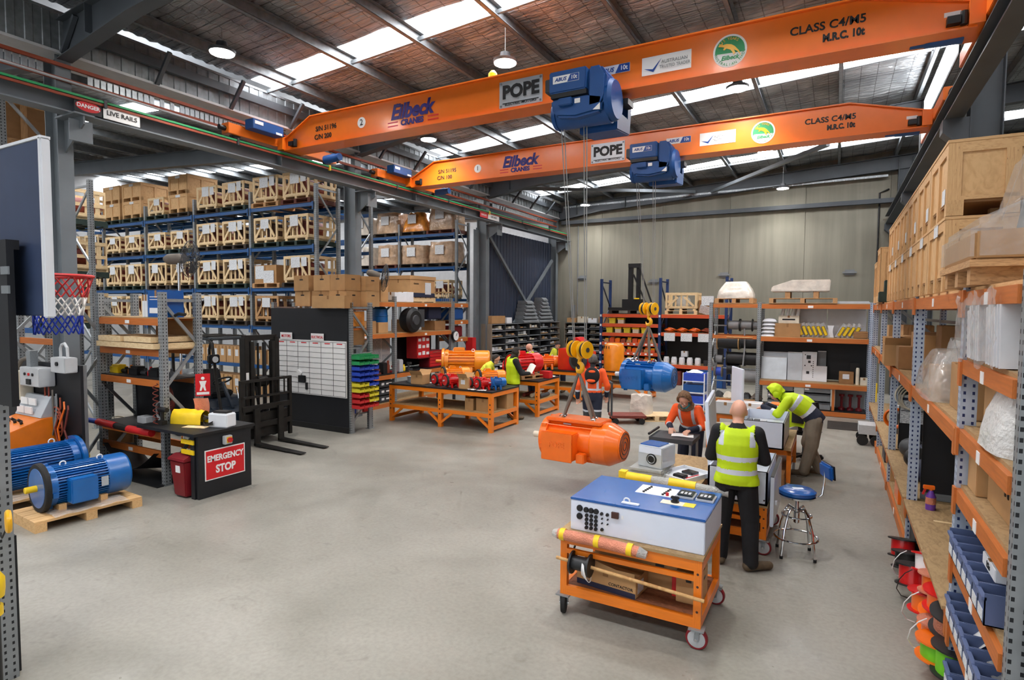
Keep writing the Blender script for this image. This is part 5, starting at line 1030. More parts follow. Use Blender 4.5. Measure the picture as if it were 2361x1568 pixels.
for z in (0, .3):
    for s in (-1, 1): pc('rail', 'chipboard', t, -.2, .2, s*.25-.015, s*.25+.015, z, z+.03); pc('rail', 'chipboard', t, s*.2-.015, s*.2+.015, -.25, .25, z, z+.03)
for k in range(6): pc('wire', 'galv', t, .19, .2, -.25+.1*k, -.24+.1*k, 0, .3)
t = T('hose_reel', 'black round hose reel hanging under top orange shelf', 'hose reel', (-10.35, 12.95, 2.3)); B().lathe((-.2, 0, 0), (.15, 0, 0), [(0, .3), (.2, .34), (.8, .34), (1, .26)], 28).build('housing', 'black', t); B().lathe((.15, 0, 0), (.18, 0, 0), [(0, .15), (1, .13)], 20).build('hub', 'dark_grey', t); B().box(-.2, .1, .2, .45, -.2, .3).build('bracket', 'dark_grey', t)
t = T('water_drum', 'blue plastic drum on middle orange shelf', 'drum', (-10.75, 12.1, 1.972)); B().lathe((0, 0, 0), (0, 0, .7), [(0, .2), (.5, .21), (.9, .2), (1, .12)], 22).build('shell', 'motor_blue', t); B().ring((0, 0, .45), .21, .012).build('hoop', 'motor_blue', t)
one(B().box(-.3, .3, -.3, .3, 0, .38), 'storage_tub', 'hoist_blue', 'blue storage tub at right of upper orange shelf', 'tub', (-10.75, 15.4, 2.272), bevel=.03); one(B().box(-.2, .2, -.3, .3, 0, .36), 'storage_tub', 'bin_red', 'dark red tub on glazed end bay shelf', 'tub', (-10.75, 15.5, 1.722), bevel=.03); one(B().box(-.2, .2, -.35, .35, 0, .4), 'storage_tub', 'navy', 'navy tub on upper shelf near tool wall', 'tub', (-10.75, 14.3, 2.3), bevel=.03)
t = T('pressure_gauge', 'round white pressure gauge on shelf end frame', 'gauge', (-10.37, 15.05, 1.78)); B().lathe((0, 0, 0), (.08, 0, 0), [(0, .16), (.8, .17), (1, .15)], 24).build('case', 'black', t); B().cyl((.075, 0, 0), (.085, 0, 0), .14, n=24).build('dial', 'sign_white', t); B().bar((.09, 0, 0), (.09, .05, .09), .01, .01).build('needle', 'ink', t)
for k in range(12):
    y = 10.7+k*.22; h = .12+.16*((k*7) % 5)/4; mt = ['navy', 'bin_red2', 'galv', 'dark_grey', 'white', 'rust', 'black', 'oxide', 'red', 'lightgrey', 'yellow', 'dark_grey'][k]; b = B()
    if k % 3 == 0: b.box(-.1, .1, -.08, .08, 0, h+.08).box(-.09, .09, -.07, .07, h+.08, h+.1)
    elif k % 3 == 1: b.lathe((0, 0, 0), (0, 0, h+.06), [(0, .05), (.6, .05), (.75, .03), (1, .03)], 12)
    else: b.box(-.08, .08, -.08, .08, 0, .05).cyl((0, 0, .05), (0, 0, h), .03, n=10).box(-.05, .09, -.03, .03, h-.03, h+.03)
    one(b, 'bench_tool', mt, '%s tool or bottle on shelf workbench, %s from left' % (mt.replace('_', ' '), ORD[min(k, 11)]), 'tool', (-10.6, y, .871), group='tools on the shelf workbench', bevel=.004)
for r_ in range(3):
    for k in range(3):
        o = T('drawer_box', 'grey plastic drawer under shelf workbench, row %s, %s from left' % (ORD[r_], ORD[k]), 'drawer', (-10.65, 10.75+.62*k, .13+.2*r_), group='grey drawers under the shelf workbench'); B().box(-.25, .22, -.28, .28, 0, .17).build('tray', 'dark_grey', o, .01); pc('label', 'sign_white', o, .22, .224, -.2, -.1, .06, .12); pc('label', 'sign_white', o, .22, .224, -.02, .2, .07, .11)
t = T('wall_fan', 'grey industrial fan on bracket above the orange shelving', 'fan', (-10.4, 11.5, 2.8)); B().tube([(0, -.25, 0), (0, -.22, .35), (0, -.1, .5), (0, 0, .55)], .025).build('bracket', 'galv_dull', t); B().lathe((-.1, -.15, .75), (.05, .12, .65), [(0, .06), (.3, .1), (1, .1)], 16).build('fan_motor', 'strap', t)
b = B(); c0 = V((.1, .28, .62)); ax = V((.55, .8, -.1)).normalized(); u_ = ax.cross(V((0, 0, 1))).normalized(); w_ = ax.cross(u_)
for i in range(30): a = 2*pi*i/30; d = u_*cos(a)+w_*sin(a); b.tube([c0-ax*.08+d*.04, c0+d*.36, c0+ax*.09+d*.04], .005, 4)
for r_ in (.12, .24, .36): b.ring(c0+ax*(.06 if r_ < .3 else 0), r_, .006, ax, 30, 4)
o = b.build('guard', 'dark_grey', t); o['kind'] = 'stuff'
for k in range(3): a = 2*pi*k/3+.5; d = u_*cos(a)+w_*sin(a); e_ = ax.cross(d); B().add([c0+d*.03, c0+d*.3+e_*.13+ax*.02, c0+d*.33, c0+d*.27-e_*.1-ax*.02], [(0, 1, 2, 3)]).build('blade', 'strap', t)
# electrical conduits and red riser by the corner column
o = T('conduit_bank', 'bank of grey conduits running up beside the corner column', 'conduit', (-10.35, 16.15, 0))
for k in range(5): B().cyl((0, .07*k, 0), (0, .07*k, 5.2), .02, n=8).build('conduit', 'steel', o)
o = T('fire_hose_box', 'red fire hose locker beside the corner column', 'locker', (-10.3, 15.95, 0)); B().box(-.15, .1, -.12, .12, .6, 1.7).build('cabinet', 'red', o, .01); pc('plinth', 'dark_grey', o, -.15, .1, -.12, .12, 0, .6)

# ------------------------------------------------------------------ grey pigeon-hole shelving along the navy wall
def pigeon(label, loc, rz, W, H, D, nc, nr, group):
    """front is local -y; width along x"""
    t = T('pigeonhole_shelf', label, 'shelf', loc, rz); m_ = 'dark_grey'
    for i in range(nc+1): x = -W/2+W*i/nc; pc('divider', 'khaki' if i in (0, nc) else m_, t, x-.012, x+.012, -D, 0, 0, H)
    for j in range(nr+1): z = .04+(H-.06)*j/nr; pc('shelf_board', 'grey', t, -W/2, W/2, -D, 0, z-.01, z+.01)
    pc('back', 'black', t, -W/2, W/2, -.02, 0, 0, H)
    return t
t = pigeon('grey parts shelving along the navy wall', (-10.28, 19.2, 0), pi/2, 5.4, 2.13, .42, 6, 9, None)
pc('sign', 'sign_red', t, -2.705, -2.7-.008, -.35, -.2, 1.75, 1.95); pc('sign', 'sign_red', t, -2.705, -2.708, -.3, -.18, 1.2, 1.3)
q = 0; colr = ['lightgrey', 'grey', 'galv', 'cream', 'dark_grey', 'white', 'khaki', 'cardboard']
for c in range(6):
    for r_ in range(9):
        if (c*9+r_) % 7 == 6: continue
        y = 19.2-2.7+.9*(c+.5); z = .05+.2322*r_+.012; b = B(); rr2 = random.Random(c*31+r_)
        for k in range(1): pass
        h = .07+.08*rr2.random(); b.box(-.15, .12, -.36*.9, .05, 0, h).box(-.12, .12, .1, .3, 0, h*.7)
        lid = ['plain', 'open'][0]
        o = T('parts_tray', 'grey parts tray in navy wall shelving, column %s, row %s from floor' % (ORD[c], ORD[r_]), 'parts tray', (-10.06, y, z), group='parts trays in the navy wall shelving')
        pc('tray', colr[(c*2+r_) % 8], o, -.17, .14, -.36, .36, 0, .03); 
        for k in range(3): pc('small_part', colr[rr2.randrange(8)], o, -.1, .12, -.33+.23*k, -.15+.23*k, .03, .05+rr2.random()*.1)
for k, (y, w, h, mt) in enumerate(((17.0, .9, .26, 'cardboard2'), (17.75, .35, .2, 'white'))): carton('%s on top of navy wall shelving' % ['row of brown cartons', 'small white carton'][k], -10.08, y, 2.131, .35, w, h, mat=mt)
for k, (y, n_) in enumerate(((19.3, 6), (20.6, 7))):
    t = T('hopper_stack', '%s stack of grey metal hoppers on navy wall shelving' % ['left', 'right'][k], 'hoppers', (-10.02, y, 2.131), group='grey hopper stacks')
    for i in range(n_): w = .62-.07*i; B().prism([(-.2, 0), (.2, 0), (.2, .05), (.1, .13), (-.2, .13)], 'y', -w, w).build('hopper', 'grey', t, 0, (-.01*i, 0, .135*i))
t = pigeon('dark parts shelving against the concrete wall left of pallet rack', (-8.6, 22.1, 0), 0, 1.9, 2.1, .42, 2, 9, None)
for c in range(2):
    for r_ in range(9):
        rr2 = random.Random(c*17+r_); o = T('parts_tray', 'parts tray in dark wall shelving, %s column, row %s from floor' % (['left', 'right'][c], ORD[r_]), 'parts tray', (-9.07+.95*c, 21.85, .06+.229*r_+.012), group='parts trays in the dark wall shelving'); pc('tray', colr[(c+r_*3) % 8], o, -.38, .38, -.14, .14, 0, .03)
        for k in range(3): pc('small_part', colr[rr2.randrange(8)], o, -.34+.24*k, -.15+.24*k, -.12, .1, .03, .05+.08*rr2.random())
for k in range(4): carton('small carton on top of dark wall shelving, %s from left' % ORD[k], -9.3+.45*k, 21.9, 2.101, .36, .3, .18+.06*(k % 2), mat=['cardboard', 'cream', 'white', 'cardboard2'][k])
one(B().cyl((0, 0, 0), (.25, .0, 1.5), .018, n=8), 'broom', 'dowel', 'wooden broom handle leaning beside the corner column', 'broom', (-9.6, 21.5, 0)); one(B().box(-.6, .6, -.3, .3, 0, .5).box(-.55, .55, -.25, .25, .5, .52), 'plastic_tub', 'dark_grey', 'long dark plastic tub below the navy wall shelving', 'tub', (-8.9, 18.6, .3), pi/2, bevel=.02); one(B().box(-.5, .5, -.25, .25, 0, .3), 'timber_plinth', 'chipboard', 'timber plinth under the dark plastic tub', 'plinth', (-8.9, 18.6, 0), pi/2)

# ------------------------------------------------------------------ red beam pallet rack with blue posts against the end wall
t = T('pallet_rack', 'red beam pallet rack with tall blue posts before concrete wall', 'rack', (0, 20.6, 0)); PXS = [-7.6, -5.42, -3.2]
for x in PXS: frame(t, 'post_navy', 'navy', x, 0, x, .95, 3.75, 4)
lvA = [.75, 1.1, 1.44, 1.78, 2.12, 2.47]; lvB = [.72, 1.84, 2.47]
for bay, lv in ((0, lvA), (1, lvB)):
    a, c = PXS[bay], PXS[bay+1]
    for z in lv:
        for yy in (-.03, .93): pc('beam', 'shelf_red', t, a+.05, c-.05, yy, yy+.05, z-.12, z)
        pc('shelf_board', 'chipboard', t, a+.05, c-.05, .02, .93, z-.01, z+.005)
        pc('beam_clip', 'sign_white', t, a-.03, a+.03, -.06, -.05, z-.1, z-.02)
pc('back_sheet', 'black', t, PXS[0], PXS[2], .93, .95, .1, 2.35)
n_ = 0
for lv, kinds in ((1.78, 5), (2.12, 2)):
    for k in range(kinds):
        x = -7.3+.33*k+(.1 if lv > 2 else 0); o = T('parts_tub', 'yellow lidded tub on red rack, %s shelf, %s from left' % ('upper' if lv > 2 else 'third', ORD[k]), 'tub', (x, 20.75, lv+.006), group='yellow lidded tubs on the red rack'); pc('tub', 'cream' if k % 2 else 'bin_yellow', o, -.11, .11, -.1, .1, 0, .14); pc('lid', 'yellow', o, -.125, .125, -.115, .115, .14, .2)
for lv in (.75, 1.1, 1.44):
    for k in range(9):
        x = -7.4+.215*k; o = T('parts_bin', 'orange parts bin on red rack, shelf at %s height, %s from left' % ({.75: 'bench', 1.1: 'waist', 1.44: 'chest'}[lv], ORD[k]), 'bin', (x, 20.72, lv+.006), group='orange parts bins on the red rack')
        pc('bin', ['motor_orange', 'oxide', 'cardboard', 'shelf_red'][(k+int(lv*10)) % 4], o, -.09, .09, -.1, .12, 0, .09+.05*((k*3) % 4)/3); pc('contents', ['gold', 'galv', 'motor_orange', 'rust'][(k*2) % 4], o, -.06, .07, -.05, .1, .09, .13+.05*((k*5) % 3)/2)
        pc('bin_tag', 'sign_white', o, -.04, .04, -.16, -.155, -.09, -.03)
for k in range(5): one(B().lathe((0, 0, 0), (0, 0, .26), [(0, .1), (.8, .1), (.86, .085), (1, .08)], 18).box(-.07, .07, -.105, -.1, .05, .18), 'paint_tin', 'white', 'white paint tin with metal lid on red rack, %s from left' % ORD[k], 'paint tin', (-5.2+.27*k, 20.75, .726), group='paint tins on the red rack')
o = carton('square white canister above the paint tins', -4.62, 21.0, .99, .22, .2, .2, mat='white', name='white_box'); one(B().lathe((0, 0, 0), (0, 0, .18), [(0, .07), (1, .075)], 14), 'paint_tin', 'dark_grey', 'small dark paint tin at right of the white tins', 'paint tin', (-3.85, 20.72, .726))
t = T('paint_tin', 'open tin of brushes at right end of paint shelf', 'paint tin', (-3.6, 20.75, .726)); B().lathe((0, 0, 0), (0, 0, .2), [(0, .1), (1, .1)], 16).build('tin', 'lightgrey', t); B().tube([(0, 0, .1), (.08, 0, .34)], .015).build('brush', 'dowel', t); B().tube([(.02, 0, .1), (-.06, 0, .3)], .015).build('brush', 'cream', t)
for k in range(4):
    x = -5.1+.42*k; o = T('orange_clamp', 'orange strapping bundle on red rack, %s from left' % ORD[k], 'bundle', (x, 20.8, 1.846), group='orange bundles on the red rack')
    for q in range(3): B().ring((.06*q-.06, 0, .05+.03*q), .13, .025, (.2, .3, 1), 14, 6).build('strap_loop', 'motor_orange' if k < 3 else 'oxide', o)
for k in range(3): tag(pc('notice_sheet', 'paper', None, -5.25+.58*k, -4.87+.58*k, 20.54, 20.545, 1.55, 1.83), 'white notice sheet on second bay beam of red rack, %s from left' % ORD[k], 'notice', 'notice sheets on the red rack')
t = T('lifting_mast', 'black folded lifting mast standing on top of red rack', 'mast', (-6.55, 21.0, 2.51)); k_ = 'black'; pc('base', k_, t, -.85, .75, -.25, .25, .1, .2); pc('base_block', k_, t, -.35, .35, -.15, .15, .2, .5); pc('mast', k_, t, -.15, .0, -.08, .08, .2, 1.75); pc('mast', k_, t, .15, .28, -.08, .08, .4, 1.72); pc('head', k_, t, -.15, .3, -.1, .1, 1.65, 1.8)
pbar('stay', k_, t, (.25, -.1, 1.7), (.8, -.1, .2), .05, .05); pbar('stay', k_, t, (.05, -.1, 1.4), (.6, -.1, .2), .05, .05); pc('yellow_tag', 'yellow', t, .12, .3, -.18, -.15, .5, .55)
pallet('dark pallet under the black lifting mast', -6.55, 21.0, 2.475, 1.5, .8, 'pallet_dark', 0, None)
pallet('timber pallet under slatted crate on red rack', -4.72, 21.05, 2.475, 1.1, .8, 'pine_pale', 0, None); slat_crate('slatted pine crate standing on top of red rack', -4.72, 21.05, 2.615, 1.08, .75, .62, 0, 'clear_wrap', group=None)
o = carton('dark carton with white notices on right top of red rack', -3.85, 21.1, 2.475, .6, .6, .5, mat='cardboard_d'); pc('notice', 'paper', o, -.2, .2, -.32, -.31, .32, .64); pc('notice', 'paper', o, -.25, .18, -.4, -.39, .0, .3, (.4, .3, 0))
one(B().box(-.35, .35, -.25, .25, 0, .5), 'steel_tub', 'rust', 'dark red tub on floor under red rack', 'tub', (-5.0, 20.9, 0), bevel=.02); one(B().box(-.5, .5, -.35, .35, 0, .6), 'storage_tub', 'hoist_blue', 'blue crate on floor under right of red rack', 'tub', (-3.75, 20.9, 0), bevel=.02)
# blue tray tower
t = T('tray_trolley', 'white frame trolley of blue trays beside cable reel shelf', 'trolley', (-2.95, 14.6, 0))
for x in (-.26, .24):
    for y in (-.2, .2): pc('leg', 'white', t, x, x+.025, y, y+.025, 0, 1.12)
for k in range(4):
    z = .12+.27*k; pc('tray', 'bin_blue' if k % 2 else 'hoist_blue', t, -.24, .24, -.2, .2, z, z+.18); pc('rail', 'white', t, -.26, .265, -.21, -.19, z-.02, z)
one(B().grid(8, 6, lambda u, v: ((u-.5)*.36, (v-.5)*.28, .06*sin(pi*u)*sin(pi*v)+.03*abs(mnoise.noise(V((u*5, v*5, 1)))))), 'rag_pile', 'white', 'crumpled white rags on top of blue tray trolley', 'rags', (-2.95, 14.6, 1.12), ang=180)
# ================================================================== BACK SHELF (faces the camera) and cable reels
t = T('shelf_unit', 'orange beam back shelving with black panel and white boards', 'shelf', (0, 16.6, 0))
for x in (-1.75, .77): frame(t, 'post_galv' if x < 0 else 'post_white', 'galv', x, 0, x, .8, 2.85, 4)
for z, mt in ((2.8, 'chipboard'), (1.95, 'chipboard'), (.8, 'chipboard'), (.12, 'black')):
    for yy in (-.02, .78): pc('beam', 'rack_orange', t, -1.7, .72, yy-.02, yy+.03, z-.11, z)
    pc('shelf_board', mt, t, -1.7, .72, .0, .8, z, z+.02); pc('beam_tag', 'sign_white', t, -.62, -.5, -.045, -.04, z-.09, z-.03)
pc('back_panel', 'black_board', t, -1.7, .75, .76, .78, .85, 1.85); pc('divider', 'rack_orange', t, -.02, .04, .02, .75, .12, .8); pc('back_sheet', 'lightgrey', t, .05, .72, .72, .74, .14, .78)
t = T('leaning_board', 'two large white sheets leaning at back of upper shelf', 'panel', (0, 17.25, 1.97)); pc('sheet', 'white', t, -.95, -.2, 0, .012, .0, .78); pc('sheet', 'white', t, -.18, .68, .02, .032, .0, .8)
def panel(lab, x, z, w, h, mat, yy=16.95, extra=None):
    o = T('metal_panel', lab, 'panel', (x, yy, z), group=None); o.rotation_euler = (R(-8), 0, 0); B().box(-w/2, w/2, 0, .03, 0, h).build('sheet', mat, o, .004)
    pc('lip', 'white', o, -w/2, w/2, -.02, 0, h-.02, h); return o
panel('wide silver cabinet plate leaning on back shelf', -1.4, .821, .62, .6, 'alu'); panel('upper silver plate behind the wide one', -1.38, .821, .6, .72, 'plate', 17.1); panel('plain white cabinet door on back shelf', -.89, .821, .36, .74, 'plate')
o = panel('white cabinet plate with black cut outs on back shelf', -.56, .821, .34, .76, 'white')
for k in range(9): pc('cut_out', 'ink', o, .08+.0*k, .1, -.004, 0, .1+.05*k, .12+.05*k)
for x_, z_, q in ((-.02, .62, .05), (0, .5, .03), (-.03, .22, .035), (-.1, .4, .015), (.05, .4, .015), (-.1, .68, .012)): pc('cut_out', 'ink', o, x_-q, x_+q, -.004, 0, z_-q, z_+q)
panel('short grey plate at right of cut out plate', -.27, .821, .24, .4, 'white'); panel('concrete grey offcut behind short plate', -.28, .821, .2, .78, 'grey', 17.15)
carton('brown carton on back shelf bench', .28, 16.9, .821, .32, .3, .3, mat='cardboard_d', lab=True); carton('small pale carton at right of back shelf bench', .66, 16.75, .821, .16, .2, .18, mat='cream')
one(B().lathe((0, 0, 0), (0, 0, .42), [(0, .04), (.9, .04), (1, .03)], 12), 'cardboard_tube', 'cream', 'upright cream tube on back shelf bench', 'tube', (.52, 16.75, .821)); one(B().box(-.1, .1, -.05, .05, 0, .5).box(-.12, .12, -.06, .06, .0, .03), 'black_case', 'black', 'narrow black case beside brown carton on back shelf', 'case', (.46, 17.1, .821))
carton('wide brown carton on upper back shelf', -1.08, 16.9, 1.971, .6, .5, .34, mat='cardboard2'); o = carton('printed tan carton of rolls on the wide carton', -1.06, 16.9, 2.312, .48, .4, .2, mat='cream'); 
for k in range(4): B().cyl((-.18+.12*k, -.05, .12), (-.16+.12*k+.03, -.05, .4), .04, n=12).build('paper_roll', 'sign_white', o)
txt('ROLLS', .06, 'ink', o, (0, -.203, .1)) if 0 else pc('print', 'ink', o, -.15, .15, -.203, -.2, .08, .12)
t = T('bag_stack', 'stack of white bags at left of upper back shelf', 'bags', (-1.55, 16.8, 1.971))
for k in range(5): B().grid(8, 6, lambda u, v: ((u-.5)*.36+.01*k, (v-.5)*.34, .09*sin(pi*u)**.3*sin(pi*v)**.3)).build('bag', 'white', t, 0, (.01*(k % 2), 0, .095*k), ang=180)
def gloves(lab, x, n_, s):
    for k in range(n_):
        o = T('packaged_cord', '%s, %s from left' % (lab, ORD[k]), 'packet', (x+.11*k, 16.78, 1.975), group=lab); o.rotation_euler = (0, R(s), 0)
        B().grid(8, 10, lambda u, v: ((u-.5)*.13, -.05*sin(pi*u), .38*v)).build('plastic_bag', 'clear_wrap', o, ang=180); B().box(-.04, .04, -.075, -.055, .05, .3).build('yellow_tool', 'yellow', o, .01)
gloves('bagged yellow lamp leaning on upper back shelf', -.72, 6, -22); gloves('bagged yellow lamp leaning near wicker basket', .05, 4, 28)
o = T('wicker_basket', 'low brown wicker basket at right of upper back shelf', 'basket', (.55, 16.8, 1.971)); B().box(-.15, .15, -.12, .12, 0, .17).build('basket', 'cardboard_d', o, .01); 
for k in range(4): pc('weave_band', 'cardboard', o, -.155, .155, -.125, .125, .02+.04*k, .035+.04*k)
one(B().prism([(-.08, 0), (.08, 0), (.05, .1), (.05, .22), (.08, .3), (-.08, .3), (-.05, .22), (-.05, .1)], 'y', -.05, .05), 'white_spool', 'white', 'white plastic spool on upper back shelf', 'spool', (-.1, 16.85, 1.971), bevel=.004)
pallet('timber pallet under long wrapped sheet bundle', -.75, 16.95, 2.822, 1.55, .8, 'pallet_wood', 0, None, .14); o = T('sheet_bundle', 'long bundle wrapped in translucent plastic on top of back shelf', 'bundle', (-.75, 16.95, 2.963))
for x in (-.35, .3): pc('block', 'pallet_wood', o, x-.06, x+.06, -.35, .35, 0, .16)
B().prism([(-.75, .16), (.6, .16), (.62, .46), (-.25, .46), (-.72, .3)], 'y', -.38, .38).build('wrapped_sheets', 'wrap_white', o, .02)
one(B().box(-.42, .4, -.3, .3, 0, .04).box(-.4, .38, -.28, .28, .04, .06), 'steel_sheet', 'plate', 'thin pale steel sheet on right of back shelf top', 'sheet', (.32, 16.95, 2.822))
wrapped('domed white shrink wrapped sacks above the cable reels', -2.4, 17.0, 2.822, .95, .8, .44, 'wrap_white', 'pallet_wood', .55, 12, False, group=None)
for k in range(3):
    for q in range(2):
        o = T('storage_case', 'clear grey storage case under back bench, %s row, %s' % (ORD[k], ['left', 'right'][q]), 'storage case', (-.35-.85*q, 16.85, .15+.21*k), group='storage cases under the back bench'); B().box(-.3, .3, -.25, .25, 0, .18).build('tray', 'grey', o, .01); pc('label', 'sign_white', o, -.28, -.18, -.255, -.25, .06, .1); pc('lid', 'dark_grey', o, -.3, .3, -.26, .25, .15, .18)
for k in range(3): o = T('bottle_jack', 'dark red jack stand under back bench, %s from left' % ORD[k], 'jack', (.2+.19*k, 16.95, .142), group='jack stands under the back bench'); B().lathe((0, 0, 0), (0, 0, .4), [(0, .08), (.15, .07), (.2, .03), (.85, .03), (.87, .06), (1, .06)], 12).build('stand', 'bin_red', o)
one(B().box(-.42, .45, -.55, .5, 0, .012), 'floor_mat', 'mat_brown', 'brown entrance mat on floor before back shelf', 'mat', (.33, 15.4, 0))
# cable reel bay
t = T('reel_rack', 'galvanised cable reel rack left of back shelving', 'rack', (0, 16.6, 0))
frame(t, 'post_galv', 'galv', -2.97, 0, -2.97, .8, 2.85, 4)
for z in (2.8, 1.97): pc('beam', 'rack_orange', t, -2.92, -1.8, -.03, .03, z-.09, z); pc('beam', 'rack_orange', t, -2.92, -1.8, .77, .83, z-.09, z)
pc('shelf_board', 'chipboard', t, -2.92, -1.8, 0, .8, 2.8, 2.82)
for z in (2.22, 1.75, 1.32, 1.05, .7): B().cyl((-2.95, .3, z), (-1.78, .3, z), .018, n=8).build('spindle', 'galv', t)
pc('beam', 'rack_orange', t, -2.92, -1.8, -.03, .03, .15, .24); pc('bottom_board', 'chipboard', t, -2.92, -1.8, 0, .8, .24, .26)
def reel(lab, x, z, w, r_, core, fl='black_reel', cm='cable_grey', y=16.9):
    o = T('cable_reel', lab, 'cable reel', (x, y, z), group='cable reels on the reel rack')
    for s in (-1, 1): B().lathe((s*w/2-.012, 0, 0), (s*w/2+.012, 0, 0), [(0, r_), (1, r_)], 28).build('flange', fl, o)
    B().lathe((-w/2, 0, 0), (w/2, 0, 0), [(0, core), (.5, core*1.03), (1, core)], 24).build('wound_cable', cm, o); return o
for a in (('grey cable reel at left of top spindle', -2.42, 2.24, .3, .17, .12), ('grey cable reel in middle of top spindle', -2.1, 2.24, .3, .17, .12), ('narrow grey cable reel at right of top spindle', -1.87, 2.24, .14, .15, .11), ('dark cable reel with timber flanges on second spindle', -2.55, 1.76, .55, .2, .17, 'dowel', 'black_reel'), ('black cable reel at right of second spindle', -2.02, 1.76, .42, .17, .15, 'black_reel', 'black'), ('wide black reel at left of third spindle', -2.35, 1.33, .45, .2, .17, 'black_reel', 'black'), ('wide black reel at right of third spindle', -1.95, 1.33, .32, .2, .17, 'black_reel', 'black'),
          ('grey cable reel low on the right of reel rack', -2.0, .86, .4, .19, .16, 'dowel', 'cable_grey'), ('black reel low at left of reel rack', -2.4, 1.03, .3, .16, .14, 'black_reel', 'black'), ('blue cable reel at lower left of reel rack', -2.78, .95, .16, .15, .12, 'strap', 'bin_blue'), ('grey cable reel at far left of third spindle', -2.78, 1.3, .2, .12, .1, 'black_reel', 'cable_grey')): reel(*a)
one(B().tube([(0, 0, 0), (.02, -.02, -.5), (-.01, -.05, -1.0)], .02, 8), 'hanging_cable', 'cable_grey', 'thick grey cable hanging down from top reel', 'cable', (-2.12, 16.68, 2.15)); one(B().tube([(-.25, 0, 0), (.4, 0, 0)], .015, 6), 'timber_stick', 'dowel', 'yellow timber stick across the reel rack', 'stick', (-2.3, 16.55, 1.92))
for k in range(5): one(B().grid(6, 6, lambda u, v: ((u-.5)*.3, (v-.5)*.25, .16*sin(pi*u)*sin(pi*v)+.06*mnoise.noise(V((u*4, v*4, k))))), 'cable_heap', ['black', 'cream', 'dark_grey', 'black', 'strap'][k], 'heap of %s offcuts at bottom of reel rack' % ['black cable', 'cream bag', 'grey hose', 'dark lead', 'brown strap'][k], 'heap', (-2.75+.24*k, 16.85, .27), ang=180)
# lids and cabinets row behind the bending man
t = T('bench_cart', 'low orange trolley carrying the far white cabinet', 'trolley', (-1.0, 10.0, 0)); pc('deck', 'chipboard', t, -.55, .5, -.75, .75, .62, .66)
for x in (-.52, .44):
    for y in (-.7, .62): pc('leg', 'orange', t, x, x+.06, y, y+.06, .14, .62); B().cyl((x+.01, y+.03, .07), (x+.05, y+.03, .07), .07, n=14).build('wheel', 'lightgrey', t)
pc('rail', 'orange', t, -.52, .5, -.7, -.66, .54, .62); pc('rail', 'orange', t, .44, .5, -.7, .68, .54, .62); pc('lower_shelf', 'ply_dark', t, -.5, .46, -.68, .68, .2, .24)
def open_cab(lab, x, y, z, w, d, h, lid=True, lidh=.75, lean=12):
    t = T('switch_cabinet', lab, 'cabinet', (x, y, z)); q = .02
    b = B().box(-w/2, w/2, -d/2, d/2, 0, q).box(-w/2, w/2, -d/2, -d/2+q, 0, h).box(-w/2, w/2, d/2-q, d/2, 0, h).box(-w/2, -w/2+q, -d/2, d/2, 0, h).box(w/2-q, w/2, -d/2, d/2, 0, h); b.build('enclosure', 'cab_white', t)
    pc('mounting_plate', 'plate', t, -w/2+.04, w/2-.04, -d/2+.04, d/2-.04, h*.6, h*.6+.01)
    for k in range(6): pc('component', ['dark_grey', 'black', 'lightgrey'][k % 3], t, -w/2+.06+.1*(k % 3), -w/2+.14+.1*(k % 3), -d/2+.1+.3*(k//3), -d/2+.32+.3*(k//3), h*.6, h*.6+.08)
    pc('gasket', 'ink', t, -w/2+.005, w/2-.005, -d/2+.005, -d/2+.015, h, h+.008); pc('gasket', 'ink', t, w/2-.015, w/2-.005, -d/2+.005, d/2-.005, h, h+.008)
    if lid:
        L = B().box(-.02, .02, -d/2, d/2, 0, lidh).build('open_door', 'cab_white', t, .005, (-w/2-.02, 0, h)); L.rotation_euler = (0, R(-lean), 0); pc('door_inner', 'lightgrey', L, .02, .025, -d/2+.03, d/2-.03, .03, lidh-.03)
    return t
open_cab('white switch cabinet in front of the bending man', -.9, 9.65, .661, .62, 1.15, .38, lid=False); pc('plate_label', 'sign_white', None, -.1, .1, 9.05, 9.055, .8, .9) if 0 else None
t = T('cabinet_door', 'white open cabinet lid standing beyond the bald man', 'cabinet door', (-1.6, 11.9, .72), R(25)); B().box(-.02, .02, -.3, .35, 0, .82).build('door', 'cab_white', t, .006); pc('inner_face', 'lightgrey', t, .02, .024, -.26, .31, .04, .78)
t = T('side_bench', 'orange trolley holding cartons beyond the far cabinet', 'trolley', (-1.55, 12.1, 0)); pc('deck', 'chipboard', t, -.6, .75, -.6, .6, .68, .71)
for x in (-.55, .65):
    for y in (-.55, .5): pc('leg', 'orange', t, x, x+.06, y, y+.06, 0, .68)
pc('rail', 'orange', t, -.55, .7, -.56, -.52, .6, .68); pc('lower_shelf', 'chipboard', t, -.55, .7, -.55, .55, .25, .28)
carton('white carton beside standing cabinet lid', -1.35, 11.8, .711, .4, .3, .2, mat='white', name='white_box'); one(B().box(-.24, .24, -.16, .16, 0, .12).box(-.2, .2, -.12, .12, .12, .14), 'tool_tray', 'rust', 'dark red tray on trolley beyond bald man', 'tray', (-1.0, 11.7, .711), bevel=.01); one(B().box(-.3, .3, -.2, .2, 0, .16), 'parts_tub', 'orange', 'orange tub beside bending man', 'tub', (-.75, 12.2, .711), bevel=.02); carton('grey parts box with lid in front of reel rack', -1.75, 11.55, .711, .36, .25, .22, mat='lightgrey', name='white_box')

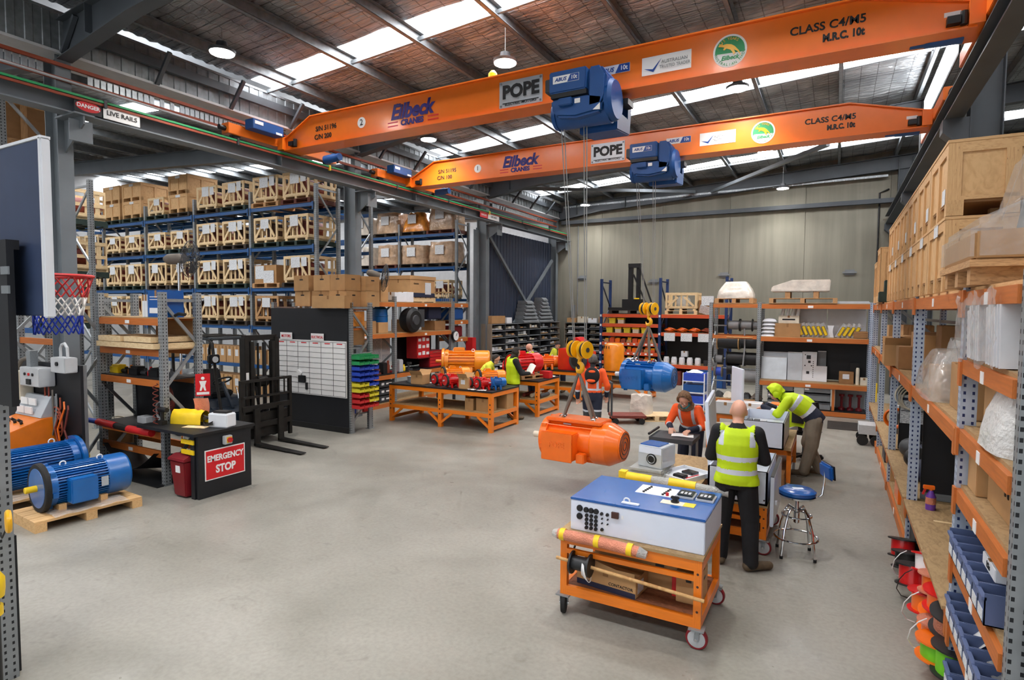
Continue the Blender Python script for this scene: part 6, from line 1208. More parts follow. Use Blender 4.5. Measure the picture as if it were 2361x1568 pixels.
# ================================================================== SECOND TROLLEY with cabinets, behind the front one
def trolley(name, lab, x0, x1, y0, y1, zt, rz=0):
    t = T(name, lab, 'trolley', ((x0+x1)/2, (y0+y1)/2, 0), rz); w, d = (x1-x0)/2, (y1-y0)/2; L = 'orange'; zb = .17
    for x in (-w, w-.06):
        for y in (-d, d-.05): pc('leg', L, t, x, x+.06, y, y+.05, zb, zt)
    for y in (-d, d-.04): pc('top_rail', L, t, -w+.06, w-.06, y, y+.04, zt-.09, zt); pc('bottom_rail', L, t, -w+.06, w-.06, y, y+.04, zb, zb+.08); pc('middle_rail', L, t, -w+.06, w-.06, y, y+.03, zt-.17, zt-.13)
    for x in (-w, w-.04): pc('top_rail', L, t, x, x+.04, -d+.05, d-.05, zt-.09, zt); pc('bottom_rail', L, t, x, x+.04, -d+.05, d-.05, zb, zb+.08)
    pc('deck', 'chipboard', t, -w-.01, w+.01, -d-.01, d+.01, zt, zt+.022); pc('lower_shelf', 'ply_dark', t, -w+.03, w-.03, -d+.03, d-.03, zb+.06, zb+.078)
    for x in (-w+.03, w-.03):
        for y in (-d+.02, d-.02):
            front = (x > 0); c = B().box(x-.06, x+.06, y-.05, y+.05, zb-.012, zb).build('castor', 'galv', t)
            mt = 'lightgrey' if front else 'rubber'; a = V((0, 1, 0)) if front else V((1, .25, 0)).normalized(); p = V((x, y, .085))
            B().lathe(p-a*.02, p+a*.02, [(0, .08), (.15, .085), (.85, .085), (1, .08)], 26).build('tyre', 'bin_red' if front else 'rubber', c); B().lathe(p-a*.023, p+a*.023, [(0, .06), (.1, .072), (.9, .072), (1, .06)], 24).build('wheel', mt, c)
            n_ = a.cross(V((0, 0, 1)))
            for s in (-1, 1): B().bar(p+a*s*.032+V((0, 0, -.01)), p+a*s*.032+n_*.01+V((0, 0, .085)), .035, .006, a).build('fork_arm', 'galv', c)
            B().cyl(p-a*.04, p+a*.04, .012, n=8).build('axle', 'chrome', c)
    for x in (w-.03,):
        for k in range(4): B().cyl((x, -d-.002, .3+.1*k), (x, -d, .3+.1*k), .01, n=8).build('bolt_hole', 'bakelite', t)
    return t
tr = trolley('work_trolley', 'front orange work trolley on castors under blue topped cabinet', -2.03, -.84, 4.58, 5.42, .71)
trolley('work_trolley', 'second orange trolley beyond the front one left of bald man', -2.05, -1.24, 6.2, 7.75, .72)
trolley('work_trolley', 'low orange trolley under the cabinet the bald man works on', -1.2, -.58, 6.75, 7.8, .52)
# blue lidded control cabinet
t = T('control_cabinet', 'white control cabinet with blue lid lying on front trolley', 'cabinet', (-1.4, 5.02, .733)); w, d, h = .565, .38, .262
B().box(-w, w, -d, d, 0, h).build('enclosure', 'cab_white', t, .006); B().box(-w-.004, w+.004, -d-.004, d+.004, h+.002, h+.022).build('lid', 'paint_blue', t, .005)
zt = h+.022
p_ = B().box(-.12, .22, .03, .28, zt, zt+.004).build('legend_plate', 'sign_white', t)
for k in range(5):
    for q in range(2): B().cyl((-.05+.17*q+.006*k, .06+.042*k, zt+.004), (-.05+.17*q+.006*k, .06+.042*k, zt+.016), .011, n=10).build('selector', 'ink', p_)
B().cyl((.16, .06, zt+.004), (.16, .06, zt+.03), .014, n=12).build('stop_button', 'red', p_)
for x in (.31, .475):
    m_ = B().box(x-.075, x+.075, .05, .22, zt, zt+.02).build('meter_frame', 'lightgrey', t, .003); B().box(x-.065, x+.065, .06, .21, zt+.02, zt+.035).build('meter_glass', 'glass_dark', m_, .004)
    for k in range(3): pc('meter_scale', 'lightgrey', m_, x-.045+.033*k, x-.025+.033*k, .09, .15, zt+.035, zt+.036)
lp = B().box(.15, .43, -.15, -.05, zt, zt+.004).build('warning_plate', 'cream', t); pc('yellow_end', 'yellow', lp, .34, .43, -.15, -.05, zt+.004, zt+.006)
B().lathe((.26, -.08, zt), (.26, -.08, zt+.045), [(0, .035), (.4, .035), (.5, .02), (1, .02)], 16).build('isolator_base', 'ink', t); B().box(.225, .295, -.095, -.065, zt+.03, zt+.055).build('isolator_handle', 'ink', t, .006)
B().box(-.13, .02, -.33, -.29, zt, zt+.012).build('handle_plate', 'white', t, .003); B().ring((-.09, -.3, zt+.02), .025, .007, (0, 1, .2), 16, 6).build('latch_ring', 'white', t)
yf = -d-.002
def gland(x, z, r_, m_='ink'): B().lathe((x, yf-.018, z), (x, yf+.002, z), [(0, r_*.8), (.6, r_*.85), (.65, r_), (1, r_)], 14).build('cable_gland', m_, t)
for z in (.2, .13): gland(-.48, z, .028)
for k in range(3): gland(-.42+.045*k, .195, .024)
for k in range(3):
    for q in range(4): gland(-.415+.042*k, .148-.035*q, .016)
for x, z in ((-.28, .185), (-.23, .185), (-.275, .05)): gland(x, z, .014)
for x in (-.275, -.225):
    for z in (.145, .105): gland(x, z, .007)
pc('inlet', 'bakelite', t, -.19, -.13, yf-.02, yf, .17, .22); pc('sticker', 'white', t, -.11, -.09, yf-.001, yf+.001, .17, .2)
# bubble-wrapped bars, dowel, spool and boxes on the front trolley
t = T('wrapped_bars', 'bubble wrapped copper bars taped yellow on front trolley edge', 'wrapped bars', (-1.66, 4.535, .715)); B().tube([(-.38, 0, .0), (-.25, -.01, .003), (0, 0, 0), (.2, .0, -.01), (.34, 0, -.015)], [.042, .048, .047, .046, .042], 14).build('roll', 'copper', t); B().tube([(-.42, 0, .0), (-.37, 0, .0)], [.03, .047], 10).build('wrap_end', 'bubble', t); B().tube([(.33, 0, -.015), (.4, 0, -.03)], [.045, .03], 10).build('wrap_end', 'bubble', t)
for x in (-.33, -.02, .26): B().lathe((x-.02, 0, -.01 if x > 0 else 0), (x+.025, 0, -.012 if x > 0 else 0), [(0, .051), (1, .051)], 16).build('tape', 'yellow', t)
t = T('cable_spool', 'black cable spool of white wire on wooden dowel', 'cable spool', (-1.83, 4.54, .47)); B().cyl((-.22, 0, .03), (1.02, 0, -.05), .014, n=10).build('dowel', 'dowel', t)
for x in (-.07, .09): B().lathe((x-.008, 0, .02), (x+.008, 0, .02), [(0, .095), (1, .095)], 28).build('flange', 'black_reel', t)
B().cyl((-.07, 0, .02), (.09, 0, .02), .06, n=20).build('core', 'black_reel', t)
for k in range(4): B().ring((.03+.012*k, .0, .0-.01*k), .07+.006*k, .004, (1, .15, .1*k), 24, 5).build('wire_turn', 'sign_white', t)
t = carton('torn open carton printed CONTACTOR on lower trolley shelf', -1.63, 4.82, .249, .55, .32, .17, rz=R(-6), mat='cardboard'); txt('CONTACTOR', .035, 'ink', t, (.14, -.163, .07)); pc('blue_band', 'navy', t, -.272, .272, -.1625, -.16, 0, .045); pc('side_label', 'paper', t, .276, .278, -.12, 0, .03, .13)
for s, hh in ((-1, .06), (1, .1)): B().add([(-.26, s*.158, .17), (.26, s*.158, .17), (.26, s*.15, .17+hh*.6), (.1, s*.15, .17+hh*.5), (-.1, s*.15, .17+hh), (-.26, s*.15, .17+hh*.9)], [(0, 1, 2, 3, 4, 5)]).build('torn_flap', 'cardboard', t)
carton('plain carton with shield print at middle of trolley shelf', -1.25, 5.05, .249, .34, .3, .3, mat='cardboard2', mark=True); carton('grey carton with small print at right of trolley shelf', -.98, 4.92, .249, .2, .28, .26, mat='cardboard', mark=True); one(B().box(-.03, .03, -.1, .1, 0, .2), 'red_carton', 'red', 'narrow red printed carton between the trolley cartons', 'box', (-1.1, 4.95, .249), bevel=.004)
one(B().tube([(0, 0, 0), (.02, .05, .1), (.12, .1, .18), (.25, .15, .17)], .01, 6), 'hanging_cable', 'black', 'black cable curving under front trolley top', 'cable', (-1.98, 4.7, .46))
# things on the second trolley
open_cab('white switch cabinet with open lid worked on by bald man', -.89, 7.25, .543, .62, 1.0, .36, lid=False)
t = T('cabinet_door', 'tall white open cabinet lid left of the bald man', 'cabinet door', (-1.26, 7.45, .75), R(6)); L = B().box(-.02, .02, -.55, .55, 0, .85).build('door', 'cab_white', t, .006); L.rotation_euler = (0, R(-4), 0); pc('inner_face', 'lightgrey', L, .02, .025, -.5, .5, .04, .8); pc('stay', 'galv', L, .02, .2, -.2, -.18, .4, .42)
t = T('cabinet_door', 'white cabinet lid hanging at right of bald man', 'cabinet door', (-.53, 7.2, .34)); B().box(-.018, .018, -.5, .5, 0, .54).build('door', 'cab_white', t, .006); pc('latch', 'white', t, .018, .04, -.35, -.3, .2, .24); pc('gasket', 'ink', t, -.02, .016, -.5, .5, .54, .545)
one(B().box(-.2, .22, -.3, .3, 0, .06).box(-.19, .21, -.29, .29, .06, .1), 'bubble_pack', 'bubble', 'bubble wrapped pack at left of second trolley', 'pack', (-1.84, 6.72, .742), bevel=.02)
t = T('wrapped_bars', 'bubble wrapped bar with long yellow tape on second trolley edge', 'wrapped bars', (-1.5, 6.26, .79)); B().tube([(-.55, 0, 0), (0, 0, 0), (.6, 0, -.02)], [.04, .05, .045], 12).build('roll', 'bubble', t)
for x in (-.35, .12): B().lathe((x-.13, 0, 0), (x+.15, 0, -.005), [(0, .053), (1, .053)], 16).build('tape', 'yellow', t)
pc('tape', 'yellow', t, -.56, -.48, -.05, .05, -.01, .06)
t = T('power_supply', 'silver box unit with round fan on second trolley', 'power unit', (-1.78, 6.72, .843), R(-12)); B().box(-.14, .16, -.17, .17, 0, .24).build('case', 'plate', t, .008); B().box(-.14, .1, -.12, .12, .24, .25).build('blue_top', 'paint_blue', t); B().lathe((.03, -.18, .1), (.03, -.168, .1), [(0, .06), (1, .065)], 24).build('fan', 'ink', t); B().ring((.03, -.182, .1), .045, .006, (0, 1, 0), 20, 5).build('fan_ring', 'galv', t); pc('blue_film', 'cab_white', t, -.13, .15, -.172, -.17, .16, .235)
t = T('panel_tray', 'white cabinet plate with meter and tools on second trolley', 'tray', (-1.46, 6.75, .743), R(-25)); B().box(-.2, .2, -.26, .26, 0, .012).box(-.2, .2, -.26, -.24, .012, .05).box(-.2, .2, .24, .26, .012, .05).box(-.2, -.185, -.26, .26, .012, .05).box(.185, .2, -.26, .26, .012, .05).build('plate', 'white', t); B().box(-.08, .07, .05, .18, .012, .04).build('meter', 'glass_dark', t, .006); B().box(-.04, .1, -.16, -.06, .012, .05).build('relay', 'ink', t, .008); pc('red_part', 'red', t, -.05, .06, -.04, -.01, .012, .03); pc('screwdriver', 'red', t, .1, .115, -.1, .12, .012, .024)
t = T('utility_cart', 'black and grey utility cart the woman writes on', 'cart', (-1.95, 8.35, 0)); pc('tray', 'dark_grey', t, -.3, .3, -.26, .26, .8, .86); pc('tray', 'grey', t, -.28, .28, -.24, .24, .3, .34); pc('tray_wall', 'lightgrey', t, -.28, .28, -.26, -.24, .34, .52)
for x in (-.28, .25):
    for y in (-.24, .21): pc('leg', 'galv', t, x, x+.03, y, y+.03, .08, .8); B().cyl((x, y+.015, .05), (x+.03, y+.015, .05), .05, n=12).build('wheel', 'rubber', t)
B().tube([(-.3, -.26, .9), (-.3, .26, .9)], .018).build('push_bar', 'black', t); one(B().grid(8, 6, lambda u, v: ((u-.5)*.34, (v-.5)*.3, .1*sin(pi*u)*sin(pi*v)+.04*mnoise.noise(V((u*4, v*4, 3))))), 'hi_vis_bundle', 'lime', 'lime hi vis garment stuffed on utility cart shelf', 'garment', (-1.85, 8.3, .345), ang=180)
one(B().grid(4, 4, lambda u, v: ((u-.5)*.3, (v-.5)*.22, .004*sin(u*5))), 'paper_sheet', 'sign_white', 'white form the woman is writing on', 'paper', (-1.85, 8.38, .868), .2, ang=180)
t = T('clip_folder', 'grey manual leaning open beside tall cabinet lid', 'folder', (-1.25, 7.75, 1.0), R(20)); o = B().box(-.16, .16, -.006, .006, 0, .24).build('cover', 'cream', t); o.rotation_euler = (R(-35), 0, 0)
carton('brown open carton under the far cabinet', -.72, 9.2, .0, .3, .3, .32, mat='cardboard_d'); t = T('office_chair', 'black office chair with lime jacket over its back', 'chair', (-.42, 11.55, 0), R(165))
B().lathe((0, 0, .02), (0, 0, .1), [(0, .06), (1, .04)], 12).build('hub', 'black', t); B().cyl((0, 0, .1), (0, 0, .46), .03, n=12).build('gas_lift', 'dark_grey', t); B().box(-.25, .25, -.24, .24, .46, .54).build('seat', 'black', t, .04); B().box(-.23, .23, .22, .29, .62, 1.1).build('backrest', 'black', t, .04); B().bar((0, .2, .48), (0, .27, .7), .06, .03).build('back_stem', 'black', t)
for k in range(5): a = 2*pi*k/5; B().bar((0, 0, .08), (.3*cos(a), .3*sin(a), .07), .05, .04).build('star_leg', 'black', t); B().cyl((.3*cos(a), .3*sin(a)-.02, .035), (.3*cos(a), .3*sin(a)+.02, .035), .035, n=10).build('castor', 'black', t)
t = T('draped_jacket', 'lime and black jacket draped over the office chair', 'jacket', (-.42, 11.55, 0), R(165))
def jk(u, v):
    a = -.35+u*(pi+.7)-pi*.5; s = .31+.03*mnoise.noise(V((u*5, v*5, 2))); return (-s*sin(a)*1.0, .255+.13*cos(a)*-1 if 0 else .255-.12*cos(a), 1.18-.55*v-.04*abs(sin(a)))
B().grid(16, 10, lambda u, v: ((u-.5)*.5, .33+.04*sin(pi*u)+.02*mnoise.noise(V((u*5, v*5, 2))), 1.14-.5*v-.5*(u-.5)**2)).build('back', 'lime', t, ang=180); B().grid(16, 5, lambda u, v: ((u-.5)*.48, .33-.16*v, 1.14+.05*sin(pi*v)-.5*(u-.5)**2)).build('shoulder', 'lime', t, ang=180); B().grid(8, 8, lambda u, v: ((u-.5)*.2, .375+.02*sin(pi*u), .95-.25*v)).build('black_patch', 'black', t, ang=180)
for s in (-1, 1): B().tube([(s*.23, .3, 1.08), (s*.28, .3, .85), (s*.26, .26, .66)], [.07, .06, .05], 10).build('sleeve', 'lime' if s > 0 else 'black', t)
# drafting stool
t = T('work_stool', 'chrome work stool with round blue seat and back pad', 'stool', (-.3, 6.95, 0)); C_ = 'chrome'
B().lathe((0, 0, .66), (0, 0, .73), [(0, .17), (.25, .185), (.7, .185), (1, .15)], 36).build('seat', 'paint_blue', t); B().lathe((0, 0, .635), (0, 0, .662), [(0, .08), (.3, .18), (1, .186)], 32).build('seat_pan', C_, t); pc('seat_logo', 'cab_white', t, -.05, .06, -.03, .03, .73, .732, (0, 0, .4))
B().cyl((0, 0, .35), (0, 0, .64), .018, n=12).build('screw_post', C_, t); B().cyl((0, 0, .36), (0, 0, .5), .03, n=14).build('sleeve', C_, t)
for k in range(4): a = pi/4+k*pi/2+.2; c_, s_ = cos(a), sin(a); B().tube([(c_*.03, s_*.03, .5), (c_*.1, s_*.1, .52), (c_*.14, s_*.14, .46), (c_*.19, s_*.19, .3), (c_*.23, s_*.23, .02)], .0125, 10).build('leg', C_, t); B().cyl((c_*.231, s_*.231, 0), (c_*.231, s_*.231, .03), .017, n=10).build('rubber_foot', 'rubber', t)
B().ring((0, 0, .2), .215, .011, n=36).build('foot_ring', C_, t); B().ring((0, 0, .44), .145, .01, n=32).build('upper_ring', C_, t)
B().tube([(.05, .06, .64), (.2, .1, .635), (.235, .11, .67), (.25, .12, .8), (.255, .12, .95)], .011, 8).build('back_stem', C_, t); o = B().box(-.025, .025, -.13, .13, -.08, .08).build('back_pad', 'paint_blue', t, .02, (.27, .12, .93)); o.rotation_euler = (0, R(-6), R(25)); pc('pad_shell', 'black', o, .02, .034, -.12, .12, -.075, .075)

# ================================================================== RIGHT RACK (faces -x)
t = T('shelf_rack', 'long orange beam rack with perforated posts along right side', 'rack', (.77, 0, 0)); YS = [3.5, 4.88, 7.62, 10.25, 12.8, 15.35]; D = .9
for i, y in enumerate(YS):
    post(t, 'post_galv' if i == 0 else 'post_white', .02, y, 2.85, w=.09 if i else .07); post(t, 'post_white', D, y, 2.85)
    if i > 2: [pbar('brace', 'galv', t, (.02 if k % 2 else D, y, 1.9), (D if k % 2 else .02, y, 2.7), .03, .04) for k in range(1)]
for i in range(5):
    a, c = YS[i]+.045, YS[i+1]-.045
    lv = [2.78, 2.33, 1.87, 1.47, 1.0, .56] if i == 0 else [2.78, 1.85, .58, .12]
    for z in lv:
        pc('beam', 'rack_orange', t, -.03, .03, a, c, z-(.11 if i else .09), z); pc('beam', 'rack_orange', t, D-.03, D+.03, a, c, z-.11, z)
        pc('shelf_board', 'chipboard' if z < 2.5 and i else ('chipboard' if z < 2.5 else 'pine'), t, -.0 if z != .58 else -.06, D, a, c, z, z+.025)
        pc('beam_tag', 'sign_white', t, -.034, -.03, (a+c)/2-.04, (a+c)/2+.04, z-.09, z-.02)
        for yy in ((a, c) if i else (c,)): pc('beam_clip', 'rack_orange', t, -.045, -.03, yy-.05, yy+.02, z-.17, z+.01)
    if i: pc('back_panel', 'black_board', t, D-.06, D-.04, a, c, .62, 1.72); pc('back_rail', 'galv', t, D-.04, D, a, c, 2.45, 2.5)
pc('side_panel', 'black', t, .05, D, 3.42, 3.45, 0, 2.85); pc('end_panel', 'black_board', t, .1, D-.05, 7.68, 7.7, .61, 1.72); pc('end_panel', 'black_board', t, .1, D-.05, 10.32, 10.34, .61, 1.72); pc('panel_strip', 'grey', t, .1, D-.05, 7.66, 7.68, .61, .68)
# plywood crates on top: two rows
for r_ in range(2):
    for k in range(6):
        y = 6.18+.97*k; ply_crate('%s row pine crate on right rack, %s from the camera' % (['lower', 'upper'][r_], ORD[k]), 1.42, y, 2.806+.585*r_, .95, 1.4, .58, pi/2*-1, 'pine crates on top of right rack') if 0 else None
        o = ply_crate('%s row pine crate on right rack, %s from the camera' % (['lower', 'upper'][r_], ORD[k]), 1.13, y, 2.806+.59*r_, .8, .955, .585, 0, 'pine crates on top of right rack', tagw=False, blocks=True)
        pc('paper_label', 'paper', o, -.405, -.402, -.12, .1, .47, .58) if r_ == 0 else pc('paper_label', 'paper', o, -.405, -.402, -.42, -.28, .1, .22)
for k in range(2): ply_crate('tall narrow crate at far end of right rack, %s' % ['nearer', 'further'][k], 1.05, 13.0+.9*k, 2.806, .75, .8, 1.0-.2*k, 0, 'narrow crates at far end of right rack', tagw=False)
one(B().box(-.2, .2, -.15, .15, 0, .18).box(-.12, .12, -.12, .12, .18, .38), 'green_case', 'pallet_green', 'dark green case at far end of right rack top', 'case', (.85, 12.2, 2.806), bevel=.01)
# shrink wrapped flat load at the near end
t = T('wrapped_load', 'clear wrapped timber load on near end of right rack top', 'wrapped load', (1.08, 4.75, 2.806)); 
for s in (-.4, 0, .4): pc('skid', 'pallet_wood', t, -.4, .4, s-.05, s+.05, 0, .1)
pc('deck', 'pallet_wood', t, -.42, .42, -.55, .55, .1, .14); B().prism([(-.4, .14), (.4, .14), (.4, .34), (-.4, .3)], 'y', -.54, .5).build('timber', 'cardboard2', t, .01)
B().prism([(-.42, .12), (.42, .12), (.42, .98), (.08, .98), (-.02, .9), (-.12, .5), (-.42, .36)], 'y', -.57, .56).build('shrink_film', 'film', t, .04); B().prism([(-.02, .35), (.38, .35), (.38, .9), (.06, .9)], 'y', -.5, .5).build('grey_sheets', 'grey', t, .01); pc('paper_label', 'paper', t, .1, .36, -.6, -.58, .5, .86)
# mesh cage beyond, above the crates
t = T('mesh_cage', 'wire mesh cage with timber at upper right edge', 'cage', (2.6, 8.0, 0)); 
for y in (0, 1.8, 3.6): post(t, 'post_navy', 0, y, 6.0); post(t, 'post_galv', 1.0, y, 6.0)
b = B()
for k in range(46): b.box(-.004, .004, k*.08, k*.08+.006, 3.6, 6.0)
for k in range(16): b.box(-.004, .004, 0, 3.6, 3.6+.15*k, 3.606+.15*k)
o = b.build('mesh', 'galv_dull', t); o['kind'] = 'stuff'
for k in range(3): ply_crate('timber crate inside the mesh cage, %s' % ['low', 'middle', 'high'][k], 3.3, 9.6-.3*k, 3.3+.75*k, .9, 1.4, .65, 0, 'crates in the mesh cage', tagw=False)
t = T('store_shelf', 'shelf supporting the caged timber crates', 'shelf', (3.3, 9.6, 0)); pc('deck', 'chipboard', t, -.5, .5, -1.2, 1.0, 3.26, 3.3); 
for x in (-.45, .45):
    for y in (-1.1, .9): pc('leg', 'galv', t, x-.03, x+.03, y-.03, y+.03, 0, 3.26)
# contents: near bay with parts trays
def tray(lab, y, z, w, lab2=True):
    o = T('bin_tray', lab, 'bin', (.72, y, z), group='blue grey parts trays on near bay'); q = .006; m_ = 'bin_grey'; h = .17; d = .42
    B().box(0, d, -w/2, w/2, 0, q).box(0, q, -w/2, w/2, 0, h*.85).box(d-q, d, -w/2, w/2, 0, h).box(0, d, -w/2, -w/2+q, 0, h).box(0, d, w/2-q, w/2, 0, h).build('tray', m_, o)
    pc('lip', m_, o, -.012, .01, -w/2, w/2, h*.78, h*.88); pc('label', 'paper', o, -.004, -.001, -w/2+.02, w/2-.02, .015, .075); return o
for j, z in enumerate((1.027, .587)):
    for k in range(7): tray('blue grey parts tray on near bay, %s shelf, %s from the camera' % (['upper', 'lower'][j], ORD[k]), 3.84+.152*k, z, .146)
for k in range(5): tray('blue grey parts tray on bottom shelf of near bay, %s from the camera' % ORD[k], 3.88+.2*k, .147, .19)
pc('low_board', 'chipboard', t, 0, 0.01, 0, .01, 0, .01) if 0 else None
tt = bpy.data.objects['shelf_rack']; pc('shelf_board', 'chipboard', tt, -.05, D, 3.76, 4.84, .12, .145); pc('beam', 'rack_orange', tt, -.03, .03, 3.76, 4.84, .04, .12)
carton('white LSIS carton lying in parts tray', .9, 4.08, 1.2, .22, .3, .07, mat='white', name='white_box'); txt('LSis', .05, 'ink', bpy.data.objects['white_box.005'] if 'white_box.005' in bpy.data.objects else None, (-.112, 0, .035), '-x') if 0 else None
wbx = [o_ for o_ in bpy.data.objects if o_.name.startswith('white_box')][-1]; txt('LSis', .05, 'ink', wbx, (-.112, 0, .035), '-x')
carton('white carton tilted behind the LSIS one', .98, 4.35, 1.2, .16, .22, .1, rz=.3, mat='white', name='white_box')
for k, (y, z, mt) in enumerate(((4.3, .7, 'sign_white'), (3.98, .7, 'clear_wrap'), (4.4, .25, 'clear_wrap'))): one(B().grid(8, 8, lambda u, v: ((u-.5)*.22, (v-.5)*.22, .1*sin(pi*u)*sin(pi*v)+.05*mnoise.noise(V((u*4, v*4, k))))), 'parts_bag', mt, ['white paper bundle in lower parts tray', 'clear bag of parts in lower tray', 'clear bag of parts in bottom tray'][k], 'bag', (.9, y, z), ang=180)
carton('large brown carton printed with black letter on near bay', 1.1, 4.16, 1.497, .5, .7, .3, mat='cardboard2'); cb = [o_ for o_ in bpy.data.objects if o_.name.startswith('cardboard_box')][-1]; txt('N', .12, 'ink', cb, (-.253, -.1, .18), '-x', .006)
t = carton('open brown carton with raised flap on near bay', .98, 4.68, 1.497, .36, .26, .22, mat='cardboard', flaps=True)
for k, (y, z, w, h, mt, nm) in enumerate(((4.5, 1.897, .45, .3, 'cardboard', 'tan carton behind white foam bag on near bay'),)): carton(nm, 1.1, y, z, .5, w, h, mat=mt)
wrapped('white foam sheet bundle in plastic on near bay', 1.02, 4.08, 1.897, .56, .6, .32, 'milky_wrap', taper=.7, seed=21, lab=False, pal=False, group=None)
for k, (y, h) in enumerate(((4.55, .36), (4.02, .38))):
    t = T('foam_profiles', 'white profiles in bubble wrap on upper near bay, %s' % ['further bundle', 'nearer bundle'][k], 'bundle', (1.0, y, 2.357))
    for q in range(6): pc('profile', 'white', t, -.26, .2, -.2+.06*q, -.16+.06*q, 0, h-.03*(q % 3), (R(-8), 0, 0))
    B().grid(14, 10, lambda u, v: (-.3+.02*mnoise.noise(V((u*6, v*6, k))), -.28+.56*u, (h+.02)*v+.03*sin(u*7))).build('bubble_wrap', 'clear_wrap', t, ang=180); pc('rust_bar', 'rust', t, -.2, .1, .18, .21, 0, h-.05)
# contents: other bays
for k, (y, z, w, h, mt, nm, d_) in enumerate(((5.35, 1.876, .34, .42, 'cardboard', 'tall tan carton with black print near mid post', .4), (5.8, 1.876, .36, .36, 'cardboard2', 'second tan carton beside the wrapped bundle', .4), (8.8, 1.876, 1.4, .5, 'cardboard2', 'wide long brown carton on middle shelf', .5), (7.9, 1.876, .4, .62, 'cardboard_d', 'upright brown carton behind perforated post', .3), (10.7, 1.876, .6, .4, 'cardboard', 'brown carton on far middle shelf', .5), (11.4, 1.876, .5, .55, 'pallet_wood', 'small wooden case on far middle shelf', .4), (12.2, 1.876, .5, .35, 'cardboard2', 'carton at end of far middle shelf', .4), (13.6, 1.876, .6, .5, 'cardboard', 'carton on last middle shelf', .5))): carton(nm, 1.05+(.0 if k < 2 else .1), y, z, d_, w, h, mat=mt)
wrapped('crumpled clear plastic bundle over mid shelf edge', .95, 6.6, 1.876, .5, 1.1, .42, 'clear_wrap', taper=.55, seed=31, lab=False, pal=False, group=None); carton('brown carton inside the clear plastic bundle', 1.0, 6.6, 1.88, .36, .8, .26, mat='cardboard'); wrapped('milky plastic roll behind clear bundle', 1.2, 7.1, 1.876, .5, .6, .5, 'milky_wrap', taper=.8, seed=33, lab=False, pal=False, group=None)
carton('open cardboard box hanging over far shelf edge', .82, 10.0, 1.876, .4, .4, .3, mat='cardboard2', flaps=True); one(B().box(-.2, .2, -.2, .2, 0, .3), 'wooden_case', 'cardboard_d', 'framed picture box at far shelf edge', 'case', (.95, 9.5, 1.876), bevel=.005)
t = T('spray_bottle', 'purple spray bottle with orange trigger on right bench', 'spray bottle', (.92, 7.3, .606)); B().lathe((0, 0, 0), (0, 0, .2), [(0, .045), (.7, .045), (.9, .025), (1, .018)], 18).build('bottle', 'purple', t); B().box(-.07, .03, -.018, .018, .21, .25).cyl((0, 0, .2), (0, 0, .22), .02, n=12).build('trigger_head', 'motor_orange', t, .005); B().lathe((0, 0, .06), (0, 0, .13), [(0, .046), (1, .046)], 18).build('label', 'copper', t); B().bar((-.05, 0, .21), (-.07, 0, .15), .012, .02).build('trigger', 'red', t)
t = T('spray_bottle', 'clear spray bottle at near end of right bench', 'spray bottle', (1.0, 5.1, .606)); B().lathe((0, 0, 0), (0, 0, .2), [(0, .045), (.7, .045), (.9, .025), (1, .018)], 18).build('bottle', 'clear_wrap', t); B().box(-.06, .03, -.018, .018, .21, .25).build('trigger_head', 'sign_white', t, .005)
one(B().box(-.2, .2, -.35, .35, 0, .004), 'glass_sheet', 'glass_dark', 'dark glass sheet lying on right bench', 'sheet', (1.15, 5.95, .606)); one(B().ring((0, 0, .005), .1, .004), 'wire_loop', 'red', 'thin red wire loop on right bench', 'wire', (1.35, 6.7, .606)); one(B().ring((0, 0, .005), .08, .004), 'wire_loop', 'sign_white', 'thin white wire loop on right bench', 'wire', (1.3, 6.5, .606))
t = T('notice_sheet', 'white printed notice pinned behind perforated post', 'notice', (1.05, 10.3, 1.0)); pc('sheet', 'paper', t, -.17, .17, -.01, 0, 0, .42); pc('header', 'navy', t, -.16, .16, -.014, -.01, .34, .38); pc('divider', 'navy', t, -.16, .16, -.014, -.01, .18, .19)
t = T('cable_coil', 'coils of white cable hanging above the notice', 'cable', (1.0, 10.24, 1.42)); [B().ring((.02*k, .0, -.02*k), .2-.01*k, .012, (.1*k-.2, 1, .1), 26, 6).build('cable_turn', 'cream', t) for k in range(4)]
t = T('cable_coil', 'orange extension lead coil hanging further along right bench', 'cable', (.86, 10.7, 1.0)); [B().ring((0, .02*k, 0), .15-.01*k, .016, (.1*k, 1, .1), 22, 6).build('cable_turn', 'motor_orange', t) for k in range(3)]
for k in range(5): one(B().sph((0, 0, .12), .16, .2, .14), 'tool_bag', ['navy', 'cloth_navy', 'black', 'navy', 'dark_grey'][k], '%s fabric tool bag on right bench, %s of the row' % (['navy', 'dark blue', 'black', 'blue black', 'grey'][k], ORD[k]), 'bag', (1.0+.14*(k % 2), 8.5+.34*k, .606), group='tool bags on the right bench')
for k in range(4): carton('small carton on right bench beyond the tool bags, %s' % ORD[k], 1.1, 10.6+.55*k, .606, .3, .35, .22+.06*k, mat=['black', 'cardboard', 'dark_grey', 'white'][k], name='small_box')
one(B().box(-.1, .1, -.02, .02, 0, .006), 'wood_shaving', 'pine_pale', 'small timber chip on right bench', 'offcut', (1.0, 6.9, .606))
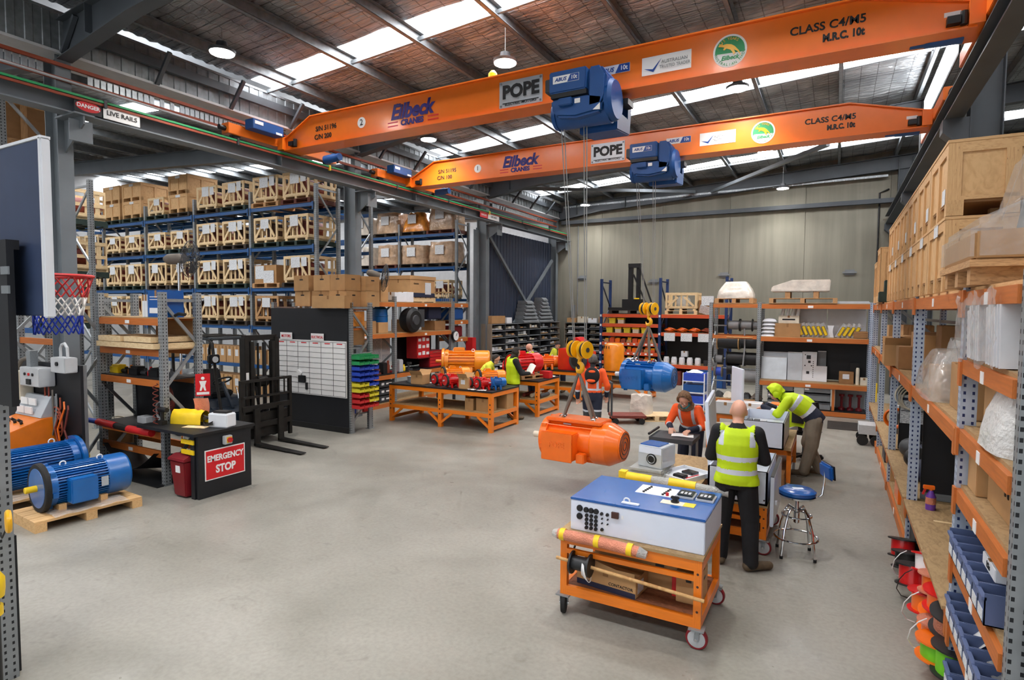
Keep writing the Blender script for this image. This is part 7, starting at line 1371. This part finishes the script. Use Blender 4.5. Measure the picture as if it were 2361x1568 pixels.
# floor level spools under the bench
def spool(lab, x, y, z, r_, w, fl, cm, tilt=0, ax='z'):
    o = T('wire_spool', lab, 'wire spool', (x, y, z), group='wire spools under the right bench'); o.rotation_euler = (tilt, 0, 0) if ax == 'z' else (0, pi/2+tilt, 0)
    for q in (0, w): B().lathe((0, 0, q), (0, 0, q+.012), [(0, r_), (1, r_)], 26).build('flange', fl, o)
    B().lathe((0, 0, .012), (0, 0, w), [(0, r_*.78), (1, r_*.78)], 22).build('wound_wire', cm, o); B().cyl((0, 0, w+.011), (0, 0, w+.014), r_*.25, n=12).build('bore', 'black', o); return o
S_ = [('orange wire spool standing nearest to black bin', .78, 7.05, .14, .12, .16, 'black_reel', 'motor_red'), ('dark wire spool under the orange one', .8, 6.75, .14, .13, .14, 'black_reel', 'fork_black'), ('orange wire spool second along bench', .8, 6.35, .14, .13, .17, 'black_reel', 'motor_red'), ('white wire spool tilted behind the orange ones', .98, 6.25, .2, .15, .18, 'black_reel', 'sign_white'), ('blue wire spool behind first orange spool', 1.0, 6.95, .14, .11, .18, 'black_reel', 'hoist_blue'), ('grey wire spool behind the white one', 1.12, 6.0, .2, .14, .2, 'motor_orange', 'cable_grey'), ('orange flanged spool in middle of the pile', .85, 5.85, .14, .13, .15, 'motor_red', 'motor_orange'), ('clear orange spool lying on the pile', .9, 5.55, .18, .14, .14, 'motor_orange', 'motor_red'), ('large orange spool behind the pile', 1.05, 5.6, .2, .15, .18, 'motor_red', 'motor_orange'), ('pale orange spool near the green one', .86, 5.3, .16, .13, .15, 'copper', 'motor_orange'), ('black and orange spool above the green one', .84, 5.08, .2, .14, .12, 'motor_orange', 'lime_green'), ('lime green wire spool at bottom right', .9, 4.9, .14, .13, .18, 'black_reel', 'lime_green')]
for k, a in enumerate(S_): spool(a[0], a[1]-.1, a[2], .148, a[4]*1.12, a[5]*1.05, *a[6:], tilt=R(rnd.uniform(-14, 14)))
for k, (y, fl, cm, nm) in enumerate(((6.2, 'motor_red', 'sign_white', 'white wire spool on upper layer of the pile'), (5.75, 'copper', 'motor_orange', 'pale orange spool on upper layer of the pile'), (5.45, 'motor_red', 'motor_orange', 'bright orange spool on upper layer of the pile'), (5.1, 'black_reel', 'copper', 'black flanged copper spool on upper layer'))): spool(nm, .8, y, .36, .14, .14, fl, cm, tilt=R(-16+10*k))
for k in range(4): one(B().tube([(.02, 0, .1), (-.03, .0, .06), (-.07, .03, -.02), (-.08, .08, -.12), (-.04, .14, -.2), (.02, .16, -.22)], .004, 5), 'loose_wire', ['sign_white', 'sign_white', 'black', 'sign_white'][k], '%s wire end trailing from spools, %s from camera' % (['white', 'white', 'black', 'white'][k], ORD[k]), 'wire', (.62, 5.0+.45*k, .36))
for k, (y, mt, nm) in enumerate(((7.35, 'black', 'black plastic bin under right bench'), (8.3, 'cardboard2', 'open carton under right bench with black lid'), (9.2, 'motor_orange', 'orange tub under right bench'), (10.4, 'cardboard', 'carton under far right bench'), (11.6, 'dark_grey', 'grey tub under far right bench'))): carton(nm, .98, y, .146, .4, .5, .36, mat=mt, name='under_bench_box')
t = T('hand_truck', 'small red trolley with grey wheels at far end of right rack', 'trolley', (.72, 13.6, 0)); pc('deck', 'lightgrey', t, -.25, .1, -.25, .25, .22, .4); pc('handle', 'bin_red', t, .08, .12, -.2, -.16, .3, 1.0); pc('handle', 'bin_red', t, .08, .12, .16, .2, .3, 1.0); 
for s in (-1, 1): B().cyl((-.18, s*.22, .1), (-.18, s*.27, .1), .1, n=16).build('wheel', 'rubber', t); B().cyl((.05, s*.22, .1), (.05, s*.27, .1), .1, n=16).build('wheel', 'rubber', t)
tag(pc('yellow_ruler', 'yellow', None, .70, .72, 12.78, 12.84, .95, 1.3), 'yellow ruler hanging at far end of right bench', 'ruler')
# ================================================================== PEOPLE
import numpy as np
def person(label, loc, rz, J, mats, bulk=1.0, voxel=.008, headr=1.0, bands=None, garments=(), hair=None, eyes=True, scale=1.0):
    """J: joint overrides (local, faces +y). mats: tag -> material. bands(tag, s, p, q) -> material or None"""
    D = dict(pel=(0, 0, .93), wai=(0, 0, 1.08), che=(0, .0, 1.29), nec=(0, -.01, 1.46), hea=(0, .035, 1.62), shR=(.185, -.01, 1.405), shL=(-.185, -.01, 1.405),
             elR=(.25, -.04, 1.13), elL=(-.25, -.04, 1.13), wrR=(.24, .1, .92), wrL=(-.24, .1, .92), hpR=(.095, 0, .9), hpL=(-.095, 0, .9), knR=(.11, .03, .5), knL=(-.11, .03, .5),
             anR=(.115, -.02, .09), anL=(-.115, -.02, .09), toR=(.14, .19, .04), toL=(-.14, .19, .04), haR=(0, .35, -.94), haL=(0, .35, -.94), look=(0, 1, -.1))
    D.update(J); D = {k: V(v) for k, v in D.items()}; b = B(); prims = []
    def cap(tg, p, q, r0, r1, n=14):
        p, q = V(p), V(q); ax = (q-p); L = ax.length; pr = []
        for i in range(5): a = pi/2*(1-i/4); pr.append((-r0*sin(a)/L, max(r0*cos(a), 1e-4)))
        for i in range(5): a = pi/2*i/4; pr.append((1+r1*sin(a)/L, max(r1*cos(a), 1e-4)))
        b.lathe(p, q, pr, n); prims.append((tg, np.array(p), np.array(q), r0, r1))
    side = V((1, 0, 0)); bk = bulk
    P, Wp, C, N = D['pel'], D['wai'], D['che'], D['nec']; low = P+(P-Wp).normalized()*.1
    pts = [low, P, (P+Wp)/2, Wp, (Wp+C)/2, C, C*.45+N*.55, N, N+(D['hea']-N)*.25]
    rr = [(.15, .11), (.172, .122), (.162, .118), (.155, .115), (.168, .122), (.182, .125), (.165, .105), (.085, .075), (.06, .06)]
    rings = []; vs = []; n = 24
    for i, c in enumerate(pts):
        tn = (pts[min(i+1, 8)]-pts[max(i-1, 0)]).normalized(); y = tn.cross(side).normalized(); k = bk if i < 7 else 1
        rx, ry = rr[i][0]*k, rr[i][1]*k; rings.append((np.array(c), np.array(side), np.array(y), np.array(tn), rx, ry))
        vs += [c+side*cos(2*pi*j/n)*rx+y*sin(2*pi*j/n)*ry for j in range(n)]
    b.add(vs, [(i*n+j, i*n+(j+1) % n, (i+1)*n+(j+1) % n, (i+1)*n+j) for i in range(8) for j in range(n)]+[tuple(range(n-1, -1, -1)), tuple(range(8*n, 9*n))])
    H = D['hea']; lk = D['look'].normalized(); up = (H-N).normalized(); up = (up-lk*up.dot(lk)).normalized(); sd = lk.cross(up)
    cap('neck', N, H-up*.03, .058, .055)
    def ell(tg, c, ax, r):
        o = len(b.v); b.sph((0, 0, 0), r[0], r[1], r[2], 20, 14)
        for i in range(o, len(b.v)): v = V(b.v[i]); b.v[i] = tuple(c+ax[0]*v.x+ax[1]*v.y+ax[2]*v.z)
        prims.append((tg, np.array(c), np.array(c)+1e-4, min(r), min(r)))
    F = (sd, lk, up); h = headr
    ell('head', H+up*.02-lk*.01, F, (.077*h, .096*h, .1*h)); ell('head', H+lk*.022-up*.05, F, (.058*h, .07*h, .072*h)); ell('head', H+lk*.092-up*.03, F, (.013, .02, .022)); ell('head', H+lk*.088-up*.072, F, (.024, .01, .008))
    for s in (-1, 1): ell('head', H+sd*s*.08-up*.01-lk*.005, F, (.01, .022, .032)); ell('head', H+sd*s*.03+lk*.082+up*.012, F, (.022, .012, .008))
    for S_ in 'RL':
        s = 1 if S_ == 'R' else -1; sh, el, wr = D['sh'+S_], D['el'+S_], D['wr'+S_]; hp, kn, an, to = D['hp'+S_], D['kn'+S_], D['an'+S_], D['to'+S_]
        cap('uarm', sh, el, .066*bk, .053*bk); cap('farm', el, wr, .052*bk, .04*bk)
        hd = D['ha'+S_].normalized(); pl = wr+hd*.09; tx = hd.cross(V((0, 0, 1)) if abs(hd.z) < .8 else V((0, 1, 0))).normalized(); nn = hd.cross(tx)
        for k in (-1.0, -.34, .34, 1.0): cap('hand', wr+hd*.015+tx*k*.014, pl+tx*k*.028, .016, .0145, 8)
        curl = nn if nn.dot(V((0, .3, -1))) > 0 else -nn
        for k, L in ((-1.1, .062), (-.37, .072), (.37, .068), (1.1, .052)):
            a = pl+tx*k*.026; m1 = a+(hd*.8+curl*.45).normalized()*L*.55; cap('hand', a, m1, .0105, .01, 8); cap('hand', m1, m1+(hd*.4+curl*.9).normalized()*L*.55, .0098, .0085, 8)
        t0 = wr+hd*.03-tx*s*.03; cap('hand', t0, t0-tx*s*.028+hd*.035+curl*.01, .014, .012, 8); cap('hand', t0-tx*s*.028+hd*.035+curl*.01, t0-tx*s*.03+hd*.072+curl*.02, .0115, .0095, 8)
        cap('thigh', hp, kn, .1*bk, .082*bk); cap('calf', kn, an, .08*bk, .066*bk)
        d = (to-an); d.z = 0; d.normalize(); cap('shoe', V((an.x, an.y, an.z-.035))-d*.035, V((to.x, to.y, to.z+.005)), .05, .043); cap('shoe', an+V((0, 0, .06)), an-V((0, 0, .03)), .056, .054)
    me = bpy.data.meshes.new('p'); me.from_pydata(b.v, [], b.f); o = bpy.data.objects.new('person', me); COL.objects.link(o)
    bmx = bmesh.new(); bmx.from_mesh(me); bmesh.ops.recalc_face_normals(bmx, faces=bmx.faces); bmx.to_mesh(me); bmx.free()
    md = o.modifiers.new('r', 'REMESH'); md.mode = 'VOXEL'; md.voxel_size = voxel
    md = o.modifiers.new('s', 'SMOOTH'); md.factor = .5; md.iterations = 5
    dg = bpy.context.evaluated_depsgraph_get(); body = bpy.data.meshes.new_from_object(o.evaluated_get(dg)); o.modifiers.clear(); o.data = body; bpy.data.meshes.remove(me)
    nv = len(body.vertices); co = np.empty(nv*3); body.vertices.foreach_get('co', co); co = co.reshape(-1, 3)
    gz = co[:, 2] < .0; co[gz, 2] = 0; body.vertices.foreach_set('co', co.ravel())
    nf = len(body.polygons); fc = np.empty(nf*3); body.polygons.foreach_get('center', fc); fc = fc.reshape(-1, 3)
    best = np.full(nf, 1e9); tags = np.zeros(nf, int); sv = np.zeros(nf); names = ['torso']
    for i in range(8):                              # torso
        c0, x0, y0, t0, rx0, ry0 = rings[i]; c1, x1, y1, t1, rx1, ry1 = rings[i+1]; ax = c1-c0; L2 = ax@ax
        t = np.clip(((fc-c0)@ax)/L2, 0, 1); c = c0+t[:, None]*ax; d = fc-c; rx = rx0+(rx1-rx0)*t; ry = ry0+(ry1-ry0)*t
        u = (d@x0)/rx; w = (d@y0)/ry; z = d-np.outer(d@x0, x0)-np.outer(d@y0, y0)
        dist = (np.sqrt(u*u+w*w)-1)*np.minimum(rx, ry)+np.linalg.norm(z, axis=1)
        k = dist < best; best[k] = dist[k]; tags[k] = 0; sv[k] = (i+t[k])/8
    for tg, p, q, r0, r1 in prims:
        if tg not in names: names.append(tg)
        ax = q-p; t = np.clip(((fc-p)@ax)/max(ax@ax, 1e-9), 0, 1); dist = np.linalg.norm(fc-(p+t[:, None]*ax), axis=1)-(r0+(r1-r0)*t)
        k = dist < best; best[k] = dist[k]; tags[k] = names.index(tg); sv[k] = t[k]
    mlist = []
    def mi(nm):
        if nm not in mlist: mlist.append(nm)
        return mlist.index(nm)
    tn = [names[i] for i in tags]; idx = np.zeros(nf, int)
    for i in range(nf):
        m_ = bands(tn[i], sv[i], fc[i]) if bands else None; idx[i] = mi(m_ or mats[tn[i]])
    body.materials.clear()
    for k in mlist: body.materials.append(MATS[k])
    body.polygons.foreach_set('material_index', idx.astype(np.int32)); body.polygons.foreach_set('use_smooth', [True]*nf); body.update()
    nrm = np.array([v.normal for v in body.vertices]); polys = [tuple(p.vertices) for p in body.polygons]
    def shell(name, sel, off, mf, noise_=0):          # cloth or hair lifted off the body
        ids = [i for i in range(nf) if sel(tn[i], sv[i], fc[i])]
        if not ids: return
        used = sorted({v for i in ids for v in polys[i]}); mp = {v: k for k, v in enumerate(used)}
        inner = [V(co[v])+V(nrm[v])*.001 for v in used]
        outer = [V(co[v])+V(nrm[v])*(off+(noise_*mnoise.noise(V(co[v])*22) if noise_ else 0)) for v in used]; N_ = len(used)
        fs = [tuple(mp[v]+N_ for v in polys[i]) for i in ids]; ec = {}
        for i in ids:
            p = polys[i]
            for a, c in zip(p, p[1:]+p[:1]): ec[(a, c)] = ec.get((a, c), 0)+1
        mm = []; ml = []
        for i in ids:
            k = mf(tn[i], sv[i], fc[i])
            if k not in ml: ml.append(k)
            mm.append(ml.index(k))
        for (a, c) in ec:
            if (c, a) not in ec: fs.append((mp[c]+N_, mp[a]+N_, mp[a], mp[c])); mm.append(mm[0])
        m2 = bpy.data.meshes.new(name); m2.from_pydata([tuple(v) for v in inner+outer], [], fs)
        for k in ml: m2.materials.append(MATS[k])
        m2.polygons.foreach_set('material_index', mm); m2.polygons.foreach_set('use_smooth', [True]*len(m2.polygons)); m2.update()
        return put(name, m2, o)
    for g in garments: shell(*g)
    if hair: shell('hair', hair[1], hair[2], lambda *a: hair[0], hair[3] if len(hair) > 3 else .004)
    if eyes:
        for s in (-1, 1): B().sph(tuple(H+sd*s*.03+lk*.084*h+up*.0), .011, n=10, m=8).build('eye', 'sign_white', o); B().sph(tuple(H+sd*s*.03+lk*.093*h+up*.0), .005, n=8, m=6).build('iris', 'ink', o)
    o.location = loc; o.rotation_euler = (0, 0, rz); o.scale = (scale,)*3
    return tag(o, label, 'person')
base = dict(torso='cloth_black', uarm='cloth_black', farm='cloth_black', hand='skin', thigh='cloth_black', calf='cloth_black', shoe='boot', head='skin', neck='skin')
def strips(lo, hi, s): return lo < s < hi
# bald man in lime vest, back to camera
person('bald man in lime reflective vest standing with back turned at cabinet', (-.84, 6.32, 0), R(4),
       dict(hea=(.0, .07, 1.6), nec=(0, .0, 1.455), look=(-.05, 1, -.35), elR=(.265, .06, 1.12), wrR=(.16, .32, 1.06), elL=(-.265, .06, 1.12), wrL=(-.14, .32, 1.06), haR=(-.2, .9, -.2), haL=(.2, .9, -.2), anR=(.16, -.06, .09), toR=(.33, .06, .04), knR=(.14, .02, .5), anL=(-.14, .02, .09), toL=(-.2, .22, .04), knL=(-.13, .05, .5)),
       base, 1.13, .0075, 1.02, bands=lambda t, s, p: 'cloth_black' if t == 'neck' and p[2] < 1.5 else None,
       garments=[('vest', lambda t, s, p: t in ('torso', 'thigh') and s < (.86 if t == 'torso' else 2) and p[2] > .88 and abs(p[0]) < .215 or (t == 'uarm' and abs(p[0]) < .165 and p[2] > 1.3), .016,
                  lambda t, s, p: 'reflective' if (.985 < p[2] < 1.035 or 1.125 < p[2] < 1.175 or (1.28 < p[2] < 1.42 and .115 < abs(p[0]) < .165 and p[1] < .02)) else 'lime')])
# bending man in hooded jacket
def hv(t, s, p):
    if t == 'torso' and (.30 < s < .38 or .56 < s < .64): return 'reflective'
    if t == 'torso' and s < .36: return 'cloth_navy'
    if t == 'farm': return 'reflective' if .25 < s < .45 else ('cloth_navy' if s > .45 else None)
hm = dict(base, torso='lime', uarm='lime', farm='lime', thigh='khaki', calf='khaki')
bn = dict(pel=(0, -.02, .93), wai=(0, .09, 1.04), che=(0, .27, 1.16), nec=(0, .42, 1.24), hea=(0, .55, 1.29), look=(0, .75, -.7), shR=(.18, .36, 1.2), shL=(-.18, .36, 1.2), elR=(.24, .46, .96), elL=(-.24, .5, .98), wrR=(.16, .68, 1.06), wrL=(-.14, .72, 1.07), haR=(-.2, .9, -.3), haL=(.2, .9, -.3), hpR=(.095, -.03, .9), hpL=(-.095, -.03, .9), knR=(.1, .06, .5), knL=(-.1, -.0, .5), anR=(.11, -.12, .09), anL=(-.11, .1, .09), toR=(.12, .09, .04), toL=(-.13, .31, .04))
person('man in lime hooded hi vis jacket bending over white cabinet', (-.27, 10.48, 0), R(92), bn, hm, 1.22, .008, bands=hv,
       garments=[('hood', lambda t, s, p: t in ('head', 'neck') and (p[1]-.55)*.7-(p[2]-1.29)*.7 < .035, .046, lambda t, s, p: 'cloth_black' if (p[1]-.55)*.7-(p[2]-1.29)*.7 > .022 else 'lime', .02), ('boot_cuff', lambda t, s, p: t in ('shoe',) and p[2] > .12, .006, lambda *a: 'boot')])
# woman in orange jacket writing
def orj(t, s, p):
    if t == 'torso' and (.28 < s < .35): return 'reflective'
    if t == 'torso' and s > .35 and .075 < abs(p[0]) < .115 and p[2] > .95: return 'reflective'
    if t == 'torso' and s < .28: return 'cloth_navy'
    if t == 'farm': return 'cloth_navy' if s > .45 else ('reflective' if .3 < s < .45 else None)
    if t == 'neck': return 'teal'
om = dict(base, torso='hiorange', uarm='hiorange', farm='hiorange', thigh='cloth_navy', calf='cloth_navy', neck='teal')
wl = dict(pel=(0, -.04, .86), wai=(0, .04, .98), che=(0, .16, 1.12), nec=(0, .27, 1.24), hea=(0, .37, 1.34), look=(.1, .7, -.8), shR=(.16, .21, 1.19), shL=(-.16, .21, 1.19), elR=(.26, .26, .95), elL=(-.26, .26, .95), wrR=(.16, .46, .93), wrL=(-.12, .48, .93), haR=(-.3, .9, -.3), haL=(.3, .9, -.3), knR=(.1, .04, .46), knL=(-.1, .04, .46), hpR=(.09, -.04, .84), hpL=(-.09, -.04, .84), anR=(.11, -.1, .09), anL=(-.11, -.1, .09), toR=(.13, .1, .04), toL=(-.13, .1, .04))
person('woman in orange jacket and teal scarf writing at utility cart', (-1.86, 8.98, 0), R(176), wl, om, 1.0, .008, .95, bands=orj, garments=[('scarf', lambda t, s, p: t == 'neck', .02, lambda *a: 'teal', .01)],
       hair=('hair_brown', lambda t, s, p: t in ('head', 'neck') and (p[1]-.37)*.55-(p[2]-1.34)*.75 < .015 or (t == 'torso' and s > .84), .026, .012))
# man in orange jacket walking away
def oj(t, s, p):
    if t == 'torso' and (.30 < s < .37): return 'reflective'
    if t == 'torso' and s > .37 and .085 < abs(p[0]) < .13 and p[2] > 1.0: return 'reflective'
    if t == 'torso' and s < .24: return 'cloth_navy'
    if t == 'farm': return 'cloth_navy' if s > .5 else ('reflective' if .35 < s < .5 else None)
    if t == 'thigh': return 'reflective' if .62 < s < .72 else ('cloth_navy' if s < .72 else None)
wk = dict(elR=(.29, -.02, 1.13), elL=(-.29, -.05, 1.13), wrR=(.27, .12, .92), wrL=(-.3, .02, .88), knL=(-.1, .1, .5), anL=(-.1, .1, .09), toL=(-.11, .3, .04), knR=(.09, -.02, .5), anR=(.1, -.16, .1), toR=(.12, .04, .04), hea=(0, .05, 1.62), look=(0, 1, -.2))
pm4 = person('man in orange reflective jacket walking away beneath the blue motor', (-4.2, 10.95, 0), R(16), wk, dict(om, thigh='dark_grey', calf='dark_grey', neck='cloth_black'), 1.12, .009, bands=oj, hair=('hair_grey', lambda t, s, p: t == 'head' and (p[2] > 1.66 or p[1] < .045) and p[2] > 1.54, .012, .004), scale=1.0)
B().sph((0, -.15, 1.34), .15, .07, .17, 18, 12).build('jacket_hood', 'cloth_black', pm4); B().sph((0, -.2, 1.42), .07, .02, .03, 12, 8).build('hood_logo', 'hiorange', pm4); B().sph((-.02, -.205, 1.24), .09, .02, .035, 12, 8).build('hood_lining', 'hiorange', pm4)
# person in plain lime vest holding papers
lv_ = dict(elR=(.27, .1, 1.12), wrR=(.16, .34, 1.1), elL=(-.27, .1, 1.12), wrL=(-.14, .34, 1.12), haR=(-.2, .9, 0), haL=(.2, .9, 0), hea=(0, .08, 1.6), look=(0, .9, -.45))
person('person in plain lime vest holding papers between the orange benches', (-6.7, 12.2, 0), R(-38), lv_, base, 1.15, .009, bands=lambda t, s, p: 'cloth_black' if t == 'neck' else None,
       garments=[('vest', lambda t, s, p: t in ('torso', 'thigh') and s < (.87 if t == 'torso' else 2) and p[2] > .86 or (t == 'uarm' and abs(p[0]) < .165 and p[2] > 1.3), .018, lambda *a: 'lime')], hair=('hair_dark', lambda t, s, p: t in ('head', 'neck') and (p[1] < .1 or p[2] > 1.66) and p[2] > 1.5, .016, .008))
o = T('paper_form', 'white drawing held by the person in plain lime vest', 'paper', (-6.44, 12.5, 1.1), R(-38)); p_ = B().grid(6, 6, lambda u, v: ((u-.5)*.34, .12*v, .2*v+.02*sin(u*4))).build('sheet', 'sign_white', o, ang=180)
# yellow shirt person leaning right
ys = dict(pel=(0, -.02, .9), wai=(0, .06, 1.02), che=(0, .18, 1.17), nec=(0, .29, 1.3), hea=(0, .39, 1.4), look=(0, .8, -.6), shR=(.17, .23, 1.25), shL=(-.17, .23, 1.25), elR=(.24, .3, 1.0), elL=(-.24, .3, 1.0), wrR=(.16, .5, .96), wrL=(-.14, .52, .96), haR=(-.2, .9, -.3), haL=(.2, .9, -.3))
ym = dict(base, torso='hiyellow', uarm='hiyellow', farm='skin', hand='cloth_black', thigh='cloth_navy', calf='cloth_navy', neck='cloth_navy')
person('person in yellow short sleeved shirt leaning over bench with black gloves', (-7.62, 12.2, 0), R(-70), ys, ym, 1.06, .01, bands=lambda t, s, p: 'cloth_black' if t == 'farm' and s > .4 else ('hiyellow' if t == 'uarm' and s < .9 else None), hair=('hair_dark', lambda t, s, p: t == 'head' and ((p[1]-.39)*.6-(p[2]-1.4)*.7 < -.01), .012, .004))
# balding man in lime jacket behind second bench
bl = dict(ys, hea=(0, .16, 1.56), nec=(0, .09, 1.42), che=(0, .06, 1.26), wai=(0, .02, 1.07), look=(.3, .8, -.6), shR=(.18, .07, 1.37), shL=(-.18, .07, 1.37), elR=(.26, .14, 1.1), elL=(-.26, .14, 1.1), wrR=(.14, .36, 1.05), wrL=(-.14, .36, 1.05))
person('balding man in lime jacket looking down behind second bench', (-7.3, 14.5, 0), R(150), bl, dict(hm, thigh='cloth_navy', calf='cloth_navy'), 1.1, .01, bands=lambda t, s, p: 'cloth_navy' if (t == 'torso' and abs(p[0]) < .02 and p[1] > .05) or (t == 'farm' and s > .4) else ('reflective' if t == 'uarm' and .5 < s < .65 else None))
# man in pale yellow shirt by the red machine
py = dict(ys, hea=(0, .2, 1.5), nec=(0, .14, 1.37), che=(0, .09, 1.22), wai=(0, .03, 1.04), look=(.1, .9, -.5), shR=(.18, .1, 1.33), shL=(-.18, .1, 1.33), elR=(.3, .14, 1.08), elL=(-.3, .14, 1.08), wrR=(.2, .36, 1.0), wrL=(-.2, .36, 1.0))
person('man in pale yellow shirt standing behind the red machine bench', (-7.6, 16.95, 0), R(178), py, dict(ym, farm='hiyellow', hand='skin'), 1.1, .01, bands=lambda t, s, p: 'cloth_black' if t == 'torso' and abs(p[0]) < .012 and p[1] > .1 and s > .5 else None, hair=('hair_dark', lambda t, s, p: t == 'head' and p[2] > 1.53, .012, .004))
